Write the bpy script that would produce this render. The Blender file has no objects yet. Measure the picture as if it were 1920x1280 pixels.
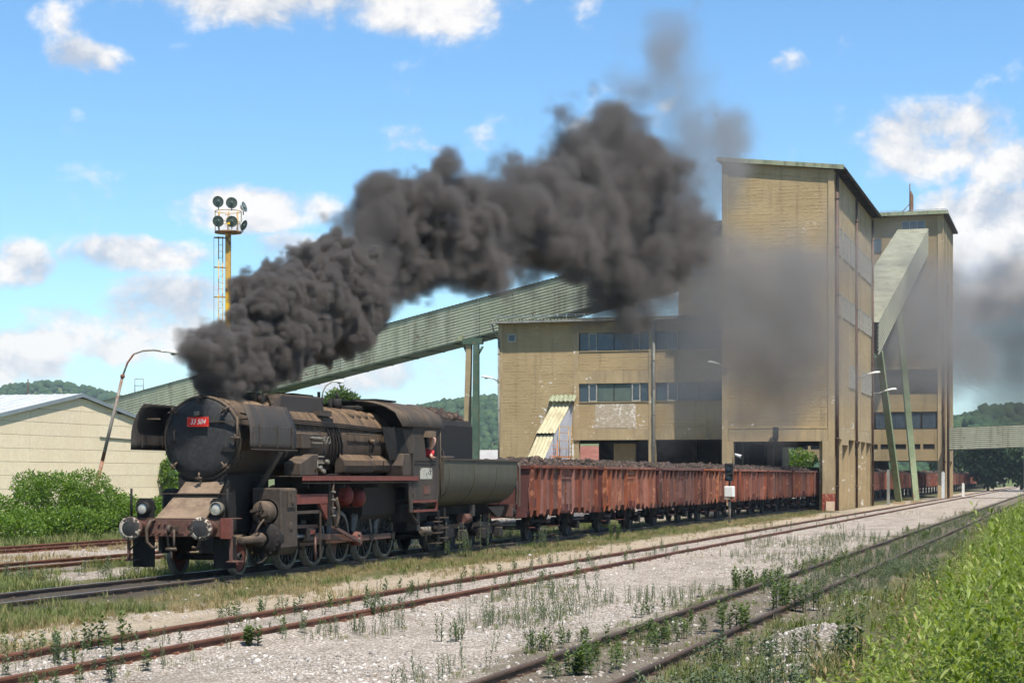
import bpy, bmesh, math, random
import numpy as np
from mathutils import Vector, Matrix, Quaternion
random.seed(7); np.random.seed(7)
scene = bpy.context.scene
R = math.radians
# ------------------------------------------------------------------ camera
CAM_H = 2.29
YAW = math.atan(1056 / 3450)
cam_d = bpy.data.cameras.new('camera'); cam = bpy.data.objects.new('camera', cam_d)
scene.collection.objects.link(cam)
cam.location = (0, 0, CAM_H)
cam.rotation_euler = (R(90), 0, YAW - R(90))
cam_d.sensor_width = 36; cam_d.lens = 36 * 3450 / 1920
cam_d.shift_y = 253 / 1920
cam_d.clip_start = 0.3; cam_d.clip_end = 6000
scene.camera = cam
# ------------------------------------------------------------------ light
SUN_TRAVEL = Vector((1.15, 1.0, -2.75)).normalized()
sun_d = bpy.data.lights.new('sun', 'SUN'); sun = bpy.data.objects.new('sun', sun_d)
scene.collection.objects.link(sun)
sun.rotation_euler = SUN_TRAVEL.to_track_quat('-Z', 'Y').to_euler()
sun.location = (0, 0, 60)
sun_d.energy = 5.0; sun_d.angle = R(0.53); sun_d.color = (1.0, 0.95, 0.87)
SUN_EL = math.asin(-SUN_TRAVEL.z); SUN_AZ = math.atan2(-SUN_TRAVEL.x, -SUN_TRAVEL.y)
world = bpy.data.worlds.new('World'); scene.world = world; world.use_nodes = True
scene.view_settings.view_transform = 'Standard'; scene.view_settings.look = 'None'
scene.view_settings.exposure = 0.52; scene.view_settings.gamma = 1.0
scene.view_settings.use_curve_mapping = False
cy = scene.cycles
cy.use_adaptive_sampling = True; cy.adaptive_threshold = 0.03; cy.adaptive_min_samples = 16; cy.max_bounces = 6; cy.diffuse_bounces = 2; cy.glossy_bounces = 2; cy.transmission_bounces = 4
cy.transparent_max_bounces = 12; cy.volume_bounces = 2; cy.use_denoising = True
cy.volume_step_rate = 1.0; cy.volume_max_steps = 512
cy.sample_clamp_indirect = 6.0; cy.caustics_reflective = False; cy.caustics_refractive = False

class NT:
    """small helper for building node trees"""
    def __init__(s, tree):
        s.t = tree; tree.nodes.clear()
    def n(s, kind, **kw):
        nd = s.t.nodes.new(kind)
        for k, v in kw.items():
            if k.startswith('i_'):
                nd.inputs[k[2:].replace('_', ' ')].default_value = v
            else:
                setattr(nd, k, v)
        return nd
    def l(s, a, b): s.t.links.new(a, b)
    def val(s, sock, x):
        if hasattr(x, 'is_output'): s.l(x, sock)
        else: sock.default_value = x
    def m(s, op, a, b=0.0, c=0.0, clamp=False):
        nd = s.t.nodes.new('ShaderNodeMath'); nd.operation = op; nd.use_clamp = clamp
        s.val(nd.inputs[0], a); s.val(nd.inputs[1], b); s.val(nd.inputs[2], c)
        return nd.outputs[0]
    def v(s, op, a, b=(0, 0, 0)):
        nd = s.t.nodes.new('ShaderNodeVectorMath'); nd.operation = op
        s.val(nd.inputs[0], a)
        if op == 'SCALE': s.val(nd.inputs['Scale'], b)
        else: s.val(nd.inputs[1], b)
        return nd.outputs[1] if op in ('DOT_PRODUCT', 'LENGTH', 'DISTANCE') else nd.outputs[0]
    def mix(s, f, a, b, blend='MIX'):
        nd = s.t.nodes.new('ShaderNodeMix'); nd.data_type = 'RGBA'; nd.blend_type = blend
        s.val(nd.inputs[0], f)
        for i, x in ((6, a), (7, b)):
            if hasattr(x, 'is_output'): s.l(x, nd.inputs[i])
            else: nd.inputs[i].default_value = (x[0], x[1], x[2], 1)
        return nd.outputs[2]
    def noise(s, vec, scale, detail=4, rough=0.55, dist=0.0):
        nd = s.t.nodes.new('ShaderNodeTexNoise')
        if vec is not None: s.l(vec, nd.inputs['Vector'])
        nd.inputs['Scale'].default_value = scale; nd.inputs['Detail'].default_value = detail
        nd.inputs['Roughness'].default_value = rough; nd.inputs['Distortion'].default_value = dist
        return nd.outputs[0]
    def ramp(s, x, a, b, lo=0.0, hi=1.0, smooth=True):
        nd = s.t.nodes.new('ShaderNodeMapRange'); nd.interpolation_type = 'SMOOTHSTEP' if smooth else 'LINEAR'
        s.val(nd.inputs[0], x)
        for i, q in ((1, a), (2, b), (3, lo), (4, hi)): s.val(nd.inputs[i], q)
        return nd.outputs[0]
    def scale_vec(s, vec, xyz):
        return s.v('MULTIPLY', vec, xyz)

# ------------------------------------------------------------------ sky with fair weather cumulus
def build_world():
    g = NT(world.node_tree)
    out = g.n('ShaderNodeOutputWorld'); bg = g.n('ShaderNodeBackground')
    g.l(bg.outputs[0], out.inputs[0])
    sky = g.n('ShaderNodeTexSky', sky_type='NISHITA', sun_disc=False, sun_elevation=SUN_EL, sun_rotation=SUN_AZ,
              altitude=200.0, air_density=1.0, dust_density=0.15, ozone_density=2.0)
    tc = g.n('ShaderNodeTexCoord')
    d = tc.outputs['Generated']
    sep = g.n('ShaderNodeSeparateXYZ'); g.l(d, sep.inputs[0])
    az = g.m('ARCTAN2', sep.outputs[1], sep.outputs[0])          # 0 along the track, + to the left
    el = g.m('ARCSINE', sep.outputs[2])
    # cloud field in angular space (radians); warped by noise so that outlines billow
    comb = g.n('ShaderNodeCombineXYZ'); g.l(az, comb.inputs[0]); g.l(g.m('MULTIPLY', el, 1.25), comb.inputs[1])
    p = comb.outputs[0]
    def field(pp):
        big = g.noise(pp, 6.5, 2, 0.5)
        mid = g.noise(pp, 22, 11, 0.60, 0.2)
        return g.m('ADD', g.m('MULTIPLY', big, 0.30), g.m('MULTIPLY', mid, 0.86))
    # (px, py, half width, half height, weight) of the larger clouds, converted to angles
    clouds = [(620, -5, 360, 66, .30), (165, 112, 80, 30, .20), (460, 388, 160, 44, .28), (25, 500, 70, 48, .27), (250, 478, 130, 32, .24),
              (300, 590, 120, 70, .30), (380, 560, 60, 40, .28), (110, 610, 90, 50, .26), (40, 660, 80, 50, .26), (220, 640, 80, 40, .24), (560, 468, 90, 32, .22), (820, 262, 110, 28, .10),
              (1482, 140, 48, 40, .15), (1552, 208, 44, 30, .12), (1760, 262, 130, 74, .28), (1900, 310, 100, 50, .24), (1880, 470, 165, 120, .38),
              (1240, 470, 130, 90, .24), (1265, 240, 45, 46, .17), (440, 105, 42, 26, .10), (80, 30, 36, 24, .07), (1335, 430, 60, 50, .2),
              (760, 690, 280, 55, .22), (1640, 330, 30, 22, .12), (-300, 250, 200, 80, .25), (2300, 240, 240, 90, .28), (2500, 600, 300, 90, .25), (-500, 600, 260, 90, .25)]
    extra = None
    for px, py, hw, hh, wt in clouds:
        X = (px - 960) / 3450; Y = (893 - py) / 3450
        a0 = YAW - math.atan(X); e0 = math.atan(Y * math.cos(math.atan(X)))
        dx = g.m('MULTIPLY', g.m('SUBTRACT', az, a0), 3450 / hw)
        dy = g.m('MULTIPLY', g.m('SUBTRACT', el, e0), 3450 / hh)
        r2 = g.m('ADD', g.m('MULTIPLY', dx, dx), g.m('MULTIPLY', dy, dy))
        b = g.m('MULTIPLY', g.ramp(r2, 2.1, 0.0), wt)
        extra = b if extra is None else g.m('MAXIMUM', extra, b)
    f0 = field(p)
    # lighter side: compare the field with the field a little towards the light (up)
    up = g.v('ADD', p, (0.004, 0.014, 0))
    f1 = field(up)
    tot = g.m('ADD', f0, extra)
    # far outside the frame a general scatter of the same cumulus goes on
    general = g.ramp(el, 0.32, 0.75, 0.0, 0.09)
    tot = g.m('ADD', tot, general)
    mask = g.ramp(tot, 0.655, 0.86)
    fade = g.ramp(el, -0.01, 0.04, 0.6, 1.0)
    lit = g.m('ADD', g.m('MULTIPLY', g.m('SUBTRACT', f0, f1), 4.2), 0.55, clamp=True)
    core = g.ramp(tot, 0.74, 1.0, 0.0, 0.18)
    lit = g.m('ADD', lit, core, clamp=True)
    ccol = g.mix(lit, (0.37, 0.415, 0.495), (0.74, 0.72, 0.70))
    hs = g.n('ShaderNodeHueSaturation'); hs.inputs['Saturation'].default_value = 1.10; hs.inputs['Value'].default_value = 1.0
    g.l(sky.outputs[0], hs.inputs['Color'])
    base = g.v('SCALE', hs.outputs[0], 0.118)
    base = g.v('MULTIPLY', base, (0.78, 0.98, 1.08))
    veil = g.ramp(el, 0.0, 0.10, 0.30, 0.0)
    base = g.mix(veil, base, (0.42, 0.52, 0.68))
    alpha = g.m('MULTIPLY', g.m('MULTIPLY', mask, fade), 0.96)
    col = g.mix(alpha, base, ccol)
    below = g.ramp(sep.outputs[2], -0.03, 0.0)
    col = g.mix(below, (0.22, 0.21, 0.18), col)
    g.l(col, bg.inputs[0]); bg.inputs[1].default_value = 1.0
build_world()
world.cycles.sampling_method = 'MANUAL'; world.cycles.sample_map_resolution = 512

# ------------------------------------------------------------------ mesh helpers
COL = scene.collection
def link(o, parent=None):
    COL.objects.link(o)
    if parent is not None: o.parent = parent
    return o
def tag(o, label=None, cat=None, group=None, kind=None):
    if label: o['label'] = label
    if cat: o['category'] = cat
    if group: o['group'] = group
    if kind: o['kind'] = kind
    return o
def empty(name, loc=(0, 0, 0), rz=0.0, label=None, cat=None, group=None, parent=None):
    o = bpy.data.objects.new(name, None); link(o, parent)
    o.empty_display_size = 0.2
    o.location = loc; o.rotation_euler = (0, 0, rz)
    return tag(o, label, cat, group)
def rot_to(d):
    return Vector(d).normalized().to_track_quat('Z', 'Y').to_matrix()

class MB:
    """collects simple solids into one mesh"""
    def __init__(s): s.v = []; s.f = []; s.sm = []
    def add(s, vs, fs, smooth=False):
        b = len(s.v); s.v += [tuple(q) for q in vs]
        for q in fs: s.f.append(tuple(b + i for i in q)); s.sm.append(smooth)
        return s
    def box(s, x0, x1, y0, y1, z0, z1):
        vs = [(x0, y0, z0), (x1, y0, z0), (x1, y1, z0), (x0, y1, z0), (x0, y0, z1), (x1, y0, z1), (x1, y1, z1), (x0, y1, z1)]
        return s.add(vs, [(3, 2, 1, 0), (4, 5, 6, 7), (0, 1, 5, 4), (1, 2, 6, 5), (2, 3, 7, 6), (3, 0, 4, 7)])
    def cbox(s, c, size, rot=None):
        hx, hy, hz = size[0] / 2, size[1] / 2, size[2] / 2
        M = rot if rot is not None else Matrix.Identity(3)
        vs = [Vector(c) + M @ Vector((i * hx, j * hy, k * hz)) for k in (-1, 1) for i, j in ((-1, -1), (1, -1), (1, 1), (-1, 1))]
        return s.add(vs, [(3, 2, 1, 0), (4, 5, 6, 7), (0, 1, 5, 4), (1, 2, 6, 5), (2, 3, 7, 6), (3, 0, 4, 7)])
    def tube(s, p0, p1, r, seg=10, r1=None, cap=True):
        r1 = r if r1 is None else r1
        p0 = Vector(p0); p1 = Vector(p1); M = rot_to(p1 - p0)
        vs = []
        for p, q in ((p0, r), (p1, r1)):
            for i in range(seg):
                t = 2 * math.pi * i / seg; vs.append(p + M @ Vector((math.cos(t) * q, math.sin(t) * q, 0)))
        b = len(s.v); s.add(vs, [(i, (i + 1) % seg, seg + (i + 1) % seg, seg + i) for i in range(seg)], True)
        if cap:
            s.f.append(tuple(b + i for i in reversed(range(seg)))); s.sm.append(False)
            s.f.append(tuple(b + seg + i for i in range(seg))); s.sm.append(False)
        return s
    def pipe(s, pts, r, seg=6):
        pts = [Vector(p) for p in pts]; n = len(pts); vs = []
        up = None
        for k, p in enumerate(pts):
            d = (pts[min(k + 1, n - 1)] - pts[max(k - 1, 0)]).normalized()
            if up is None or abs(up.dot(d)) > 0.99: up = Vector((0, 0, 1)) if abs(d.z) < 0.9 else Vector((0, 1, 0))
            a = d.cross(up).normalized(); bb = a.cross(d).normalized(); up = bb
            for i in range(seg):
                t = 2 * math.pi * i / seg; vs.append(p + a * math.cos(t) * r + bb * math.sin(t) * r)
        fs = [(k * seg + i, k * seg + (i + 1) % seg, (k + 1) * seg + (i + 1) % seg, (k + 1) * seg + i) for k in range(n - 1) for i in range(seg)]
        b = len(s.v); s.add(vs, fs, True)
        s.f.append(tuple(b + i for i in reversed(range(seg)))); s.sm.append(False)
        s.f.append(tuple(b + (n - 1) * seg + i for i in range(seg))); s.sm.append(False)
        return s
    def lathe(s, prof, c, axis, seg=32, a0=0.0, a1=2 * math.pi, smooth=True):
        """prof: list of (distance along axis, radius)"""
        M = rot_to(axis); c = Vector(c); vs = []; full = abs(a1 - a0 - 2 * math.pi) < 1e-4
        m = seg if full else seg + 1
        for h, r in prof:
            for i in range(m):
                t = a0 + (a1 - a0) * i / seg; vs.append(c + M @ Vector((math.cos(t) * r, math.sin(t) * r, h)))
        fs = []
        for k in range(len(prof) - 1):
            for i in range(seg):
                j = (i + 1) % m if full else i + 1
                fs.append((k * m + i, k * m + j, (k + 1) * m + j, (k + 1) * m + i))
        return s.add(vs, fs, smooth)
    def disc(s, c, axis, r, th, seg=32):
        return s.tube(Vector(c) - Vector(axis).normalized() * th / 2, Vector(c) + Vector(axis).normalized() * th / 2, r, seg)
    def torus(s, c, axis, R_, r, seg=28, k=8):
        prof = [(math.sin(2 * math.pi * i / k) * r, R_ + math.cos(2 * math.pi * i / k) * r) for i in range(k + 1)]
        return s.lathe(prof, c, axis, seg)
    def prism(s, poly, axis, t0, t1, smooth=False):
        """poly of 2-D points extruded along axis 'x','y' or 'z'"""
        def P(q, t):
            return (t, q[0], q[1]) if axis == 'x' else (q[0], t, q[1]) if axis == 'y' else (q[0], q[1], t)
        n = len(poly); vs = [P(q, t0) for q in poly] + [P(q, t1) for q in poly]
        b = len(s.v); s.add(vs, [(i, (i + 1) % n, n + (i + 1) % n, n + i) for i in range(n)], smooth)
        s.f.append(tuple(b + i for i in reversed(range(n)))); s.sm.append(False)
        s.f.append(tuple(b + n + i for i in range(n))); s.sm.append(False)
        return s
    def quad(s, *p): return s.add(p, [tuple(range(len(p)))])
    def sheet(s, rows, th=0.0, smooth=True):
        """grid of points; optional thickness along local normal (approx)"""
        n = len(rows); m = len(rows[0]); flat = [Vector(q) for r_ in rows for q in r_]
        fs = [(i * m + j, i * m + j + 1, (i + 1) * m + j + 1, (i + 1) * m + j) for i in range(n - 1) for j in range(m - 1)]
        if th == 0: return s.add(flat, fs, smooth)
        nor = []
        for i in range(n):
            for j in range(m):
                du = Vector(rows[min(i + 1, n - 1)][j]) - Vector(rows[max(i - 1, 0)][j])
                dv = Vector(rows[i][min(j + 1, m - 1)]) - Vector(rows[i][max(j - 1, 0)])
                nor.append(du.cross(dv).normalized())
        N = n * m; vs = flat + [q + k * th for q, k in zip(flat, nor)]
        f2 = [tuple(reversed(q)) for q in fs] + [tuple(N + i for i in q) for q in fs]
        edge = [i * m for i in range(n)]; edge2 = [i * m + m - 1 for i in range(n)]
        for e in (edge, edge2, list(range(m)), [(n - 1) * m + j for j in range(m)]):
            for a, b in zip(e[:-1], e[1:]): f2.append((a, b, N + b, N + a))
        return s.add(vs, f2, smooth)
    def build(s, name, mat, parent=None, bevel=0.0, smooth_angle=None):
        me = bpy.data.meshes.new(name); me.from_pydata(s.v, [], s.f)
        me.polygons.foreach_set('use_smooth', s.sm)
        me.materials.append(mat); me.validate(); 
        bm = bmesh.new(); bm.from_mesh(me); bmesh.ops.recalc_face_normals(bm, faces=bm.faces); bm.to_mesh(me); bm.free()
        me.update()
        o = bpy.data.objects.new(name, me); link(o, parent)
        if bevel > 0:
            md = o.modifiers.new('bevel', 'BEVEL'); md.width = bevel; md.segments = 1; md.limit_method = 'ANGLE'; md.angle_limit = R(40)
        return o

def np_mesh(name, V, F, mat, parent=None, tint=None, smooth=False):
    """fast mesh from numpy arrays; all faces have the same corner count"""
    me = bpy.data.meshes.new(name); V = np.asarray(V, np.float32); F = np.asarray(F, np.int32)
    k = F.shape[1]
    me.vertices.add(len(V)); me.vertices.foreach_set('co', V.ravel())
    me.loops.add(F.size); me.loops.foreach_set('vertex_index', F.ravel())
    me.polygons.add(len(F)); me.polygons.foreach_set('loop_start', np.arange(0, F.size, k, dtype=np.int32))
    me.polygons.foreach_set('loop_total', np.full(len(F), k, np.int32))
    if smooth: me.polygons.foreach_set('use_smooth', np.ones(len(F), bool))
    if tint is not None:
        at = me.attributes.new('tint', 'FLOAT', 'POINT'); at.data.foreach_set('value', np.asarray(tint, np.float32))
    me.materials.append(mat); me.update(calc_edges=True)
    return link(bpy.data.objects.new(name, me), parent)

def scatter(tv, tf, pos, yaw, scl, tilt=None):
    """template verts/faces copied to many places -> V, F, index of copy"""
    tv = np.asarray(tv, float); tf = np.asarray(tf, int); K = len(pos); n = len(tv)
    c, s_ = np.cos(yaw), np.sin(yaw)
    scl = np.asarray(scl, float)
    if scl.ndim == 1: scl = np.stack([scl] * 3, 1)
    P = tv[None] * scl[:, None, :]
    if tilt is not None:
        ct, st = np.cos(tilt), np.sin(tilt)
        y = P[..., 1] * ct[:, None] - P[..., 2] * st[:, None]; z = P[..., 1] * st[:, None] + P[..., 2] * ct[:, None]
        P = np.stack([P[..., 0], y, z], -1)
    x = P[..., 0] * c[:, None] - P[..., 1] * s_[:, None]; y = P[..., 0] * s_[:, None] + P[..., 1] * c[:, None]
    P = np.stack([x, y, P[..., 2]], -1) + np.asarray(pos)[:, None, :]
    F = tf[None] + (np.arange(K) * n)[:, None, None]
    return P.reshape(-1, 3), F.reshape(-1, tf.shape[1]), np.repeat(np.arange(K), n)

def copy_tree(o, parent=None):
    c = o.copy(); COL.objects.link(c); c.parent = parent
    for ch in list(o.children): copy_tree(ch, c)
    return c

# ------------------------------------------------------------------ materials
MATS = {}
def pbr(name, c1, c2=None, scale=3.0, rough=0.8, metal=0.0, bump=0.0, bscale=30.0, streak=None, streak_c=None, spots=None, spots_c=None,
        spot_scale=6.0, stretch=(1, 1, 1), rnd=0.0, coord='Object', spec=0.3, detail=5, dirt_low=None):
    """two colour mottled material with optional vertical streaks and spots of wear"""
    m = bpy.data.materials.new(name); m.use_nodes = True; g = NT(m.node_tree); MATS[name] = m
    out = g.n('ShaderNodeOutputMaterial'); b = g.n('ShaderNodeBsdfPrincipled'); g.l(b.outputs[0], out.inputs[0])
    tc = g.n('ShaderNodeTexCoord'); vec = tc.outputs[coord]
    oi = g.n('ShaderNodeObjectInfo')
    shift = g.v('SCALE', (37.0, 17.0, 11.0), oi.outputs['Random'])
    vec = g.v('ADD', vec, shift)
    sv = g.scale_vec(vec, stretch)
    c2 = c2 or c1
    n1 = g.noise(sv, scale, detail, 0.6)
    col = g.mix(g.ramp(n1, 0.35, 0.66), c1, c2)
    n2 = g.noise(vec, scale * 7, 3, 0.6)
    col = g.mix(g.ramp(n2, 0.25, 0.8, 0.0, 0.35), col, tuple(q * 0.62 for q in c1))
    if streak:
        st = g.noise(g.scale_vec(vec, (streak, streak, streak * 0.09)), 1.0, 5, 0.65)
        col = g.mix(g.ramp(st, 0.46, 0.68, 0, 0.85), col, streak_c)
    if spots:
        sp = g.noise(vec, spot_scale, 6, 0.62)
        big = g.noise(vec, spot_scale * 0.22, 2, 0.5)
        sp = g.m('ADD', g.m('MULTIPLY', sp, 0.7), g.m('MULTIPLY', big, 0.45))
        col = g.mix(g.ramp(sp, spots, spots + 0.035), col, spots_c)
    if rnd:
        hs = g.n('ShaderNodeHueSaturation'); g.l(col, hs.inputs['Color'])
        g.l(g.ramp(oi.outputs['Random'], 0, 1, 1 - rnd, 1 + rnd, False), hs.inputs['Value'])
        g.l(g.ramp(g.m('FRACT', g.m('MULTIPLY', oi.outputs['Random'], 7.31)), 0, 1, 1 - rnd * .7, 1 + rnd * .5, False), hs.inputs['Saturation'])
        col = hs.outputs[0]
    g.l(col, b.inputs['Base Color'])
    b.inputs['Metallic'].default_value = metal
    b.inputs['Specular IOR Level'].default_value = spec
    g.l(g.ramp(n2, 0.2, 0.8, max(rough - 0.14, 0.05), min(rough + 0.12, 1.0)), b.inputs['Roughness'])
    if bump:
        bp = g.n('ShaderNodeBump'); bp.inputs['Strength'].default_value = bump; bp.inputs['Distance'].default_value = 0.02
        g.l(g.noise(sv, bscale, 4, 0.6), bp.inputs['Height']); g.l(bp.outputs[0], b.inputs['Normal'])
    return m
# ------------------------------------------------------------------ noise on the cpu (for terrain and scatter masks)
_P = np.random.RandomState(3).rand(256, 256)
def vnoise(x, y):
    xi = np.floor(x).astype(int); yi = np.floor(y).astype(int); fx = x - xi; fy = y - yi
    fx = fx * fx * (3 - 2 * fx); fy = fy * fy * (3 - 2 * fy)
    g = lambda i, j: _P[i % 256, j % 256]
    return (g(xi, yi) * (1 - fx) + g(xi + 1, yi) * fx) * (1 - fy) + (g(xi, yi + 1) * (1 - fx) + g(xi + 1, yi + 1) * fx) * fy
def fbm(x, y, o=4):
    r = 0; a = .5
    for k in range(o): r = r + a * vnoise(x * 2 ** k + 13 * k, y * 2 ** k + 7 * k); a *= .5
    return r
def sstep(a, b, x):
    t = np.clip((x - a) / (b - a), 0, 1); return t * t * (3 - 2 * t)
TRACKS = {'near': 5.69, 'mid': 12.46, 'loco': 19.4, 'behind': 26.35, 'far': 32.85}
def ground_h(x, y):
    x = np.asarray(x, float); y = np.asarray(y, float)
    h = -0.175 + 0.05 * (fbm(x * .35, y * .5) - .5) + 0.05 * (fbm(x * 1.7, y * 1.7, 3) - .5)
    # bed of each track a little fuller
    for c in (12.46, 19.4, 26.35, 32.85): h = h + 0.085 * np.exp(-((y - c) / 1.3) ** 4)
    h = h + 0.075 * np.exp(-((y - 5.69) / 1.1) ** 4)
    # grassy bank on the right, where the photographer stands
    h = h + 0.95 * sstep(3.9, -1.2, y) + 0.25 * sstep(-1, -6, y)
    # gravel heaps beside the near track
    for cx, cy, sx, sy, a in ((27.6, 3.75, 2.4, .55, .22), (35.5, 4.0, 2.2, .5, .16), (23.0, 3.5, 2.2, .6, .12), (44, 4.3, 2.5, .4, .1)):
        h = h + a * np.exp(-((x - cx) / sx) ** 2 - ((y - cy) / sy) ** 2)
    return h
def hill_h(x, y):
    h = 0 * x
    for cx, cy, sx, sy, a in ((1305, 800, 200, 85, 60), (1400, 640, 260, 190, 34), (1150, 385, 190, 105, 40), (1180, 250, 190, 110, 34), (1200, 90, 200, 110, 30), (830, 38, 110, 40, 24), (860, -40, 120, 60, 26), (1000, -200, 220, 120, 30)):
        h = h + a * np.exp(-((x - cx) / sx) ** 2 - ((y - cy) / sy) ** 2)
    return h * sstep(520, 680, x)

def ground_material():
    m = bpy.data.materials.new('ground_soil_gravel'); m.use_nodes = True; g = NT(m.node_tree)
    out = g.n('ShaderNodeOutputMaterial'); b = g.n('ShaderNodeBsdfPrincipled'); g.l(b.outputs[0], out.inputs[0])
    tc = g.n('ShaderNodeTexCoord'); p = tc.outputs['Object']
    sep = g.n('ShaderNodeSeparateXYZ'); g.l(p, sep.inputs[0])
    w1 = g.noise(g.scale_vec(p, (.35, .9, 1)), 1.0, 4, .6)
    w2 = g.noise(p, 2.6, 5, .65)
    y = g.m('ADD', sep.outputs[1], g.m('MULTIPLY', g.m('SUBTRACT', w1, .5), 2.2))
    y = g.m('ADD', y, g.m('MULTIPLY', g.m('SUBTRACT', w2, .5), 1.1))
    def band(a, b_, soft=.45):
        return g.m('MULTIPLY', g.ramp(y, a - soft, a + soft), g.ramp(y, b_ + soft, b_ - soft))
    vo = g.n('ShaderNodeTexVoronoi'); g.l(p, vo.inputs['Vector']); vo.inputs['Scale'].default_value = 19.0
    vo2 = g.n('ShaderNodeTexVoronoi'); g.l(p, vo2.inputs['Vector']); vo2.inputs['Scale'].default_value = 43.0
    rc = g.n('ShaderNodeSeparateColor'); g.l(vo.outputs['Color'], rc.inputs[0]); rc2 = g.n('ShaderNodeSeparateColor'); g.l(vo2.outputs['Color'], rc2.inputs[0])
    pebble = g.m('ADD', g.m('MULTIPLY', g.m('MULTIPLY', rc.outputs[0], g.ramp(vo.outputs['Distance'], .62, .25)), .65), g.m('MULTIPLY', rc2.outputs[0], .45))
    gravel = g.mix(g.ramp(pebble, .12, .85, smooth=False), (.21, .160, .115), (.86, .755, .64))
    gravel = g.mix(g.ramp(g.noise(p, 2.2, 6, .7), .50, .70, 0, .6), gravel, (.20, .155, .105))
    gravel = g.mix(g.ramp(g.noise(g.scale_vec(p, (.25, .7, 1)), 1.3, 5, .65), .46, .66, 0, .6), gravel, (.20, .165, .115))
    gravel = g.mix(g.ramp(g.noise(p, 38, 2, .6), .56, .66, 0, .75), gravel, (.62, .58, .53))
    grassy = g.mix(g.noise(p, 3.1, 5, .65), (.070, .085, .026), (.19, .155, .075))
    tanpath = g.mix(g.ramp(g.m('ADD', g.noise(g.scale_vec(p, (.5, 2, 1)), 3.0, 5, .65), g.m('MULTIPLY', g.m('SUBTRACT', rc2.outputs[1], .5), .7)), .1, .9), (.52, .42, .31), (.30, .235, .15))
    tanpath = g.mix(g.ramp(g.noise(p, 17, 3, .7), .56, .66, 0, .7), tanpath, (.50, .455, .40))
    oily = g.mix(g.noise(p, 5, 5, .6), (.035, .030, .025), (.13, .105, .075))
    soot = g.mix(g.noise(p, 7, 5, .65), (.115, .092, .066), (.25, .205, .15))
    soot = g.mix(g.ramp(g.noise(p, 21, 3, .7), .60, .68, 0, .8), soot, (.42, .39, .36))
    bankc = g.mix(g.noise(p, 2.5, 4, .6), (.06, .075, .022), (.17, .15, .075))
    col = g.mix(band(7.1, 14.2), grassy, gravel)
    col = g.mix(band(14.2, 16.2, .5), col, tanpath)
    col = g.mix(band(18.3, 20.6, .4), col, oily)
    col = g.mix(band(22.6, 24.4, .5), col, gravel)
    col = g.mix(band(25.2, 27.4, .4), col, g.mix(.5, gravel, oily))
    col = g.mix(band(28.3, 34.6, .6), col, gravel)
    col = g.mix(band(4.3, 7.15, .3), col, soot)
    col = g.mix(g.ramp(y, 4.5, 3.9), col, bankc)
    hz = g.ramp(sep.outputs[2], -.07, .02)
    heap = g.m('MULTIPLY', g.m('MULTIPLY', hz, g.ramp(sep.outputs[1], 2.6, 3.3)), g.ramp(sep.outputs[1], 5.0, 4.6))
    col = g.mix(heap, col, g.mix(g.ramp(pebble, .12, .85, smooth=False), (.20, .16, .125), (.64, .56, .48)))
    meadow = g.mix(g.noise(p, .02, 4, .6), (.07, .105, .03), (.16, .17, .06))
    col = g.mix(g.ramp(sep.outputs[1], 36, 40), col, meadow)
    col = g.mix(g.ramp(sep.outputs[0], 420, 520), col, meadow)
    g.l(col, b.inputs['Base Color']); b.inputs['Roughness'].default_value = .95; b.inputs['Specular IOR Level'].default_value = .15
    bp = g.n('ShaderNodeBump'); bp.inputs['Strength'].default_value = .8; bp.inputs['Distance'].default_value = .05
    g.l(g.m('ADD', g.noise(p, 18, 6, .75), g.m('MULTIPLY', pebble, 1.0)), bp.inputs['Height']); g.l(bp.outputs[0], b.inputs['Normal'])
    return m
def build_ground():
    xs = np.concatenate([np.arange(-30, 8, 4), np.arange(8, 60, .22), np.arange(60, 120, 1.0), np.arange(120, 300, 5), np.arange(300, 1500, 25), [1500, 2500, 5000]])
    ys = np.concatenate([[-4000, -1500], np.arange(-600, -40, 40), np.arange(-40, -6, 4), np.arange(-6, 24, .22), np.arange(24, 60, 1.5), np.arange(60, 800, 25), [800, 1500, 4000]])
    X, Y = np.meshgrid(xs, ys, indexing='ij')
    Z = ground_h(X, Y) + hill_h(X, Y)
    V = np.stack([X, Y, Z], -1).reshape(-1, 3); n, m_ = X.shape
    i, j = np.meshgrid(np.arange(n - 1), np.arange(m_ - 1), indexing='ij'); a = (i * m_ + j).ravel()
    F = np.stack([a, a + m_, a + m_ + 1, a + 1], 1)
    o = np_mesh('ground', V, F, ground_material(), smooth=True); tag(o, kind='structure')
build_ground()

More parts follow.
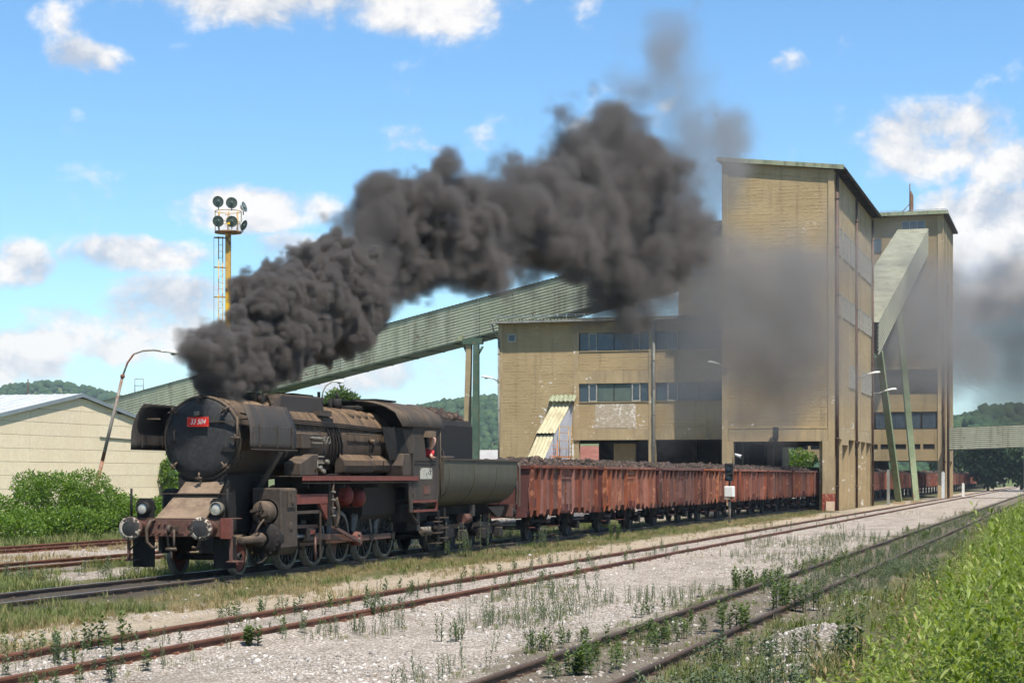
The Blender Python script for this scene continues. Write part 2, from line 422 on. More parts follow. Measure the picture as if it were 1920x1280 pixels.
# ------------------------------------------------------------------ common materials
def wall_material(name, c1, c2, course=.25, spots=.62, blotch=(.74, .70, .64), grime=(.13, .105, .06)):
    """rendered block masonry: faint courses, stains, flaked paint"""
    m = bpy.data.materials.new(name); m.use_nodes = True; g = NT(m.node_tree)
    out = g.n('ShaderNodeOutputMaterial'); b = g.n('ShaderNodeBsdfPrincipled'); g.l(b.outputs[0], out.inputs[0])
    tc = g.n('ShaderNodeTexCoord'); p = tc.outputs['Object']
    sep = g.n('ShaderNodeSeparateXYZ'); g.l(p, sep.inputs[0])
    wob = g.noise(p, 1.6, 3, .6)
    zz = g.m('ADD', sep.outputs[2], g.m('MULTIPLY', wob, .07))
    fr = g.m('FRACT', g.m('DIVIDE', zz, course))
    line = g.m('MULTIPLY', g.ramp(fr, .0, .10, 1, 0), g.ramp(g.noise(g.scale_vec(p, (.9, .9, 4)), 1.1, 3, .6), .42, .6))
    col = g.mix(g.ramp(g.noise(p, .35, 5, .6), .3, .7), c1, c2)
    col = g.mix(g.ramp(g.noise(p, 5, 4, .65), .3, .8, 0, .3), col, tuple(q * .6 for q in c1))
    st = g.noise(g.scale_vec(p, (1.7, 1.7, .12)), 1.0, 5, .65)
    col = g.mix(g.ramp(st, .52, .74, 0, .45), col, grime)
    hb = g.noise(g.scale_vec(p, (.12, .12, .9)), 1.0, 6, .7)
    col = g.mix(g.ramp(hb, .50, .70, 0, .32), col, tuple(q * .5 for q in c2))
    col = g.mix(g.m('MULTIPLY', line, .55), col, tuple(q * .42 for q in c1))
    sp = g.m('ADD', g.m('MULTIPLY', g.noise(g.scale_vec(p, (1, 1, 1.9)), 2.6, 7, .66), .62), g.m('MULTIPLY', g.noise(p, .28, 2, .5), .5))
    sp = g.m('ADD', sp, g.ramp(sep.outputs[2], 9.5, 4.5, -.03, .075))
    col = g.mix(g.ramp(sp, spots, spots + .03), col, blotch)
    g.l(col, b.inputs['Base Color']); b.inputs['Roughness'].default_value = .9; b.inputs['Specular IOR Level'].default_value = .2
    bp = g.n('ShaderNodeBump'); bp.inputs['Strength'].default_value = .7; bp.inputs['Distance'].default_value = .04
    h = g.m('SUBTRACT', g.noise(g.scale_vec(p, (1, 1, 3)), 6, 4, .6), g.m('MULTIPLY', line, .9))
    g.l(h, bp.inputs['Height']); g.l(bp.outputs[0], b.inputs['Normal'])
    return m
M_WALL = wall_material('tan_masonry', (.44, .322, .172), (.375, .27, .14), spots=.675)
M_WALL2 = wall_material('grey_tan_masonry', (.33, .245, .13), (.27, .20, .105), spots=.74)
M_PLASTER = pbr('tan_concrete', (.43, .32, .178), (.37, .27, .148), 1.2, .9, bump=.3, streak=2.0, streak_c=(.26, .20, .12), spots=.70, spots_c=(.66, .60, .5), spot_scale=4)
M_PATCH = pbr('bare_render', (.47, .39, .29), (.38, .30, .2), 3.0, .9, bump=.8, bscale=9, spots=.62, spots_c=(.64, .58, .5), spot_scale=5, stretch=(1, 1, 2.2))
M_DARKIN = pbr('near_black_finish', (.035, .033, .03), (.07, .06, .05), 1.5, .9)  # near-black mottle for inner walls, recesses, slots and eave brackets
M_REDPAINT = pbr('faded_red_paint', (.27, .055, .035), (.34, .10, .06), 3, .85, spots=.66, spots_c=(.45, .33, .2))
M_PIPE = pbr('brown_downpipe', (.10, .05, .032), (.17, .10, .06), 2, .6, streak=4, streak_c=(.05, .035, .03))
M_PIPEG = pbr('grey_downpipe', (.30, .29, .24), (.20, .20, .17), 2, .55, streak=5, streak_c=(.11, .10, .08))
M_ROOFG = pbr('green_roof_sheet', (.25, .28, .16), (.33, .33, .22), 1.0, .6, streak=2.5, streak_c=(.13, .13, .08), bump=.1)
M_ROOFD = pbr('dark_roof_felt', (.06, .058, .055), (.11, .10, .09), 1.0, .85)
M_GLASS = pbr('dull_window_glass', (.035, .055, .075), (.06, .085, .10), .7, .22, spec=.6)
M_GLASSG = pbr('dusty_green_glass', (.07, .10, .085), (.11, .14, .11), .5, .4, spec=.5)
M_FRAMEW = pbr('weathered_window_frame', (.42, .40, .34), (.30, .28, .23), 4, .7)
M_FRAMED = pbr('dark_window_frame', (.05, .05, .05), (.08, .08, .075), 4, .7)
M_GALV = pbr('pale_green_corrugated_sheet', (.50, .49, .34), (.58, .555, .41), .5, .55, streak=1.1, streak_c=(.27, .24, .15), bump=.15, bscale=12, rnd=.12, spots=.70, spots_c=(.22, .12, .07), spot_scale=1.6)
M_GALV2 = pbr('grey_green_gallery_sheet', (.25, .25, .175), (.31, .305, .22), .5, .7, streak=1.1, streak_c=(.16, .145, .10), bump=.15, bscale=12, rnd=.1)
M_GALVD = pbr('weathered_green_steel', (.055, .095, .06), (.09, .13, .085), 1.2, .6, spots=.68, spots_c=(.2, .11, .06))
M_RUSTSHEET = pbr('rust_red_sheet', (.20, .075, .05), (.28, .12, .085), 1.2, .7)
M_CREAMSHEET = pbr('cream_corrugated_sheet', (.56, .50, .32), (.48, .42, .26), 1.0, .6, streak=2.2, streak_c=(.36, .30, .18), bump=.1)
M_ORANGE = pbr('rusty_orange_paint', (.55, .20, .05), (.42, .15, .05), 3, .7, spots=.62, spots_c=(.2, .09, .04))
M_CREAM = pbr('cream_wall_panel', (.87, .73, .52), (.83, .69, .48), .6, .85, bump=.12, bscale=40, streak=.6, streak_c=(.78, .64, .44), rnd=.035)
M_LIGHTROOF = pbr('pale_metal_roof', (.50, .52, .52), (.60, .61, .60), .3, .5, streak=.8, streak_c=(.42, .43, .43))
M_TRIM = pbr('grey_metal_trim', (.27, .31, .33), (.22, .26, .28), 1.0, .5)
M_LAMPW = pbr('white_lamp_housing', (.70, .70, .66), (.55, .55, .5), 4, .5)
M_RUSTPOLE = pbr('rusty_lamp_pole', (.30, .27, .23), (.22, .18, .14), 2, .7, spots=.60, spots_c=(.20, .075, .035), spot_scale=2)
M_BLACK = pbr('black_paint', (.018, .018, .018), (.03, .03, .03), 4, .5)
M_WHITEBOX = pbr('white_enamel', (.78, .77, .73), (.70, .68, .62), 3, .4)
M_RAIL_RUST = pbr('rusty_rail', (.11, .045, .027), (.20, .085, .048), 2.0, .75, stretch=(.3, 1, 1), bump=.2, bscale=20, streak=None)
M_RAIL_DARK = pbr('dark_greasy_rail', (.055, .040, .032), (.12, .075, .05), 2.0, .65, stretch=(.3, 1, 1))
M_RAIL_STEEL = pbr('worn_rail_head', (.26, .24, .23), (.36, .34, .32), 2.0, .38, metal=.6, stretch=(.15, 1, 1))
M_YELLOW = pbr('yellow_paint', (.72, .42, .015), (.62, .34, .012), 1.5, .5, spots=.655, spots_c=(.13, .06, .03), spot_scale=3)
M_YELLOWOLD = pbr('stained_ochre_paint', (.60, .36, .07), (.45, .25, .06), 2.0, .6, spots=.62, spots_c=(.2, .10, .05), spot_scale=4)

# ------------------------------------------------------------------ tracks
def rail_mesh(x0, x1):
    prof = [(-.070, -.150), (.070, -.150), (.070, -.138), (.012, -.122), (.010, -.042), (.036, -.032), (.036, -.006), (.028, 0), (-.028, 0), (-.036, -.006), (-.036, -.032), (-.010, -.042), (-.012, -.122), (-.070, -.138)]
    b = MB(); b.prism(prof, 'x', x0, x1); return b
def track(yc, x0, x1, mat, headmat, label, clip_to):
    t = empty('railway_track', (x0, yc, 0), 0, label, 'railway track')
    for sgn in (-1, 1):
        b = rail_mesh(0, x1 - x0); b.v = [(q[0], q[1] + sgn * .7525, q[2]) for q in b.v]
        r_ = b.build('rail', mat, t)
        h = MB().box(0, x1 - x0, sgn * .7525 - .026, sgn * .7525 + .026, 0.0005, .003); h.build('running_surface', headmat, r_)
        c = MB()
        for k in range(int((clip_to - x0) / .66)):
            x = k * .66 + random.uniform(-.03, .03)
            for q in (-1, 1):
                c.box(x - .05, x + .05, sgn * .7525 + q * .045 - .03, sgn * .7525 + q * .045 + .03, -.137, -.10 + random.uniform(0, .012))
                c.tube((x, sgn * .7525 + q * .085, -.16), (x, sgn * .7525 + q * .085, -.075), .016, 5)
        o = c.build('rail_fastenings', mat, r_); tag(o, kind='stuff')
        for xj in range(0, int(min(x1, 95) - x0), 15):                      # joint bars
            MB().box(xj + 4.2, xj + 4.85, sgn * .7525 - .034, sgn * .7525 - .012, -.12, -.045).build('fishplate', mat, r_)
    s = MB().box(-.13, .13, -1.25, 1.25, -.32, -.165)
    first = None
    for k in range(int((min(clip_to, 75) - x0) / .66)):
        if first is None:
            first = s.build('sleeper', M_SLEEPER, t, bevel=.01); o = first
        else:
            o = first.copy(); COL.objects.link(o); o.parent = t
        o.location = (k * .66 + .33, random.uniform(-.05, .05), random.uniform(-.03, 0.006)); o.rotation_euler = (0, 0, random.uniform(-.02, .02))
    return t
M_SLEEPER = pbr('oiled_sleeper', (.05, .04, .03), (.12, .10, .075), 2.0, .9, stretch=(5, .6, 1), bump=.5)
track(5.69, 12, 520, M_RAIL_DARK, M_RAIL_DARK, 'dark greasy railway track nearest the grassy bank at lower right', 70)
track(12.46, 10, 520, M_RAIL_RUST, M_RAIL_RUST, 'red rusted empty railway track on white ballast in the middle foreground', 80)
track(19.4, 20, 520, M_RAIL_DARK, M_RAIL_STEEL, 'railway track the steam locomotive and its wagons stand on', 70)
track(26.35, 34, 130, M_RAIL_RUST, M_RAIL_RUST, 'rusty railway track just behind the locomotive, left of its buffers', 60)
track(32.85, 42, 130, M_RAIL_RUST, M_RAIL_RUST, 'farthest rusty railway track, along the foot of the green bushes', 60)

# ------------------------------------------------------------------ loading tower over the track
def downpipe(parent, x, y, z0, z1, r, mat, n_br=5):
    p = MB().tube((x, y, z0), (x, y, z1), r, 10).build('downpipe', mat, parent)
    for k in range(n_br):
        z = z0 + (z1 - z0) * (k + .5) / n_br; MB().tube((x, y, z - .04), (x, y, z + .04), r * 1.35, 10).build('pipe_bracket', mat, p)
    return p
def window(parent, axis, a0, a1, z0, z1, d, npane, mat=None, frame=None, fw=.05, open_=None):
    """strip window set into a wall; axis 'y' = wall seen along x (d is x), axis 'x' = wall seen along y (d is y)"""
    mat = mat or M_GLASS; frame = frame or M_FRAMED
    b = MB()
    def bx(u0, u1, z0_, z1_, d0, d1):
        return b.box(d0, d1, u0, u1, z0_, z1_) if axis == 'y' else b.box(u0, u1, d0, d1, z0_, z1_)
    for k in range(npane + 1):
        u = a0 + (a1 - a0) * k / npane
        u0, u1 = (u, u + fw) if k == 0 else (u - fw, u) if k == npane else (u - fw / 2, u + fw / 2)
        bx(u0, u1, z0, z1, d - .05, d + .03)
    bx(a0 + fw, a1 - fw, z0, z0 + fw, d - .047, d + .027); bx(a0 + fw, a1 - fw, z1 - fw, z1, d - .047, d + .027)
    o = b.build('window', frame, parent)
    for k in range(npane):
        u0 = a0 + (a1 - a0) * k / npane + fw * .45; u1 = a0 + (a1 - a0) * (k + 1) / npane - fw * .45
        q = MB(); 
        if axis == 'y': q.box(d - .004 + .006 * (k % 2), d + .006 + .006 * (k % 2), u0, u1, z0 + fw * .8, z1 - fw * .8)
        else: q.box(u0, u1, d - .004 + .006 * (k % 2), d + .006 + .006 * (k % 2), z0 + fw * .8, z1 - fw * .8)
        q.build('pane', mat, o)
    return o
def build_tower():
    T = empty('loading_tower', (133.1, 16.55, -.2), 0, 'tall tan loading tower with the coal train passing through its base', 'tower')
    W_, L = 8.15, 25.3; zt0, zt1 = 24.55, 25.45      # roof rises towards the far side
    top = lambda y: zt0 + (zt1 - zt0) * y / W_
    # front wall above the portal: outer frame and slightly recessed infill
    MB().prism([(.45, 5.9), (W_ - .45, 5.9), (W_ - .45, top(W_) - .7), (.45, top(0) - .7)], 'x', .05, .45).build('infill_wall', M_WALL, T)
    MB().prism([(.45, 5.02), (W_ - .45, 5.02), (W_ - .45, 5.897), (.45, 5.897)], 'x', 0, .46).build('lintel', M_PLASTER, T, .02)
    MB().prism([(.45, top(0) - .697), (W_ - .45, top(W_) - .697), (W_ - .45, top(W_)), (.45, top(0))], 'x', .02, .45).build('parapet_beam', M_WALL, T)
    c = MB().prism([(-.001, 1.25), (.85, 1.25), (.85, 5.017), (.447, 5.017), (.447, top(0)), (0, top(0))], 'x', -.02, .47); c.build('column', M_PLASTER, T, .02)
    MB().box(-.03, .5, -.04, .87, 0, 1.247).build('red_painted_plinth', M_REDPAINT, T, .02)
    MB().prism([(W_, 0), (W_ - .85, 0), (W_ - .85, 5.017), (W_ - .447, 5.017), (W_ - .447, top(W_)), (W_, top(W_))], 'x', -.02, .47).build('column', M_PLASTER, T, .02)
    # near side: wall above, deep recesses between piers below
    sills = [(.5, 4.45, 5.25), (4.8, 8.5, 4.85), (8.85, 12.7, 5.3), (13.05, 16.95, 5.3), (17.3, 20.9, 5.3), (21.25, 24.95, 5.3)]
    MB().box(.475, L, 0, .35, 6.2, 24.5).build('side_wall', M_WALL, T)
    b = MB(); px = .475
    for x0, x1, zt in sills:
        if x0 > px + .001: MB().box(px, x0, 0, 1.0, 0, 6.197).build('pier', M_PLASTER, T)
        MB().box(x0 + .001, x1 - .001, .002, .6, zt, 6.195).build('bay_lintel', M_PLASTER, T)
        px = x1
    MB().box(px, L, 0, 1.0, 0, 6.197).build('pier', M_PLASTER, T)
    MB().box(.5, L - .05, 1.003, 1.12, 0, 6.1).build('bay_back_wall', M_WALL, T)
    # far side, rear and interior
    MB().box(.475, L, W_ - .35, W_ - .002, 5.1, 25.2).build('far_wall', M_WALL, T)
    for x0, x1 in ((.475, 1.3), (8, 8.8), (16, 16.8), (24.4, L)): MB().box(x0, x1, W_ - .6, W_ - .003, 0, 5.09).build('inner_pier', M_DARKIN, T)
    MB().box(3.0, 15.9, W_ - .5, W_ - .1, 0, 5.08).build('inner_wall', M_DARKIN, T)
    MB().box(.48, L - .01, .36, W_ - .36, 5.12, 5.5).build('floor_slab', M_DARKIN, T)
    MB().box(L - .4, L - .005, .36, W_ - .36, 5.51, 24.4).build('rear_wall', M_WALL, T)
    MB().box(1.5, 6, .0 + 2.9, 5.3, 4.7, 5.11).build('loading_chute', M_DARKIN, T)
    # roof with eaves
    zz = lambda y, d: top(y) + d
    MB().prism([(-.7, zz(-.7, .02)), (W_ + .3, zz(W_ + .3, .02)), (W_ + .3, zz(W_ + .3, .2)), (-.7, zz(-.7, .2))], 'x', -.28, L + .5).build('roof_slab', M_ROOFD, T)
    f = MB().prism([(-.75, zz(-.75, -.02)), (W_ + .35, zz(W_ + .35, -.02)), (W_ + .35, zz(W_ + .35, .30)), (-.75, zz(-.75, .30))], 'x', -.36, -.285); f.build('roof_fascia', M_ROOFG, T)
    MB().tube((-.4, -.78, zz(-.75, .06)), (L + .55, -.78, zz(-.75, .06)), .09, 10).build('gutter', M_ROOFD, T)
    for k in range(26): MB().box(-.1 + k, -.02 + k, -.68, -.02, zz(-.5, -.13), zz(-.7, .017)).build('eave_bracket', M_DARKIN, T)
    MB().box(-.3, L, -.66, -.60, zz(-.66, .21), zz(-.66, .33)).build('snow_rail', M_ROOFD, T)
    # window rows on the side
    for z0, z1, bays in ((18.7, 20.7, (0, 1, 2, 3, 4, 5)), (14.3, 15.9, (0, 1, 2, 3, 4, 5)), (9.3, 11.0, (2, 4, 5))):
        for bay in bays:
            x0 = sills[bay][0]
            for k in range(2): window(T, 'x', x0 + .35 + k * 1.75, x0 + 1.75 + k * 1.75, z0, z1, -.035, 2, M_GLASS, M_FRAMEW, .06)
    for x in (12.87, 24.85): downpipe(T, x, -.16, 0, 24.2, .10, M_PIPE, 7)
    downpipe(T, .36, -.18, .05, 24.2, .13, M_PIPE, 7)
    for x in (4.62, 8.67, 17.12, 21.07): MB().box(x - .17, x + .17, -.03, -.002, 6.3, 24.4).build('pilaster', M_PLASTER, T)
    # paint flakes / raised cement band on the front
    MB().box(-.012, .049, .46, W_ - .46, 5.95, 6.05).build('string_course', M_PLASTER, T)
    # loose board leaning at the plinth
    bd = MB().cbox((-.20, .25, .36), (.05, .62, .70), Matrix.Rotation(R(14), 3, 'Y')).build('plywood_board', pbr('pale_plywood', (.55, .40, .28), (.47, .33, .22), 2, .8), None)
    bd.location = (133.1, 16.55, -.2); tag(bd, 'pale square board leaning on the red foot of the tower column', 'board')
    return T
build_tower()
# ------------------------------------------------------------------ corrugated sheet helper
def corrugated(p00, p10, p01, n_rib, depth, out, seg=4, wave='trap'):
    """sheet from p00 to p10 (along the ribs) and p00 to p01 (across them), ribs standing out along 'out'"""
    p00, p10, p01, out = Vector(p00), Vector(p10), Vector(p01), Vector(out).normalized()
    rows = []
    prof = []
    for k in range(n_rib):
        if wave == 'trap': prof += [(k + .0, 0), (k + .38, 0), (k + .5, 1), (k + .88, 1)]
        else: prof += [(k + i / 6, .5 - .5 * math.cos(2 * math.pi * i / 6)) for i in range(6)]
    prof.append((n_rib, 0))
    for t, h in prof:
        a = p00 + (p01 - p00) * (t / n_rib) + out * (h * depth)
        rows.append([a, a + (p10 - p00)])
    b = MB(); b.sheet(rows, 0, False); return b

# ------------------------------------------------------------------ three storey screening building
def build_sorting_house():
    T = empty('sorting_house', (138.5, 24.1, -.18), 0, 'long tan three storey building with window bands behind the coal wagons', 'building')
    T.scale = (.973, .973, .973); W_, D, H_ = 19.95, 16.0, 15.0
    # bays in y: right bay 0..7.05, middle 7.45..13.6, left 13.6..19.95 (left part solid)
    pil = [(6.95, 7.5)]
    bays = [(0.0, 6.95), (7.5, 13.55)]
    # solid left part, in courses
    for z0, z1 in ((0, 5.447), (5.45, 9.997), (10.0, H_ - .1)):
        MB().box(.0, .4, 13.65, W_ - .35, z0, z1).build('wall', M_WALL, T)
    MB().box(-.03, .42, W_ - .347, W_, 0, H_ - .1).build('corner_pilaster', M_PLASTER, T)
    MB().box(-.025, .43, 13.2, 13.647, 5.45, H_ - .1).build('pilaster', M_PLASTER, T)
    MB().box(-.035, .43, 6.95, 7.497, 0, H_ - .1).build('pilaster', M_PLASTER, T)
    for y0, y1 in ((0, 6.947), (7.5, 13.197)):
        MB().box(.0, .4, y0, y1, 14.0, H_ - .1).build('wall', M_WALL, T)
        MB().box(.02, .4, y0, y1, 10.95, 12.55).build('spandrel_wall', M_WALL, T)
        MB().box(.0, .4, y0, y1, 9.95, 10.947).build('concrete_beam', M_PLASTER, T)
        MB().box(.02, .4, y0, y1, 6.35, 8.5).build('spandrel_wall', M_WALL, T)
        MB().box(.0, .4, y0, y1, 5.45, 6.347).build('concrete_beam', M_PLASTER, T)
        for z0, z1 in ((12.56, 13.99), (8.51, 9.94)):
            n = 6; us = [y0 + .02, y0 + (y1 - y0) * .12, y0 + (y1 - y0) * .245, y0 + (y1 - y0) * .5, y0 + (y1 - y0) * .74, y0 + (y1 - y0) * .865, y1 - .02]
            for k in range(n):
                sash = k in (1, 4)
                low = z0 < 10 and k in (2, 3) and y0 > 5
                window(T, 'y', us[k], us[k + 1] - .004, z0, z1, .16 if not sash else .11, 1, M_GLASSG if low else M_GLASS, M_FRAMEW if sash else M_FRAMED, .09 if sash else .035)
        MB().box(-.045, .14, y0, y1, 8.44, 8.5).build('window_sill', M_PLASTER, T)
        MB().box(-.045, .14, y0, y1, 12.49, 12.55).build('window_sill', M_PLASTER, T)
    # bare repair patch between the windows and the beam, with its own rough edge
    MB().box(.004, .018, 8.55, 11.85, 6.4, 8.3).build('bare_render_patch', M_PATCH, T)
    # ground floor behind: dark back wall, columns
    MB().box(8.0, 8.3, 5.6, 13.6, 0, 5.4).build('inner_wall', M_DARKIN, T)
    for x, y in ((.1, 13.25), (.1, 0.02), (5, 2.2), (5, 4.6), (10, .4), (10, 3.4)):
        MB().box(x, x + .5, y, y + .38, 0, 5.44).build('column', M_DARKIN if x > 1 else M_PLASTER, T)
    MB().box(2.3, 2.8, 9.1, 10.9, 1.5, 5.2).build('hopper_wall', M_PLASTER, T)
    b = MB().prism([(10.9, 4.2), (11.5, 5.2), (10.9, 5.2)], 'x', 2.3, 2.8); b.build('hopper_bracket', M_DARKIN, T)
    MB().box(1.9, 2.25, 8.3, 9.3, 2.2, 3.4).build('hopper_gate', M_PLASTER, T)
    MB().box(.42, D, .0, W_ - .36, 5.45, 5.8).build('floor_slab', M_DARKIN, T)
    MB().box(.42, D, W_ - .34, W_ - .01, 0, H_ - .1).build('gable_wall', M_WALL, T)
    MB().box(D - .3, D, .0, W_ - .35, 5.81, H_ - .1).build('rear_wall', M_WALL, T)
    MB().box(.42, D - .31, .0, .3, 5.81, H_ - .1).build('party_wall', M_WALL, T)
    # roof: corrugated, low pitch, projecting eaves
    MB().box(-.85, D + .4, -.02, W_ + .35, H_ - .07, H_ + .06).build('roof_slab', M_ROOFD, T)
    corrugated((-.92, -.02, H_ + .07), (-.92 + 8, -.02, H_ + .75), (-.92, W_ + .45, H_ + .07), 70, .06, (0, 0, 1), wave='sine').build('roof_sheet', M_ROOFG, T)
    MB().box(-.98, -.86, -.02, W_ + .45, H_ - .14, H_ + .045).build('gutter', M_PIPEG, T)
    rl = MB()
    for k in range(28):
        y = k * .73 + .2; rl.tube((-.6, y, H_ + .12), (-.6, y, H_ + .50), .022, 5)
    for z in (.34, .47): rl.tube((-.6, .0, H_ + z), (-.6, W_ + .2, H_ + z), .018, 5)
    rl.build('roof_rail', M_TRIM, T)
    # small square vent at the top left
    window(T, 'y', 18.45, 19.15, 13.4, 14.05, -.03, 1, M_GLASS, M_FRAMEW, .10)
    downpipe(T, -.14, 7.05, 0, 14.9, .11, M_PIPEG, 7)
    p = downpipe(T, -.10, W_ - .05, 0, 13.6, .075, M_PIPEG, 6)
    MB().pipe([(-.85, W_ + .3, 14.8), (-.7, W_ + .2, 14.3), (-.3, W_, 13.9), (-.10, W_ - .05, 13.55)], .075, 8).build('swan_neck', M_PIPEG, p)
    return T
build_sorting_house()
# covered chute with cream sheets in front of the building, and the orange access ladder
def build_chute():
    T = empty('covered_chute', (138.4, 37.35, -.15), 0, 'cream corrugated covered chute sloping down the front of the long building', 'chute')
    A = [Vector(q) for q in ((-.05, .05, 8.35), (-.05, 1.55, 8.35), (-2.2, 2.4, 5.75), (-2.2, 1.0, 5.75))]
    corrugated(A[1], A[2], A[0], 5, .09, (-.75, 0, .65), wave='sine').build('roof_sheet', M_CREAMSHEET, T)
    Bq = [Vector(q) for q in ((-2.0, 1.0, 5.6), (-2.0, 2.45, 5.6), (-3.6, 3.05, 3.2), (-3.6, 1.7, 3.2))]
    corrugated(Bq[1], Bq[2], Bq[0], 5, .09, (-.75, 0, .65), wave='sine').build('roof_sheet', M_CREAMSHEET, T)
    corrugated((-.7, -.25, 8.25), (-.05, -.25, 8.75), (-.7, 1.85, 8.25), 6, .08, (0, 0, 1), wave='sine').build('hood_sheet', M_ROOFG, T)
    M_S = pbr('pale_blue_grey_sheet', (.46, .48, .55), (.38, .40, .47), 1.5, .5)
    MB().quad((-.04, .03, 8.2), (-2.2, .98, 5.7), (-2.0, .98, 3.0), (-.04, .35, 3.0)).build('side_sheet', M_S, T)
    MB().quad((-2.0, .98, 5.55), (-3.6, 1.68, 3.15), (-3.4, 1.65, 1.0), (-2.0, .97, 1.0)).build('side_sheet', M_S, T)
    MB().quad((-.04, 1.6, 8.2), (-2.2, 2.38, 5.7), (-3.6, 3.03, 3.15), (-3.4, 3.0, 1.0), (-.04, 2.0, 1.0)).build('side_sheet', M_DARKIN, T)
    for x, y in ((-3.3, 1.8), (-3.3, 2.8), (-1.2, 1.2)): MB().box(x, x + .12, y, y + .12, 0, 3.2).build('support_post', M_GALVD, T)
    L = empty('caged_ladder', (137.4, 37.5, -.15), 0, 'orange caged ladder with railings beside the cream covered chute', 'ladder')
    b = MB()
    for y in (.55, .98): b.tube((-1.2, y, 0), (-1.2, y, 5.2), .035, 6)
    for k in range(17): b.tube((-1.2, .55, .35 + k * .28), (-1.2, .98, .35 + k * .28), .022, 5)
    b.build('ladder_rails', M_ORANGE, L)
    for k in range(5):
        c = MB(); z = 2.2 + k * .45
        c.pipe([(-1.2, .5, z), (-1.55, .45, z), (-1.85, .76, z), (-1.55, 1.05, z), (-1.2, 1.02, z)], .025, 5); c.build('cage_hoop', M_ORANGE, L)
    for y, x in ((.47, -1.55), (.76, -1.85), (1.03, -1.55)): MB().tube((x, y, 2.1), (x, y, 4.1), .02, 5).build('cage_bar', M_ORANGE, L)
    MB().box(-1.1, -.2, -.35, 1.0, 3.9, 4.0).build('platform', M_ORANGE, L)
    for x, y in ((-1.1, -.33), (-1.1, .4), (-.25, -.33)): MB().tube((x, y, 4.0), (x, y, 6.3), .03, 6).build('handrail_post', M_YELLOWOLD, L)
    for z in (4.6, 5.2, 5.8, 6.25): MB().tube((-1.1, -.33, z), (-1.1, .4, z), .022, 5).build('handrail', M_YELLOWOLD, L)
    for x in (-1.05, -.3): MB().tube((x, -.3, 0), (x, -.3, 3.9), .05, 6).build('platform_leg', M_ORANGE, L)
build_chute()
# ------------------------------------------------------------------ taller block behind
def build_hoist_house():
    T = empty('hoist_house', (153.5, 24.9, -.2), 0, 'dark block behind the loading tower where the long conveyor gallery ends', 'building')
    MB().box(0, 14, 0, 7.3, 0, 23.5).build('wall', M_WALL2, T)
    MB().box(-.35, 14.3, -.2, 7.7, 23.505, 23.75).build('roof_slab', M_ROOFD, T)
    MB().box(-.35, -.2, -.2, 7.7, 23.755, 24.0).build('roof_fascia', M_ROOFD, T)
    window(T, 'y', 1.0, 3.2, 19.5, 21, -.03, 3); window(T, 'y', 4.2, 6.4, 19.5, 21, -.03, 3)
    MB().box(-.05, -.002, 0, .4, 0, 23.4).build('pilaster', M_PLASTER, T); MB().box(-.05, -.002, 6.9, 7.3, 0, 23.4).build('pilaster', M_PLASTER, T)
build_hoist_house()
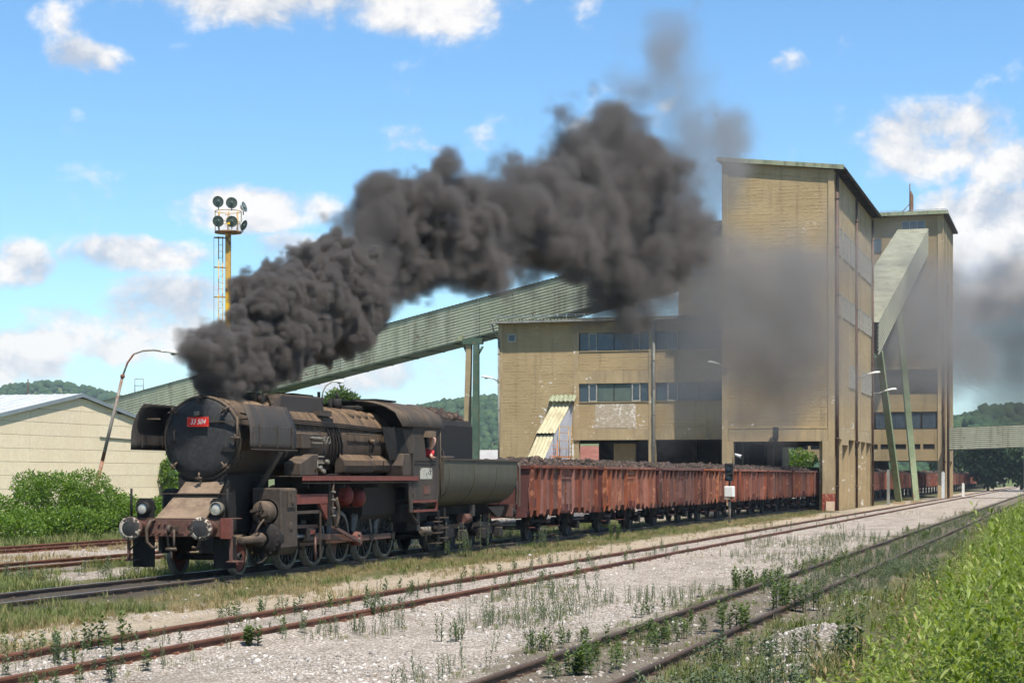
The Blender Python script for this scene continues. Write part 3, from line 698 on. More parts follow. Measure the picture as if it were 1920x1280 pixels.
# ------------------------------------------------------------------ far tower
def build_far_tower():
    T = empty('crushing_tower', (214.7, 14.4, -.2), 0, 'tallest grey tan tower at the right with a sign on its roof', 'tower')
    W_, D, H_ = 17.0, 17.5, 32.3; z0 = 4.3
    MB().box(0, .5, .0, W_, 14.9, 28.0).build('wall', M_WALL2, T)
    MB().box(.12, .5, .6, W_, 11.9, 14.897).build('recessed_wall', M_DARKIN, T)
    MB().box(.0, .5, .6, W_, 9.9, 11.897).build('wall', M_WALL2, T)
    MB().box(.0, .5, .6, W_, 6.2, 7.9).build('wall', M_WALL2, T)
    MB().box(.0, .5, .6, W_, z0, 5.6).build('lintel', M_WALL2, T)
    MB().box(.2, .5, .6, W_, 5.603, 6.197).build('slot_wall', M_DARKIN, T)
    MB().box(.0, .5, .0, W_, 28.003, H_).build('parapet_wall', M_WALL2, T)
    for k in range(9): window(T, 'y', .75 + k * 1.75, 2.3 + k * 1.75, 8.0, 9.8, .2, 3, M_GLASS, M_FRAMED, .05)
    for k in range(10): MB().box(-.003, .21, .62 + k * 1.6, .92 + k * 1.6, 5.6, 6.2).build('slot_pier', M_WALL2, T)
    for k in range(4): window(T, 'y', 6.9 + k * 1.1, 7.8 + k * 1.1, 27.8 + .4, 29.6 + .2, -.035, 2, M_GLASS, M_FRAMED)
    window(T, 'y', 2.0, 4.6, 30.3, 31.7, -.035, 3, M_GLASS, M_FRAMEW)
    MB().box(-.25, .0, 1.0, 12.0, 14.75, 14.97).build('ledge', M_PLASTER, T)
    for y in (2.4, 5.4): MB().tube((-.25, y, 16.6), (0, y, 16.6), .22, 10).build('vent_pipe', M_PLASTER, T)
    MB().box(-.1, .55, -.05, .58, 0, H_).build('corner_column', M_PLASTER, T)
    MB().box(.6, D, .0, .4, z0, H_).build('side_wall', M_WALL2, T)
    for x in (5.5, 11, D - .6): MB().box(x, x + .6, -.04, .5, 0, H_ - .1).build('side_column', M_PLASTER, T)
    MB().box(D - .4, D, .45, W_, z0 + .01, H_ - .02).build('rear_wall', M_WALL2, T)
    MB().box(.5, D - .41, W_ - .4, W_ - .01, z0, H_ - .02).build('far_wall', M_WALL2, T)
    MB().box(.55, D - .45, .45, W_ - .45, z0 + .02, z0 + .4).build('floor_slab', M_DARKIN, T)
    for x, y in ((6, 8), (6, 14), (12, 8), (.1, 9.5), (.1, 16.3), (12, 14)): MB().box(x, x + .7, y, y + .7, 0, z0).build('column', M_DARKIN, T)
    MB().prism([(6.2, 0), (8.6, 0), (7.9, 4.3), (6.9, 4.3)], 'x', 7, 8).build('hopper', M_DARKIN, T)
    MB().box(-.9, D + .4, -.6, W_ + .4, H_ + .003, H_ + .25).build('roof_slab', M_ROOFD, T)
    MB().box(-1.0, -.905, -.65, W_ + .45, H_ - .05, H_ + .38).build('roof_fascia', M_ROOFG, T)
    r_ = MB()
    for k in range(26): r_.tube((-.7, k * .68, H_ + .25), (-.7, k * .68, H_ + .6), .025, 4)
    r_.tube((-.7, -.5, H_ + .55), (-.7, W_, H_ + .55), .025, 4); r_.build('roof_rail', M_TRIM, T)
    downpipe(T, -.2, -.12, 0, 20.5, .14, M_PIPE, 5); downpipe(T, 6.9, -.16, 0, 25, .16, M_PIPE, 5)
    # rusted signboard seen nearly edge-on on the roof
    S = empty('roof_sign', (217.5, 18.2, 32.4), 0, 'rusty signboard on a steel frame on the roof of the tallest tower', 'signboard')
    MB().box(0, 3.4, 0, .08, .45, 2.9).build('board', pbr('rusty_sign_sheet', (.38, .19, .07), (.26, .12, .05), 1.2, .8, spots=.6, spots_c=(.1, .05, .03)), S)
    for x in (.1, 1.6, 3.2): MB().tube((x, .14, 0), (x, .14, 3.2 + (.6 if x < 1 else 0)), .07, 6).build('sign_post', M_PIPE, S)
    for x in (.1, 3.2): MB().tube((x, .14, 1.5), (x, 1.6, 0), .05, 6).build('sign_brace', M_PIPE, S)
    return T
build_far_tower()
# ------------------------------------------------------------------ conveyor galleries
def gallery(name, p0, p1, width, height, label, n_rib, sheets, mat, under, roof_over=.25):
    """inclined covered conveyor between two points of its near bottom edge; width goes to the left (far) side"""
    p0 = Vector(p0); p1 = Vector(p1); T = empty(name, p0, 0, label, 'conveyor gallery')
    d = p1 - p0; dh = Vector((d.x, d.y, 0)).normalized(); far = Vector((-dh.y, dh.x, 0))
    if far.dot(Vector((0, 0, 0)) - p0) > 0: far = -far            # away from the viewer
    up = Vector((0, 0, 1)); near = -far
    rnd = random.Random(5)
    for k in range(sheets):
        a = d * (k / sheets); b_ = d * ((k + 1) / sheets - .0006)
        o = corrugated(a + near * (.012 * (k % 2)), b_ + near * (.012 * (k % 2)), a + near * (.012 * (k % 2)) + up * height, n_rib, .11, near).build('side_sheet', mat, T)
    b = MB(); q = [Vector(), d, d + far * width, far * width]
    b.add([v - near * -.0 + far * .05 for v in q] + [v + up * .25 + far * .05 for v in q], [(3, 2, 1, 0), (4, 5, 6, 7), (0, 1, 5, 4), (1, 2, 6, 5), (2, 3, 7, 6), (3, 0, 4, 7)])
    b.build('floor_plate', under, T)
    n = max(4, int(d.length / .9))
    t0 = up * (height + .02) - far * roof_over
    corrugated(t0, t0 + far * (width + .5), t0 + d, n * 2, .06, (0, 0, 1), wave='sine').build('roof_sheet', mat, T)
    b = MB(); b.add([v + up * s_ + far * (width + o_) for s_ in (0, height) for v in (Vector(), d) for o_ in (0, .06)], [(0, 1, 3, 2), (4, 5, 7, 6), (0, 2, 6, 4), (1, 3, 7, 5), (0, 1, 5, 4), (2, 3, 7, 6)])
    b.build('far_side_sheet', under, T)
    for k in range(int(d.length / 3)):
        a = d * (k / int(d.length / 3)); MB().tube(a + far * .05, a + far * (width - .05), .09, 6).build('cross_beam', under, T)
    return T, d, far
gA, gB = Vector((173.72, 98.69, 6.75)), Vector((154.0, 29.0, 19.35))
GT, gd, gfar = gallery('conveyor_gallery', gA, gB, 3.0, 3.4, 'long green corrugated conveyor gallery rising from behind the locomotive into the smoke', 13, 9, M_GALV, M_GALVD)
def on_gal(t, h=0.0, o=0.0): return gd * t + Vector((0, 0, h)) - gfar * o
a, b_ = on_gal(.838, 1.75, .09), on_gal(.882, 1.75, .09)
MB().add([a, b_, b_ + Vector((0, 0, 1.0)), a + Vector((0, 0, 1.0)), a + gfar * .08, b_ + gfar * .08, b_ + gfar * .08 + Vector((0, 0, 1.0)), a + gfar * .08 + Vector((0, 0, 1.0))],
         [(0, 1, 2, 3), (7, 6, 5, 4), (0, 4, 5, 1), (1, 5, 6, 2), (2, 6, 7, 3), (3, 7, 4, 0)]).build('patch_sheet', M_RUSTSHEET, GT)
an = on_gal(.80, 3.45, 0); MB().tube(an, an + Vector((0, 0, 2.0)), .03, 5).build('lightning_rod', M_PIPE, GT)
fr = on_gal(.065, 3.45, -.8)
h_ = MB()
for q in (-.5, .5): h_.tube(fr + Vector((0, q, 0)), fr + Vector((0, q, 1.5)), .05, 5)
for z in (.8, 1.5): h_.tube(fr + Vector((0, -.5, z)), fr + Vector((0, .5, z)), .04, 5)
h_.build('roof_hatch_frame', M_TRIM, GT)
# two legged bent carrying the gallery, beside the long building
def build_bent():
    t = .657; top = gA + on_gal(t, -.05); T = empty('gallery_bent', (top.x, top.y, -.2), 0, 'two leg concrete and green steel trestle carrying the conveyor gallery', 'trestle')
    H_ = top.z + .2
    MB().add([Vector(q) for q in ((-.3, -.85, H_ - .55), (.3, -.85, H_ - .55), (.3, .95, H_ - .55), (-.3, .95, H_ - .55), (-.3, -.95, H_), (.3, -.95, H_), (.3, 1.05, H_), (-.3, 1.05, H_))],
             [(3, 2, 1, 0), (4, 5, 6, 7), (0, 1, 5, 4), (1, 2, 6, 5), (2, 3, 7, 6), (3, 0, 4, 7)]).build('cap_beam', M_GALVD, T)
    def leg(x0, y0, x1, y1, w, name, mat):
        b = MB(); b.add([(x0 + i * w, y0 + j * w, 0) for i, j in ((-1, -1), (1, -1), (1, 1), (-1, 1))] + [(x1 + i * w * .8, y1 + j * w * .8, H_ - .56) for i, j in ((-1, -1), (1, -1), (1, 1), (-1, 1))],
                         [(3, 2, 1, 0), (4, 5, 6, 7), (0, 1, 5, 4), (1, 2, 6, 5), (2, 3, 7, 6), (3, 0, 4, 7)]); b.build('leg', mat, T)
    leg(.8, 1.05, .1, .45, .30, 'leg', M_PLASTER); leg(-.9, -.5, -.1, -.3, .30, 'leg', M_GALVD)
    MB().tube((0, -.9, H_ - .75), (0, -.35, H_ - 1.6), .12, 8).build('knee_brace', M_GALVD, T)
    MB().tube((.2, .95, H_ - .75), (.2, .55, H_ - 1.6), .12, 8).build('knee_brace', M_GALVD, T)
    MB().box(-.35, .35, 1.0, 1.5, H_ - .2, H_ + .3).build('bearing_box', M_ROOFG, T)
build_bent()
G2, g2d, g2f = gallery('inclined_gallery', (158.9, 16.1, 12.4), (214.5, 16.1, 27.5), 2.95, 3.0, 'steep grey green conveyor gallery linking the loading tower to the tallest tower', 9, 4, M_GALV2, M_GALVD, .1)
def strut(p, q, w, label):
    p = Vector(p) - Vector(G2.location); q = Vector(q) - Vector(G2.location)
    o = MB().cbox((p + q) / 2, (w, w * .7, (q - p).length), rot_to(q - p)).build('leg', M_LEG, G2)
    MB().cbox(p + Vector((0, 0, .1)), (1, 1, .3)).build('footing', M_PLASTER, o)
M_LEG = pbr('pale_green_leg_paint', (.17, .21, .10), (.23, .26, .14), 1.0, .6, spots=.66, spots_c=(.2, .12, .07))
strut((168.1, 15.1, -.2), (162.4, 16.3, 13.2), .55, 'pale green slanting leg nearer the loading tower, under the steep gallery')
strut((175.5, 14.2, -.2), (181.0, 16.3, 18.1), .55, 'pale green slanting leg nearer the tallest tower, under the steep gallery')
gallery('cross_gallery', (213.0, 13.6, 5.3), (211.5, -22, 6.4), 2.2, 2.45, 'ribbed grey conveyor gallery crossing above the tracks at the right edge', 11, 3, M_GALV, M_GALVD, .1)

# ------------------------------------------------------------------ cream warehouse at the left
def build_warehouse():
    x0, xr, x1, ze, zr = 97.6, 109.9, 122.2, 5.9, 7.95; cx = xr
    T = empty('warehouse', (xr, 64, -.2), 0, 'cream panelled warehouse with a low pitched metal roof behind the bushes', 'warehouse')
    roofz = lambda x: zr - (zr - ze) * abs(x) / (x1 - xr)
    MB().box(x0 - cx + .05, x1 - cx - .05, .14, .4, 0, ze - .1).build('back_wall', M_TRIM, T)
    cols = [-12.3, -6.3, .0, 6.2, 12.3]; rh = .86
    for c0, c1 in zip(cols[:-1], cols[1:]):
        z = 0.0
        while z < zr:
            za, zb = z, z + rh - .02
            pts = []
            # clip the panel by the roof line
            N = 10
            lo = [(c0 + .012 + (c1 - c0 - .024) * i / N) for i in range(N + 1)]
            up = [(x, min(zb, roofz(x) - .12)) for x in lo]
            keep = [(x, t) for x, t in up if t > za + .03]
            if len(keep) >= 2:
                poly = [(keep[0][0], za), (keep[-1][0], za)] + [(x, t) for x, t in reversed(keep)]
                off = random.uniform(0, .012)
                MB().prism(poly, 'y', -off, .13).build('wall_panel', M_CREAM, T)
            z += rh
    for s_, xe in ((-1, x0 - cx - .5), (1, x1 - cx + .5)):
        zz = roofz(abs(xe))
        vs = [(0, -.14, zr), (xe, -.14, zz), (xe, 60, zz), (0, 60, zr)]
        b = MB(); b.add(vs + [(x, y, z + .1) for x, y, z in vs], [(3, 2, 1, 0), (4, 5, 6, 7), (0, 1, 5, 4), (1, 2, 6, 5), (2, 3, 7, 6), (3, 0, 4, 7)]); o = b.build('roof_slope', M_LIGHTROOF, T)
        seam = MB()
        for k in range(60):
            y = -.1 + k * 1.0; seam.add([(0, y, zr + .10), (xe, y, zz + .10), (xe, y + .05, zz + .10), (0, y + .05, zr + .10), (0, y, zr + .14), (xe, y, zz + .14), (xe, y + .05, zz + .14), (0, y + .05, zr + .14)], [(4, 5, 6, 7), (0, 1, 5, 4), (2, 3, 7, 6)])
        seam.build('roof_seams', M_LIGHTROOF, o)
        b = MB(); b.add([(0, -.21, zr - .12), (xe, -.21, zz - .12), (xe, -.21, zz + .13), (0, -.21, zr + .13), (0, -.145, zr - .12), (xe, -.145, zz - .12), (xe, -.145, zz + .13), (0, -.145, zr + .13)], [(3, 2, 1, 0), (4, 5, 6, 7), (0, 1, 5, 4), (1, 2, 6, 5), (2, 3, 7, 6), (3, 0, 4, 7)])
        b.build('verge_trim', M_TRIM, T)
    MB().box(x0 - cx + .02, x0 - cx + .15, .3, 60, 0, ze - .1).build('side_wall', M_CREAM, T)
    MB().box(x1 - cx - .15, x1 - cx - .02, .3, 60, 0, ze - .1).build('side_wall', M_CREAM, T)
    MB().tube((3.2, 6, 7.4), (3.2, 6, 9.3), .04, 5).build('roof_aerial', M_PIPE, T)
    MB().tube((2.5, -.05, 5.2), (9.5, -.05, 5.05), .05, 6).build('conduit', M_PIPEG, T)
build_warehouse()
# low shed glimpsed between the trestle and the long building
def build_shed():
    T = empty('low_shed', (185, 62, -.2), 0, 'low grey roofed shed seen between the trestle legs and the long building', 'shed')
    MB().box(0, 10, -8, 14, 0, 3.2).build('wall', pbr('grey_shed_wall', (.17, .17, .16), (.10, .10, .10), 1.5, .85), T)
    MB().prism([(-8.6, 3.2), (14.6, 3.2), (14.6, 3.35), (-8.6, 3.35)], 'x', -.8, 4).build('roof_eave', M_TRIM, T)
    b = MB(); b.add([(-.8, -8.6, 3.36), (-.8, 14.6, 3.36), (7, 14.6, 5.4), (7, -8.6, 5.4)], [(0, 1, 2, 3)]); b.build('roof_slope', pbr('pale_shed_roof', (.42, .40, .37), (.34, .32, .30), .8, .7), T)
    for k in range(8): window(T, 'y', -7 + k * 2.6, -5.2 + k * 2.6, 1.4, 2.6, -.03, 3, M_GLASS, M_FRAMEW)
build_shed()
# brighter sheds seen through the open ground floor of the long building
def build_yard_sheds():
    T = empty('yard_shed', (176, 42, -.2), 0, 'rust roofed low shed seen through the open floor of the long building', 'shed')
    MB().box(0, 8, -5, 6, 0, 3.6).build('wall', M_WALL2, T)
    b = MB(); b.add([(-.6, -5.5, 3.6), (-.6, 6.5, 3.6), (5, 6.5, 5.6), (5, -5.5, 5.6)], [(0, 1, 2, 3)]); b.build('roof_slope', M_RUSTSHEET, T)
    for i, (x, y, c, nm) in enumerate(((160.5, 31.9, M_YELLOWOLD, 'yellow green steel hopper leg nearer the downpipe, under the long building'), (160.5, 27.3, M_LEG, 'pale green steel hopper leg close to the loading tower, under the long building'))):
        H = empty('hopper_leg', (x, y, -.2), 0, nm, 'support leg')
        b = MB(); b.prism([(-.45, 0), (.45, 0), (.75, 5), (.05, 5)], 'x', 0, .5); b.build('shaft', (pbr('lime_paint', (.50, .52, .10), (.40, .42, .08), 2, .6) if i == 0 else M_LEG), H)
        MB().box(-.1, .6, -.6, .6, 0, .18).build('footing', M_PLASTER, H)
build_yard_sheds()

# ------------------------------------------------------------------ floodlight mast
M_LAMPG = pbr('dark_green_reflector', (.075, .10, .085), (.11, .14, .12), 3, .35, spec=.5)
def build_mast():
    T = empty('floodlight_mast', (106.6, 51.5, -.2), YAW, 'yellow floodlight mast with a caged ladder and round platform, left of the smoke', 'floodlight mast')
    H_ = 17.95; q = .53
    MB().box(-.17, .17, -.17, .17, 0, 14.4).build('mast_shaft', M_YELLOW, T, .02)
    MB().box(-.166, .166, -.166, .166, 14.4, H_).build('mast_shaft', M_YELLOWOLD, T, .02)
    l = MB()
    for y in (.36, .62): l.tube((.05, y, 2), (.05, y, H_ - .2), .032, 6)
    l.build('ladder', M_YELLOWOLD, T)
    for k in range(38): MB().tube((.05, .36, 2.4 + k * .40), (.05, .62, 2.4 + k * .40), .014, 4).build('ladder_rung', M_YELLOWOLD, T)
    for k in range(9):
        z = 2.6 + k * 1.88; MB().pipe([(.05, .17, z), (.05, .66, z), (-.15, .88, z), (-.42, .80, z), (-.42, .40, z), (-.1, .17, z)], .03, 6).build('ladder_hoop', M_YELLOWOLD, T)
    MB().tube((-.2, .88, 3), (-.2, .88, H_ - .3), .012, 4).build('cable', M_BLACK, T)
    MB().disc((0, 0, H_ + .05), (0, 0, 1), .86, .10, 28).build('platform', pbr('rusty_brown_platform', (.22, .11, .05), (.30, .17, .08), 3, .8), T)
    for z in (.62, 1.32): MB().torus((0, 0, H_ + z + .06), (0, 0, 1), .82, .026, 28, 6).build('guard_ring', M_YELLOWOLD, T)
    for k in range(8):
        t = k * math.pi / 4 + .2; MB().tube((.82 * math.cos(t), .82 * math.sin(t), H_ + .1), (.82 * math.cos(t), .82 * math.sin(t), H_ + 1.38), .026, 6).build('guard_post', M_YELLOWOLD, T)
    for k in range(5): MB().tube((0, -.2, H_ + .2 + k * .24), (0, .22, H_ + .2 + k * .24), .015, 4).build('rung', M_YELLOWOLD, T)
    MB().box(-.95, -.83, -.25, -.07, H_ + .42, H_ + .66).build('switch_box', M_YELLOW, T)
    M_CAP = pbr('lamp_cap', (.16, .20, .18), None, 3, .4)
    def lamp(p, aim, silver=False):
        aim = Vector(aim).normalized(); p = Vector((p[0] * q, p[1] * q, H_ + p[2] * q)); sc = lambda pr: [(a * q, b * q) for a, b in pr]
        o = MB().lathe(sc([(-.42, .10), (-.40, .26), (-.25, .40), (0, .66), (.06, .68), (.06, .64), (.02, .62)]), p, aim, 24).build('floodlight', M_LAMPW if silver else M_LAMPG, T)
        MB().lathe(sc([(.03, 0), (.035, .63)]), p, aim, 24).build('lens', M_LAMPG, o)
        MB().lathe(sc([(-.06, 0), (.10, .16), (.0, .2)]), p + aim * .03, aim, 14).build('bulb_cap', M_CAP, o)
        w = p - Vector((0, 0, .62 * q)) - aim * .06
        MB().tube(w - Vector((0, 0, .16)), w + Vector((0, 0, .08)), .035, 6).build('bracket', M_BLACK, o)
    lamp((-1.55, .95, 3.55), (-1, .15, -.25)); lamp((-1.6, -.65, 3.4), (-1, -.1, -.25))
    lamp((-1.7, .92, 1.2), (-1, .1, -.3)); lamp((-1.75, -.7, 1.17), (-1, -.1, -.3))
    lamp((-.3, -1.95, 3.1), (-.35, -1, .32), True); lamp((-.4, -1.9, .9), (-.4, -1, -.45), True)
build_mast()
# ------------------------------------------------------------------ lamps
def lamp_head(T, p, d, L, mat=None):
    d = Vector(d).normalized(); p = Vector(p); up = Vector((0, 0, 1)); sd = d.cross(up).normalized()
    b = MB(); rows = []
    for t, w, h, dz in ((0, .05, .05, 0), (.25, .10, .10, .01), (.6, .17, .15, .0), (.9, .15, .12, -.02), (1, .05, .04, -.03)):
        c = p + d * L * t + up * dz; rows.append([c + sd * w, c + sd * w * .6 + up * h * .8, c + up * h, c - sd * w * .6 + up * h * .8, c - sd * w, c - sd * w * .8 - up * .05, c + sd * w * .8 - up * .05, c + sd * w])
    b.sheet(rows, 0); o = b.build('lamp_head', mat or M_LAMPW, T)
    g_ = MB(); c = p + d * L * .6 - up * .06; g_.lathe([(0, .14), (.05, .11), (.08, 0)], c, (0, 0, -1), 12); g_.build('lamp_glass', M_GLASSG, o)
    return o
def build_street_lamp():
    T = empty('street_lamp', (75.5, 43.7, -.2), 0, 'rusty leaning street lamp rising from the bushes before the cream warehouse', 'street lamp')
    ld = Vector((.5, -1.63, 7.12)); o = Vector((0, 0, 0))
    MB().tube(o, ld * .45, .10, 10, .085).build('pole', pbr('rust_streaked_pole', (.30, .13, .07), (.33, .27, .21), 1.6, .75, spots=.58, spots_c=(.16, .06, .03)), T)
    MB().tube(ld * .451, ld, .085, 10, .07).build('pole', M_RUSTPOLE, T)
    MB().tube(ld * .99, ld * 1.01, .10, 10).build('collar', M_RUSTPOLE, T)
    pts = [ld + Vector(q) for q in ((0, 0, 0), (.06, -.22, .62), (.14, -.5, 1.02), (.24, -.92, 1.17), (.36, -1.4, 1.20), (.44, -1.75, 1.15))]
    MB().pipe(pts, .045, 8).build('curved_arm', M_RUSTPOLE, T)
    lamp_head(T, pts[-1], (.22, -1, -.12), .95)
build_street_lamp()
def wall_lamp(loc, d, label, arm=.9, rise=.25):
    T = empty('wall_lamp', loc, 0, label, 'wall lamp'); d = Vector(d).normalized()
    MB().cbox((0, 0, 0), (.16, .16, .3)).build('wall_bracket', M_PIPEG, T)
    MB().pipe([(0, 0, 0), d * arm * .4 + Vector((0, 0, .04)), d * arm + Vector((0, 0, rise))], .05, 6).build('arm', M_PIPEG, T)
    lamp_head(T, d * arm + Vector((0, 0, rise)), d + Vector((0, 0, .18)), 1.0)
wall_lamp((138.4, 43.5, 9.8), (-.35, .9, 0), 'white lamp on the left corner of the long building', .35, .2)
wall_lamp((133.0, 24.3, 10.2), (-.5, .85, 0), 'white lamp on the left edge of the loading tower', .5, .25)
wall_lamp((146.0, 16.25, 10.0), (.2, -1, 0), 'white lamp halfway along the near side of the loading tower', .7, .3)
wall_lamp((158.2, 16.3, 9.3), (.25, -1, 0), 'white lamp at the rear corner of the loading tower', .9, .25)
def small_flood():
    T = empty('floodlight', (132.95, 23.8, 3.85), 0, 'small white floodlight on the left pier of the tower portal', 'floodlight')
    MB().tube((0, 0, 0), (-.15, -.2, .05), .03, 6).build('arm', M_PIPEG, T)
    MB().tube((-.12, -.12, .05), (-.3, -.62, -.12), .09, 10, .13).build('housing', M_WHITEBOX, T)
    MB().tube((-.3, -.62, -.12), (-.31, -.645, -.128), .11, 10).build('glass', M_GLASS, T)
small_flood()
def far_lamp_behind():
    T = empty('street_lamp', (111.1, 47.0, -.2), 0, 'thin curved street lamp rising behind the locomotive boiler under the gallery', 'street lamp')
    MB().tube((0, 0, 0), (0, 0, 7.4), .07, 8, .05).build('pole', M_RUSTPOLE, T)
    pts = [(0, 0, 7.4), (0, -.1, 8.0), (.03, -.3, 8.4), (.1, -.7, 8.65)]
    MB().pipe(pts, .045, 6).build('curved_arm', M_RUSTPOLE, T); lamp_head(T, pts[-1], (.1, -1, 0), .8)
far_lamp_behind()
# ------------------------------------------------------------------ signals
def signal_head(T, p, d, n, mat):
    """black backing box with hooded lenses facing direction d"""
    d = Vector(d).normalized(); p = Vector(p); sd = d.cross(Vector((0, 0, 1))).normalized()
    M = Matrix((sd, -d, Vector((0, 0, 1)))).transposed()
    o = MB().cbox(p, (.42, .22, .46 * n), M).build('signal_head', mat, T, .03)
    for k in range(n):
        c = p + Vector((0, 0, (n - 1) * .23 - k * .46)) + d * .11
        MB().lathe([(0, .17), (.26, .185), (.26, .165), (0, .15)], c, d, 16, -.6, 3.8).build('hood', mat, o)
        MB().lathe([(.0, 0), (.012, .145)], c, d, 16).build('lens', M_GLASS, o)
def build_signals():
    T = empty('shunting_signal', (93.5, 16.95, -.2), 0, 'two lamp shunting signal on a rusty post with a white box, before the red wagons', 'signal')
    MB().tube((0, 0, 0), (0, 0, 1.75), .07, 8).build('post', M_RUSTPOLE, T)
    MB().tube((0, 0, 1.75), (0, 0, 2.5), .05, 8).build('upper_post', M_BLACK, T)
    signal_head(T, (-.1, 0, 2.72), (-1, -.12, 0), 2, M_BLACK)
    b = MB().cbox((-.12, -.02, 1.72), (.34, .5, .56), Matrix.Rotation(R(-8), 3, 'Z')).build('relay_box', M_WHITEBOX, T, .04)
    MB().box(-.25, .15, -.22, .22, 1.32, 1.43).build('box_bracket', M_RUSTPOLE, T)
    MB().box(-.15, .15, -.15, .15, -.1, .1).build('footing', M_PLASTER, T)
    T = empty('portal_signal', (132.95, 20.7, 5.3), 0, 'black two lamp signal fixed above the tower portal', 'signal')
    MB().box(-.14, .13, -.1, .1, -.55, .2).build('mount', M_BLACK, T)
    signal_head(T, (-.25, 0, .12), (-1, -.1, 0), 2, M_BLACK)
build_signals()
def post(loc, h, w, mat, label, stripe=None):
    T = empty('marker_post', loc, 0, label, 'marker post')
    MB().box(-w, w, -w, w, 0, h).build('shaft', mat, T, .01)
    MB().prism([(-w, h), (w, h), (0, h + w)], 'x', -w, w).build('cap', mat, T)
    if stripe: MB().box(-w - .004, w + .004, -w - .004, w + .004, h * .1, h * .4).build('painted_foot', stripe, T)
post((163.2, 15.6, -.2), 3.0, .12, M_PIPEG, 'thin grey post between the loading tower and the nearer slanting leg')
post((200.0, 13.4, -.2), 2.9, .16, M_WHITEBOX, 'white post before the near corner of the tallest tower')
post((226.0, 12.8, -.2), 1.6, .15, M_WHITEBOX, 'short white post just right of the tallest tower')
# ------------------------------------------------------------------ locomotive materials
def dusty(name, base, dust, rough=.75, lo=.1, hi=.75, streak=(.05, .04, .03), amount=.9, side=.25, st_scale=2.6, metal=0.0):
    """painted steel with dust that has settled on what faces up, run down in streaks by rain"""
    m = bpy.data.materials.new(name); m.use_nodes = True; g = NT(m.node_tree)
    out = g.n('ShaderNodeOutputMaterial'); b = g.n('ShaderNodeBsdfPrincipled'); g.l(b.outputs[0], out.inputs[0])
    tc = g.n('ShaderNodeTexCoord'); p = tc.outputs['Object']; ge = g.n('ShaderNodeNewGeometry')
    sp = g.n('ShaderNodeSeparateXYZ'); g.l(ge.outputs['Normal'], sp.inputs[0])
    st = g.noise(g.scale_vec(p, (st_scale, st_scale * .35, st_scale * .14)), 1.0, 6, .68)
    n1 = g.noise(p, 2.2, 5, .62); n2 = g.noise(p, 11, 4, .65)
    f = g.ramp(g.m('ADD', sp.outputs[2], g.m('MULTIPLY', g.m('SUBTRACT', n1, .5), .9)), lo, hi, side, amount)
    f = g.m('MULTIPLY', f, g.ramp(st, .38, .60, .35, 1.0))
    bc = g.mix(g.ramp(n2, .3, .75), base, tuple(q * 1.9 + .006 for q in base))
    dc = g.mix(g.ramp(n1, .35, .68), dust, tuple(q * .55 for q in dust))
    dc = g.mix(g.ramp(n2, .45, .75, 0, .5), dc, tuple(min(q * 1.3, 1) for q in dust))
    col = g.mix(f, bc, dc)
    col = g.mix(g.ramp(g.noise(p, 4.5, 6, .7), .60, .72, 0, .6), col, streak)
    g.l(col, b.inputs['Base Color']); b.inputs['Specular IOR Level'].default_value = .22; b.inputs['Metallic'].default_value = metal
    g.l(g.ramp(n2, .2, .8, rough - .15, min(1, rough + .15)), b.inputs['Roughness'])
    bp = g.n('ShaderNodeBump'); bp.inputs['Strength'].default_value = .25; bp.inputs['Distance'].default_value = .012
    g.l(g.m('ADD', g.noise(p, 3.0, 3, .5), g.m('MULTIPLY', n2, .5)), bp.inputs['Height']); g.l(bp.outputs[0], b.inputs['Normal'])
    return m
M_SOOT = dusty('sooty_black_steel', (.010, .0095, .009), (.062, .045, .031), .78, .3, 1.0, amount=.8, side=.05)
M_SOOT2 = dusty('sooty_brown_casing', (.017, .0145, .0125), (.11, .075, .047), .75, .25, 1.0, amount=.85, side=.07)
M_DOOR = dusty('matt_black_door', (.022, .0215, .021), (.045, .041, .037), .72, .5, 1.0, amount=.3, side=.06)
M_BOILER = dusty('dust_caked_boiler', (.026, .020, .016), (.235, .148, .082), .8, -.15, .85, streak=(.022, .018, .014), amount=.95, side=.13)
M_SMOKEBOX = dusty('brown_smokebox', (.022, .019, .016), (.26, .17, .10), .75, .15, .9, amount=.95, side=.06)
M_DEFL = dusty('grey_black_plate', (.028, .026, .024), (.085, .062, .044), .62, -.05, .9, amount=.9, side=.28)
M_APRON = dusty('dusty_apron_plate', (.10, .072, .048), (.235, .165, .11), .85, .0, .6, amount=1.0, side=.5, streak=(.2, .13, .08))
M_CYL = dusty('dusty_cylinder', (.032, .025, .020), (.175, .122, .079), .72, -.05, .9, amount=.9, side=.24)
M_UNDER = dusty('greasy_black_underframe', (.011, .010, .0095), (.05, .038, .028), .85, .3, 1.0, amount=.6, side=.15)
M_REDBR = dusty('oxide_red_paint', (.115, .028, .021), (.16, .095, .068), .7, .4, 1.0, amount=.75, side=.25)
M_BEAM = dusty('brown_red_beam', (.075, .030, .024), (.17, .11, .075), .75, .2, 1.0, amount=.85, side=.35)
M_TYRE = dusty('worn_wheel_tyre', (.10, .092, .075), (.20, .17, .125), .5, .2, 1.0, amount=.5, side=.3)
M_WHEEL = dusty('dark_wheel_spokes', (.012, .012, .012), (.05, .041, .032), .65, .2, 1.0, amount=.6, side=.2)
M_STEELROD = dusty('oily_steel_rod', (.085, .042, .032), (.16, .10, .075), .5, .3, 1.0, amount=.6, side=.3, metal=.2)
M_BRIGHT = pbr('bright_worn_steel', (.45, .46, .48), (.30, .30, .31), 5, .35, metal=.7)
M_CAB = dusty('sooty_cab_sheet', (.025, .022, .019), (.145, .102, .066), .7, -.1, .9, amount=.92, side=.30)
M_TENDER = dusty('olive_tender_tub', (.040, .040, .029), (.17, .135, .083), .6, -.2, .9, amount=.7, side=.22, st_scale=3.2)
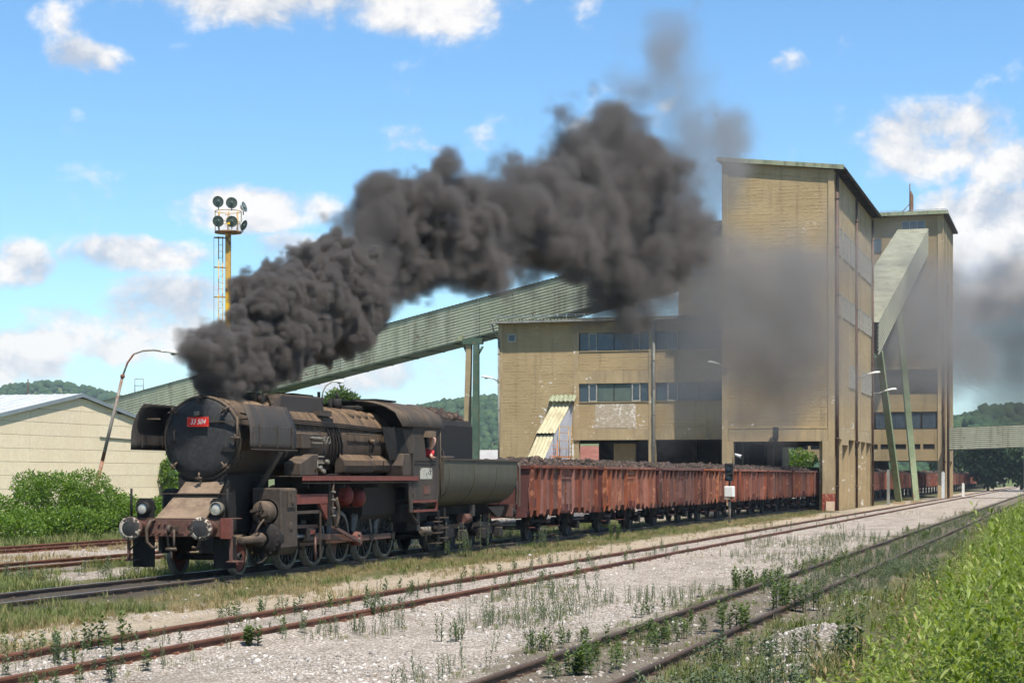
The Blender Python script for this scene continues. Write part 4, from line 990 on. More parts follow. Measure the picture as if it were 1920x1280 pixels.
M_REDPLATE = pbr('red_enamel_plate', (.62, .025, .012), (.55, .02, .01), 4, .45)
M_WHITEP = pbr('white_paint', (.80, .78, .74), (.66, .63, .58), 6, .6)
M_CHALK = pbr('chipped_cream_rim', (.55, .47, .37), (.40, .32, .22), 5, .8, spots=.55, spots_c=(.045, .035, .03), spot_scale=14)
M_COAL = pbr('brown_coal', (.030, .021, .016), (.075, .050, .037), 3.5, .8, bump=.9, bscale=16, spots=.62, spots_c=(.13, .085, .062), spot_scale=9)
M_GLASSL = pbr('headlamp_glass', (.34, .33, .29), (.5, .47, .38), 6, .12, spec=.8)
M_SIGN = pbr('peeling_white_patch', (.10, .09, .07), (.07, .06, .045), 3, .7, spots=.50, spots_c=(.42, .40, .33), spot_scale=9)

CX, CZ = 36.9, 3.18
LOCO = empty('steam_locomotive', (CX, 19.4, 0), 0, 'black sooty steam locomotive with a red number plate, heading the coal train', 'steam locomotive')
def L_(mb, name, mat, parent=None, bevel=0.0): return mb.build(name, mat, parent or LOCO, bevel)
X = (1, 0, 0); Yv = (0, 1, 0)
def build_front():
    # buffer beam and buffers
    bm_ = L_(MB().box(.66, .80, -1.32, 1.32, .93, 1.33), 'buffer_beam', M_BEAM, bevel=.015)
    L_(MB().box(.58, .655, -1.34, -1.10, .90, 1.36), 'end_bracket', M_REDBR, bm_); L_(MB().box(.58, .655, 1.12, 1.34, .95, 1.33), 'end_bracket', M_BEAM, bm_)
    for y in (-.45, -.3, .3, .45, .6, -.62):
        for z in (1.02, 1.22): MB().tube((.62, y, z), (.66, y, z), .028, 8).build('rivet', M_BEAM, bm_)
    for s in (-1, 1):
        y = s * .875
        o = L_(MB().lathe([(.0, .0), (.0, .125), (.06, .15), (.30, .15), (.30, .19), (.45, .19), (.45, .235), (.50, .235), (.50, 0)][::1], (.66, y, 1.13), (-1, 0, 0), 22), 'buffer', M_BEAM)
        MB().lathe([(.50, .0), (.50, .10), (.52, .12), (.58, .12)], (.66, y, 1.13), (-1, 0, 0), 18).build('plunger', M_STEELROD, o)
        MB().lathe([(.55, .14), (.58, .255), (.60, .265), (.63, .262), (.645, .20), (.645, .175)], (.66, y, 1.13), (-1, 0, 0), 28).build('painted_rim', M_CHALK, o)
        MB().lathe([(.645, .177), (.655, .15), (.66, 0)], (.66, y, 1.13), (-1, 0, 0), 24).build('buffer_face', M_DOOR, o)
        # base plate with bolts
        b = MB().box(.62, .659, y - .2, y + .2, .95, 1.31); b.build('base_plate', M_BEAM, o)
        # corner rods, headlamp, guard plates, steps
        yr = s * 1.2
        L_(MB().tube((.72, yr, 1.33), (.72, yr, 2.02), .028, 8), 'corner_rod', M_SOOT)
        yl = -.98 if s < 0 else .86
        h = L_(MB().prism([(yl - .21, 1.34), (yl + .21, 1.34), (yl + .21, 1.72), (yl + .13, 1.80), (yl - .13, 1.80), (yl - .21, 1.72)], 'x', .74, .80), 'headlamp', M_SOOT)
        MB().lathe([(0, .10), (.04, .15), (.22, .155), (.22, .125), (.19, .12)], (.79, yl, 1.57), (-1, 0, 0), 20).build('lamp_ring', M_TYRE if s < 0 else M_SOOT, h)
        MB().lathe([(.185, .122), (.20, .08), (.205, 0)], (.79, yl, 1.57), (-1, 0, 0), 18).build('lens', M_GLASSL, h)
        MB().lathe([(0, .16), (.22, .13), (.26, .0)], (.79, yl, 1.57), X, 14).build('lamp_back', M_SOOT, h)
        L_(MB().box(.95, 1.0, s * 1.02 - .27, s * 1.02 + .27, .22, .93), 'rail_guard', M_SOOT)
        L_(MB().box(.72, .78, s * 1.28 - .03, s * 1.28 + .03, .40, .93), 'step_hanger', M_BEAM)
        L_(MB().box(.66, 1.0, s * 1.28 - .20, s * 1.28 + .08, .37, .40), 'front_step', M_BEAM)
        L_(MB().tube((.76, s * 1.26, .62), (.8, s * .9, .93), .02, 6), 'step_brace', M_SOOT)
        # brake hoses
        L_(MB().pipe([(.66, s * .58, 1.30), (.50, s * .6, 1.28), (.42, s * .66, 1.10), (.44, s * .66, .82), (.52, s * .56, .68), (.50, s * .44, .70)], .038, 8), 'brake_hose', M_CYL)
    # coupling
    hk = L_(MB().box(.30, .66, -.035, .035, 1.06, 1.16), 'coupling_hook', M_CYL)
    MB().pipe([(.33, 0, 1.14), (.24, 0, 1.18), (.20, 0, 1.10), (.26, 0, 1.02)], .045, 8).build('hook_tip', M_CYL, hk)
    MB().box(.64, .66, -.16, .16, 1.0, 1.22).build('hook_plate', M_BEAM, hk)
    for y in (-.075, .075): MB().pipe([(.34, y, 1.10), (.34, y, .80), (.36, y * .8, .66)], .026, 6).build('coupling_link', M_CYL, hk)
    MB().tube((.35, -.13, .66), (.35, .13, .66), .04, 8).build('coupling_trunnion', M_CYL, hk); MB().tube((.35, 0, .70), (.37, 0, .36), .026, 6).build('coupling_handle', M_CYL, hk)
    # sloping apron below the smokebox in two plates with a ledge
    L_(MB().add([(.72, -.66, 1.34), (.72, .60, 1.34), (1.55, .50, 1.88), (1.55, -.60, 1.88), (.74, -.66, 1.31), (.74, .60, 1.31), (1.57, .50, 1.85), (1.57, -.60, 1.85)], [(0, 1, 2, 3), (7, 6, 5, 4), (0, 4, 5, 1), (1, 5, 6, 2), (2, 6, 7, 3), (3, 7, 4, 0)]), 'apron_plate', M_APRON)
    L_(MB().add([(1.56, -.58, 1.90), (1.56, .48, 1.90), (2.0, .42, 2.25), (2.0, -.55, 2.25), (1.58, -.58, 1.87), (1.58, .48, 1.87), (2.02, .42, 2.22), (2.02, -.55, 2.22)], [(0, 1, 2, 3), (7, 6, 5, 4), (0, 4, 5, 1), (1, 5, 6, 2), (2, 6, 7, 3), (3, 7, 4, 0)]), 'apron_plate', M_APRON)
    L_(MB().box(1.40, 1.60, -.90, .85, 1.885, 1.905), 'apron_ledge', M_CYL)
    L_(MB().box(.66, 1.3, -1.30, 1.30, 1.335, 1.35), 'front_footplate', M_BEAM)
    # frame and saddle
    L_(MB().box(.8, 12.6, -.56, -.46, .55, 1.30), 'frame_plate', M_UNDER); L_(MB().box(.8, 12.6, .46, .56, .55, 1.30), 'frame_plate', M_UNDER)
    L_(MB().box(1.9, 4.2, -.62, .62, 1.0, 2.35), 'saddle', M_UNDER)
    L_(MB().box(1.2, 1.9, -.5, .5, .9, 1.31), 'frame_stretcher', M_UNDER)
    for x in (5.0, 7.0, 9.0): L_(MB().box(x, x + .3, -.45, .45, .6, 1.2), 'frame_stretcher', M_UNDER)
    L_(MB().box(3.9, 5.4, .95, 1.35, 1.95, 2.75), 'far_pump', M_SOOT, bevel=.05)
    L_(MB().box(2.6, 3.9, .85, 1.45, .5, 2.0), 'far_cylinder_block', M_SOOT, bevel=.08)
    # diagonal struts to the smokebox
    for s in (-1, 1): L_(MB().cbox((3.2, s * 1.08, 2.38), (.22, .05, 1.15), Matrix.Rotation(s * R(-32), 3, 'X')), 'smokebox_strut', M_DEFL)
build_front()
def build_boiler():
    sb = L_(MB().lathe([(2.02, .0), (2.02, .99), (1.92, 1.0), (1.88, .995), (1.86, .96), (1.86, .93), (1.90, .925)], (0, 0, CZ), X, 56), 'smokebox_front_ring', M_SMOKEBOX)
    body = L_(MB().lathe([(1.95, .985), (4.55, .985), (4.56, 1.0), (4.66, 1.0), (4.67, .97)], (0, 0, CZ), X, 56), 'smokebox', M_SMOKEBOX)
    b = MB()
    for k in range(40):
        t = k * 2 * math.pi / 40
        for x in (2.1, 4.4): b.tube((x, math.cos(t) * .985, CZ + math.sin(t) * .985), (x, math.cos(t) * 1.0, CZ + math.sin(t) * 1.0), .016, 5)
    b.build('rivets', M_SMOKEBOX, body)
    # flange strip running back along the shoulder
    d = L_(MB().lathe([(1.74, 0.0), (1.745, .35), (1.77, .68), (1.815, .88), (1.86, .925), (1.885, .925)], (0, 0, CZ), X, 56), 'smokebox_door', M_DOOR)
    for k in range(8):
        t = R(90) + k * R(45)
        if k in (6,): continue
        c, s = math.cos(t), math.sin(t); P = lambda r, x: (x, c * r, CZ + s * r)
        o = L_(MB().pipe([P(.99, 1.84), P(.98, 1.74), P(.90, 1.70), P(.80, 1.72)], .026, 7), 'door_clamp', M_CYL)
        tt = Vector((0, -s, c)); MB().tube(Vector(P(.93, 1.69)) - tt * .085, Vector(P(.93, 1.69)) + tt * .085, .024, 7).build('clamp_handle', M_CYL, o)
        MB().tube(P(.93, 1.64), P(.93, 1.80), .03, 8).build('clamp_bolt', M_CYL, o)
    L_(MB().box(1.70, 1.76, -.94, -.20, CZ + .365, CZ + .395), 'hinge_strap', M_CYL); L_(MB().box(1.74, 1.79, -.90, -.56, CZ - .32, CZ - .22), 'hinge_strap', M_SOOT)
    L_(MB().tube((1.76, -.95, CZ - .35), (1.76, -.95, CZ + .5), .03, 8), 'hinge_pin', M_CYL)
    L_(MB().pipe([(1.78, .62, CZ + .18), (1.68, .62, CZ + .16), (1.68, .62, CZ - .06), (1.78, .62, CZ - .08)], .02, 6), 'door_handle', M_CYL)
    pl = L_(MB().box(1.655, 1.675, -.275, .275, CZ + .26, CZ + .485), 'number_plate', M_REDPLATE, bevel=.004)
    for y in (-.2, .2): MB().box(1.676, 1.76, y - .015, y + .015, CZ + .34, CZ + .40).build('plate_bracket', M_SOOT, pl)
    for y in (-.255, .255):
        for z in (.28, .465): MB().tube((1.645, y, CZ + z), (1.656, y, CZ + z), .010, 6).build('plate_bolt', M_BRIGHT, pl)
    cu = bpy.data.curves.new('plate_number', 'FONT'); cu.body = '33 504'; cu.size = .17; cu.shear = .3; cu.align_x = 'CENTER'; cu.align_y = 'CENTER'; cu.extrude = .002; cu.space_character = 1.0
    cu.materials.append(M_WHITEP); t = bpy.data.objects.new('plate_number', cu); t = bpy.data.objects.new('plate_number', bpy.data.meshes.new_from_object(t)); link(t, pl); t.location = (1.650, 0, CZ + .372); t.rotation_euler = (R(90), 0, R(-90)); t.scale = (.82, 1.0, 1)
    lm = L_(MB().cbox((1.68, .03, CZ + .57), (.10, .13, .10), Matrix.Rotation(R(-14), 3, 'Y')), 'plate_lamp', M_TYRE, bevel=.012)
    MB().box(1.70, 1.80, .02, .05, CZ + .47, CZ + .53).build('lamp_bracket', M_SOOT, lm)
    # smoke deflectors: plates curved in at the top, on stays
    for s in (-1, 1):
        rows = []
        x0, x1 = (1.55, 4.15) if s < 0 else (1.05, 3.7)
        for i in range(9):
            t = i / 8
            y = 1.38 - .26 * max(0, (t - .3) / .7) ** 1.8; z = 2.93 + 1.06 * t - .06 * max(0, t - .6)
            rows.append([(x0 + (x1 - x0) * k / 6 + (.12 * t * t if k == 0 else 0), s * y, z) for k in range(7)])
        df = L_(MB().sheet(rows, .018), 'smoke_deflector', M_DEFL)
        MB().box(x0 + .02, x1, s * 1.40 - .012, s * 1.40 + .012, 2.905, 2.93).build('edge_strip', M_CYL, df)
        for xx in (x0 + .5, x0 + 1.5, x1 - .25):
            MB().tube((xx, s * .90, 3.62), (xx, s * 1.26, 3.62), .022, 6).build('stay', M_CYL, df)
            MB().box(xx - .02, xx + .02, s * 1.385 - .012, s * 1.385 + .012, 2.96, 3.5).build('stiffener', M_CYL, df)
        rv = MB()
        for xx in np.linspace(x0 + .15, x1 - .1, 12):
            for z in (3.0, 3.42): rv.tube((xx, s * 1.395, z), (xx, s * 1.425, z), .012, 5)
        rv.build('rivets', M_DEFL, df)
        L_(MB().tube((x0 + .7, s * .80, 3.78), (x0 + 2.1, s * .92, 3.70), .018, 6), 'smokebox_handrail', M_CYL)
    # chimney
    L_(MB().lathe([(-.15, .46), (.0, .36), (.05, .32), (.12, .31), (.14, .34), (.19, .34), (.19, .28), (.0, .26), (.0, 0)], (2.75, 0, 4.12), (0, 0, 1), 28), 'chimney', M_SOOT)
    # pre-heater fitting and lifting horn behind the chimney
    f = L_(MB().tube((4.2, -.35, 4.20), (4.2, .35, 4.20), .15, 14), 'vent_valve', M_SMOKEBOX)
    MB().tube((4.2, -.48, 4.20), (4.2, -.33, 4.20), .09, 10).build('valve_cap', M_CYL, f)
    MB().pipe([(4.2, -.4, 4.25), (4.35, -.5, 4.30), (4.5, -.52, 4.12), (4.5, -.55, 3.95)], .035, 6).build('drain_pipe', M_CYL, f)
    MB().tube((3.95, .1, 4.1), (3.85, .15, 4.55), .03, 6).build('lever', M_SOOT, f)
    # boiler barrel in cladding sheets and bands
    bo = L_(MB().lathe([(4.60, .955), (8.10, .955)], (0, 0, CZ), X, 48), 'boiler_barrel', M_BOILER)
    for x in (5.35, 6.55, 7.75): MB().lathe([(x, .956), (x, .968), (x + .07, .968), (x + .07, .956)], (0, 0, CZ), X, 48).build('cladding_band', M_BOILER, bo)
    fb = L_(MB().lathe([(8.08, .955), (8.10, .975), (12.05, .985)], (0, 0, CZ), X, 48), 'firebox_cladding', M_BOILER)
    for x in (8.9, 9.9, 10.9): MB().lathe([(x, .978), (x, .992), (x + .06, .992), (x + .06, .978)], (0, 0, CZ), X, 48).build('cladding_band', M_BOILER, fb)
    for k in range(4):      # washout plug bulges
        t = R(52); r = .985; c = Vector((9.5 + k * .5, -math.cos(t) * r, CZ + math.sin(t) * r)); n = Vector((0, -math.cos(t), math.sin(t)))
        MB().lathe([(-.02, .14), (.04, .12), (.07, .07), (.075, .0)], c, n, 12).build('washout_cover', M_BOILER, fb)
    # firebox flanks: long box-like casing with chamfered top edge
    for s in (-1, 1):
        q = L_(MB().prism([(s * .80, 2.34), (s * 1.08, 2.40), (s * 1.13, 2.58), (s * 1.10, 2.72), (s * .92, 2.88), (s * .80, 2.90)], 'x', 7.9, 10.0), 'ashpan_casing', M_BOILER, bevel=.03)
        q2 = L_(MB().prism([(s * .80, 2.36), (s * 1.10, 2.44), (s * 1.15, 2.60), (s * 1.10, 2.74), (s * .92, 2.87), (s * .80, 2.89)], 'x', 10.02, 11.25), 'ashpan_casing', M_BOILER, bevel=.03)
        MB().box(10.6, 10.63, s * 1.155 - .01, s * 1.155 + .01, 2.45, 2.72).build('seam', M_SOOT, q2)
    # steam dome / sand box casing: boxy, sloping to the front
    dm = L_(MB().add([(4.75, -.42, 4.12), (4.75, .42, 4.12), (5.3, -.46, 4.36), (5.3, .46, 4.36), (7.85, -.46, 4.38), (7.85, .46, 4.38), (4.75, -.62, 3.85), (4.75, .62, 3.85), (7.85, -.62, 3.82), (7.85, .62, 3.82), (5.3, -.62, 3.84), (5.3, .62, 3.84)],
            [(0, 1, 3, 2), (2, 3, 5, 4), (6, 0, 2, 10), (10, 2, 4, 8), (7, 11, 3, 1), (11, 9, 5, 3), (4, 5, 9, 8), (0, 6, 7, 1)]), 'dome_casing', M_SOOT2, bevel=.05)
    MB().box(6.4, 7.7, -.3, .3, 4.38, 4.42).build('dome_lid', M_SOOT, dm); MB().tube((6.3, -.1, 4.4), (6.3, .1, 4.4), .035, 6).build('lid_handle', M_SOOT, dm)
    MB().box(7.0, 7.8, -.78, -.60, 3.86, 4.0).build('sand_trap', M_CYL, dm); MB().box(7.1, 7.75, -.84, -.62, 3.66, 3.80).build('sand_valve', M_SOOT, dm)
    # sand pipes falling across the barrel
    for k in range(5):
        x0 = 7.05 + k * .17; pts = [(x0, -.80, 3.72)]
        for t in range(1, 8):
            a = R(38 - t * 14); pts.append((x0 + .05 * t * (1 + k * .25) * .9, -math.cos(a) * 1.0, CZ + math.sin(a) * 1.0))
        pts.append((x0 + .5 + k * .06, -.98, 2.34)); L_(MB().pipe(pts, .024, 6), 'sand_pipe', M_SOOT)
    # long pipe bundle and handrail
    for k in range(3):
        z = 3.66 - k * .045; y = -math.sqrt(max(0, 1.02 ** 2 - (z - CZ) ** 2)) - .02
        L_(MB().pipe([(4.7, y, z + .03), (6.5, y, z + .02), (8.5, y, z), (10.5, y, z - .04), (11.7, y - .02, z - .05 + .03 * k), (11.95, y - .05, z + .05)], .02, 6), 'steam_pipe', M_SOOT)
    L_(MB().tube((8.3, -1.06, 3.42), (12.0, -1.07, 3.42), .02, 6), 'boiler_handrail', M_CYL)
    for x in (8.4, 9.6, 10.9): L_(MB().tube((x, -.96, 3.42), (x, -1.08, 3.42), .015, 5), 'handrail_knob', M_CYL)
    L_(MB().tube((4.72, -1.05, 3.36), (6.2, -1.05, 3.36), .02, 6), 'boiler_handrail', M_CYL)
    v = L_(MB().tube((9.95, -.98, 3.25), (9.95, -1.16, 3.22), .07, 10), 'check_valve', M_BOILER); MB().tube((9.95, -1.13, 3.22), (9.98, -1.05, 2.95), .035, 6).build('valve_pipe', M_SOOT, v)
    # safety valves, whistle, turret wheel
    for x, y in ((9.2, .18), (9.75, -.12)):
        sv = L_(MB().tube((x, y, 4.1), (x, y, 4.42), .13, 12), 'safety_valve', M_SOOT); MB().tube((x, y, 4.42), (x, y, 4.58), .045, 8).build('valve_spindle', M_SOOT, sv)
    w_ = L_(MB().torus((11.2, -.2, 4.28), Yv, .10, .018, 16, 6), 'turret_wheel', M_CYL); MB().tube((11.2, -.2, 4.28), (11.2, .2, 4.28), .03, 6).build('wheel_shaft', M_SOOT, w_)
    L_(MB().box(10.7, 11.9, -.35, .35, 4.12, 4.26), 'steam_turret', M_SOOT, bevel=.04)
    L_(MB().tube((10.4, .35, 4.1), (10.4, .35, 4.45), .06, 8), 'whistle', M_SOOT)
    # feed pump box with brass valves and hand wheels
    fp = L_(MB().box(4.75, 5.85, -1.28, -.92, 2.98, 3.36), 'lubricator_box', M_CYL, bevel=.02)
    for k in range(4):
        x = 5.25 + k * .17; MB().tube((x, -1.28, 3.24), (x, -1.40, 3.24), .035, 7).build('brass_valve', M_TYRE, fp); MB().tube((x, -1.30, 3.12), (x, -1.38, 3.12), .025, 6).build('brass_valve', M_TYRE, fp)
    for x in (5.9, 6.12): MB().torus((x, -1.40, 3.2), Yv, .085, .014, 16, 6).build('hand_wheel', M_TYRE, fp); 
    MB().tube((5.8, -1.36, 3.2), (6.2, -1.30, 3.2), .015, 5).build('valve_rod', M_TYRE, fp)
    MB().pipe([(6.1, -1.3, 3.1), (6.15, -1.25, 2.8), (6.1, -1.22, 2.5), (6.0, -1.25, 2.34)], .025, 6).build('feed_pipe', M_SOOT, fp)
    # air pump on the running board
    ap = L_(MB().add([(4.25, -1.45, 2.31), (5.35, -1.45, 2.31), (5.35, -1.0, 2.31), (4.25, -1.0, 2.31), (4.25, -1.45, 2.62), (5.0, -1.45, 2.84), (5.35, -1.45, 2.84), (5.35, -1.0, 2.84), (5.0, -1.0, 2.84), (4.25, -1.0, 2.62)],
            [(3, 2, 1, 0), (0, 1, 6, 5, 4), (4, 5, 8, 9), (5, 6, 7, 8), (1, 2, 7, 6), (2, 3, 9, 8, 7), (3, 0, 4, 9)]), 'pump_housing', M_CYL, bevel=.02)
    pc = L_(MB().tube((5.62, -1.30, 2.33), (5.62, -1.30, 2.80), .15, 14), 'air_pump', M_CYL)
    for z in (2.45, 2.62, 2.78): MB().tube((5.62, -1.30, z - .02), (5.62, -1.30, z + .02), .18, 14).build('pump_flange', M_TYRE, pc)
    for x, z in ((5.3, 2.5), (5.5, 2.42), (5.75, 2.66)): MB().tube((x, -1.46, z), (x, -1.56, z), .055, 8).build('pump_valve', M_TYRE, pc)
    MB().pipe([(5.1, -1.46, 2.4), (5.05, -1.55, 2.55), (5.12, -1.52, 2.68), (5.2, -1.47, 2.62)], .018, 5).build('pump_pipe', M_TYRE, pc)
build_boiler()
def build_running_gear():
    # running board with oxide red edge
    rb = L_(MB().box(3.5, 12.3, -1.55, -.75, 2.285, 2.31), 'running_board', M_CYL)
    MB().box(4.1, 7.2, -1.565, -1.552, 2.19, 2.31).build('edge_angle', M_REDBR, rb); MB().box(7.203, 12.3, -1.565, -1.552, 2.18, 2.30).build('edge_angle', M_REDBR, rb)
    MB().tube((4.2, -1.50, 2.13), (12.0, -1.50, 2.13), .018, 6).build('control_rod', M_CYL, rb)
    L_(MB().box(3.5, 12.3, .75, 1.55, 2.285, 2.31), 'running_board', M_SOOT)
    for x in (4.6, 6.9, 9.3, 11.6): MB().box(x, x + .04, -1.5, -.6, 2.0, 2.284).build('bracket', M_UNDER, rb)
    # cylinder and valve chest, near side
    cy_ = L_(MB().prism([(-.75, 2.02), (-1.46, 2.02), (-1.50, 1.98), (-1.52, .62), (-1.40, .44), (-.75, .40)], 'x', 2.98, 3.92), 'cylinder_block', M_CYL, bevel=.03)
    MB().box(3.28, 3.74, -1.545, -1.522, 1.56, 1.96).build('cover_plate', M_CYL, cy_); MB().box(3.45, 3.60, -1.575, -1.546, 1.66, 1.88).build('cover_boss', M_CYL, cy_)
    MB().lathe([(0, 0), (.012, .10), (.0, .12)], (3.52, -1.522, 1.10), (0, -1, 0), 20).build('oval_cover', M_CYL, cy_).scale = (1, 1, 1)
    MB().lathe([(2.62, 0), (2.62, .10), (2.66, .14), (2.66, .24), (2.74, .27), (2.98, .27), (2.98, .31), (3.02, .31)], (0, -1.12, 1.45), X, 28).build('valve_chest', M_CYL, cy_)
    for k in range(4):
        t = k * R(90) + R(20); MB().cbox((2.60, -1.12 + math.cos(t) * .15, 1.45 + math.sin(t) * .15), (.05, .06, .20), Matrix.Rotation(-t + R(90), 3, 'X')).build('cover_rib', M_CYL, cy_)
    MB().tube((2.5, -1.12, 1.45), (2.64, -1.12, 1.45), .07, 12).build('valve_guide', M_CYL, cy_)
    MB().pipe([(2.6, -1.15, 1.66), (2.5, -1.22, 1.62), (2.42, -1.18, 1.50), (2.38, -1.1, 1.44)], .018, 6).build('oil_pipe', M_SOOT, cy_)
    MB().lathe([(2.78, .16), (2.80, .36), (2.86, .40), (2.98, .41), (3.1, .41)], (0, -1.12, .82), X, 30).build('cylinder_cover', M_UNDER, cy_)
    for k in range(18):
        t = k * R(20); MB().tube((2.80, -1.12 + math.cos(t) * .365, .82 + math.sin(t) * .365), (2.88, -1.12 + math.cos(t) * .365, .82 + math.sin(t) * .365), .026, 6).build('cover_stud', M_CYL, cy_)
    MB().lathe([(1.55, 0), (1.55, .085), (1.56, .095), (2.2, .095), (2.2, .11), (2.45, .11), (2.46, .17), (2.6, .17), (2.8, .10)], (0, -1.12, .82), X, 18).build('tail_rod_tube', M_CYL, cy_)
    MB().pipe([(2.2, -1.2, .98), (2.3, -1.25, 1.15), (2.55, -1.25, 1.28), (2.75, -1.22, 1.15)], .024, 6).build('drain_cock_pipe', M_CYL, cy_)
    MB().pipe([(2.9, -1.2, .42), (2.6, -1.2, .30), (2.4, -1.15, .26)], .03, 6).build('drain_pipe', M_UNDER, cy_)
    MB().lathe([(3.92, .28), (4.02, .26), (4.05, .12), (4.25, .10), (4.25, 0)], (0, -1.12, 1.45), X, 20).build('valve_rear_cover', M_CYL, cy_)
    # slide bar, crosshead, motion bracket
    L_(MB().box(3.95, 5.9, -1.20, -1.06, 1.02, 1.10), 'slide_bar', M_STEELROD)
    ch = L_(MB().box(5.15, 5.62, -1.26, -1.0, .66, 1.01), 'crosshead', M_UNDER, bevel=.03); MB().box(5.25, 5.52, -1.28, -1.262, .86, .96).build('crosshead_plate', M_REDBR, ch)
    MB().tube((3.95, -1.12, .82), (5.2, -1.12, .82), .045, 10).build('piston_rod', M_BRIGHT, ch)
    L_(MB().box(3.96, 6.0, -1.42, -1.32, 1.62, 1.86), 'motion_girder', M_REDBR); L_(MB().box(6.0, 6.12, -1.46, -.6, 1.05, 2.28), 'motion_bracket', M_UNDER)
    L_(MB().prism([(5.5, 1.62), (6.0, 1.62), (6.0, 1.2)], 'y', -1.41, -1.33), 'gusset', M_REDBR)
    lk = L_(MB().pipe([(6.15, -1.5, 2.2), (6.15, -1.5, 1.8), (6.1, -1.5, 1.4), (6.2, -1.5, 1.05)], .035, 6), 'lubricator_pipe', M_CYL)
    for z in (1.3, 1.5, 1.7, 1.9): MB().tube((6.12, -1.58, z), (6.12, -1.46, z), .03, 6).build('pipe_union', M_TYRE, lk)
    L_(MB().pipe([(5.45, -1.32, .80), (5.4, -1.34, .45), (5.42, -1.34, .22)], .03, 6), 'union_link', M_STEELROD)
    L_(MB().cbox((5.68, -1.36, .95), (.055, .03, 1.35)), 'combination_lever', M_CYL)
    L_(MB().box(4.2, 6.6, -1.36, -1.31, 1.38, 1.46), 'radius_rod', M_CYL)
    L_(MB().pipe([(6.6, -1.4, 1.75), (6.75, -1.4, 1.5), (6.75, -1.4, 1.25), (6.6, -1.4, 1.0)], .05, 6), 'expansion_link', M_CYL)
    # wheels
    def wheel_parts(name, r, n_sp, cw, disc=False, cwmat=None):
        o = L_(MB().lathe([(-.07, r * .14), (-.10, r * .15), (-.10, r * .23), (-.02, r * .25), (.05, r * .25), (.07, r * .14)], (0, 0, 0), (0, 1, 0), 18), name, M_WHEEL)
        sp = MB()
        if disc: sp.lathe([(-.03, r * .2), (-.05, r * .5), (-.04, r * .86), (.02, r * .86), (.0, r * .2)], (0, 0, 0), (0, 1, 0), 28)
        else:
            for k in range(n_sp):
                t = 2 * math.pi * k / n_sp; sp.cbox((math.cos(t) * r * .53, -.01, math.sin(t) * r * .53), (r * .68, .045, .05), Matrix.Rotation(-t, 3, 'Y'))
        sp.build('spokes' if not disc else 'wheel_disc', M_WHEEL if not disc else M_REDBR, o)
        MB().lathe([(-.075, r * .85), (-.075, r * .99), (.05, r), (.055, r * 1.035), (.085, r * 1.035), (.085, r * .86), (-.075, r * .85)], (0, 0, 0), (0, 1, 0), 44).build('tyre', M_TYRE, o)
        if cw:
            poly = [(math.cos(a) * r * .86, math.sin(a) * r * .86) for a in np.linspace(R(90 - cw), R(90 + cw), 14)]
            MB().prism(poly, 'y', -.085, -.03).build('counterweight', cwmat or M_WHEEL, o)
        return o
    def place(o, x, y, z, ry):
        o.location = (x, y, z); o.rotation_euler = (0, ry if y < 0 else ry + R(90), 0 if y < 0 else math.pi)
    proto = wheel_parts('driving_wheel', .70, 15, 38); main = wheel_parts('driving_wheel', .70, 15, 72, cwmat=M_BEAM); lead = wheel_parts('leading_wheel', .425, 10, 0, True)
    dx = [4.84, 6.50, 8.20, 9.88, 11.52]; ang = R(-70); used = set()
    for i, x in enumerate(dx):
        for y in (-.76, .76):
            src = main if i == 2 else proto
            o = src if id(src) not in used else copy_tree(src, LOCO); used.add(id(src)); place(o, x, y, .70, R(-70) if i != 2 else R(-78))
        L_(MB().tube((x, -.7, .70), (x, .7, .70), .09, 12), 'axle', M_UNDER)
    for j, y in enumerate((-.76, .76)):
        o = lead if j == 0 else copy_tree(lead, LOCO); place(o, 2.15, y, .425, 0)
    L_(MB().tube((2.15, -.7, .425), (2.15, .7, .425), .08, 12), 'axle', M_UNDER)
    L_(MB().lathe([(-.14, .52), (.14, .52), (.14, .505), (-.14, .505)], (2.15, -.80, .425), (0, 1, 0), 18, R(15), R(165)), 'wheel_guard', M_CYL)
    # rods: crank pins low at the back
    cp = Vector((.18, 0, -.06)); zc = .70 + cp.z
    cr = L_(MB().box(dx[0] + cp.x - .1, dx[-1] + cp.x + .1, -1.00, -.92, zc - .075, zc + .075), 'coupling_rod', M_STEELROD)
    for x in dx: MB().tube((x + cp.x, -1.03, zc), (x + cp.x, -.80, zc), .13, 14).build('rod_bearing', M_UNDER, cr)
    p0, p1 = Vector((5.40, -1.12, .82)), Vector((8.20 + cp.x + .35, -1.12, zc))
    co = L_(MB().cbox((p0 + p1) / 2, ((p1 - p0).length, .08, .17), Matrix.Rotation(math.atan2(p0.z - p1.z, p1.x - p0.x), 3, 'Y')), 'connecting_rod', M_STEELROD, bevel=.015)
    MB().tube(p1 + Vector((0, -.08, 0)), p1 + Vector((0, .2, 0)), .19, 16).build('big_end', M_REDBR, co)
    for z in (-.12, 0, .12): MB().tube(p1 + Vector((-.08, -.13, z)), p1 + Vector((-.08, -.06, z)), .035, 7).build('big_end_bolt', M_TYRE, co)
    q0, q1 = p1 + Vector((-.05, -.10, -.10)), Vector((6.70, -1.30, 1.02))
    L_(MB().cbox((q0 + q1) / 2, ((q1 - q0).length, .05, .085), Matrix.Rotation(math.atan2(q0.z - q1.z, q1.x - q0.x) + math.pi, 3, 'Y')), 'eccentric_rod', M_STEELROD)
    # brake hangers
    for x in (5.65, 7.35, 9.05, 10.7, 12.3): L_(MB().cbox((x, -.78, .72), (.07, .06, 1.0), Matrix.Rotation(R(6), 3, 'Y')), 'brake_hanger', M_UNDER); L_(MB().box(x - .1, x - .02, -.86, -.70, .45, .85), 'brake_block', M_UNDER)
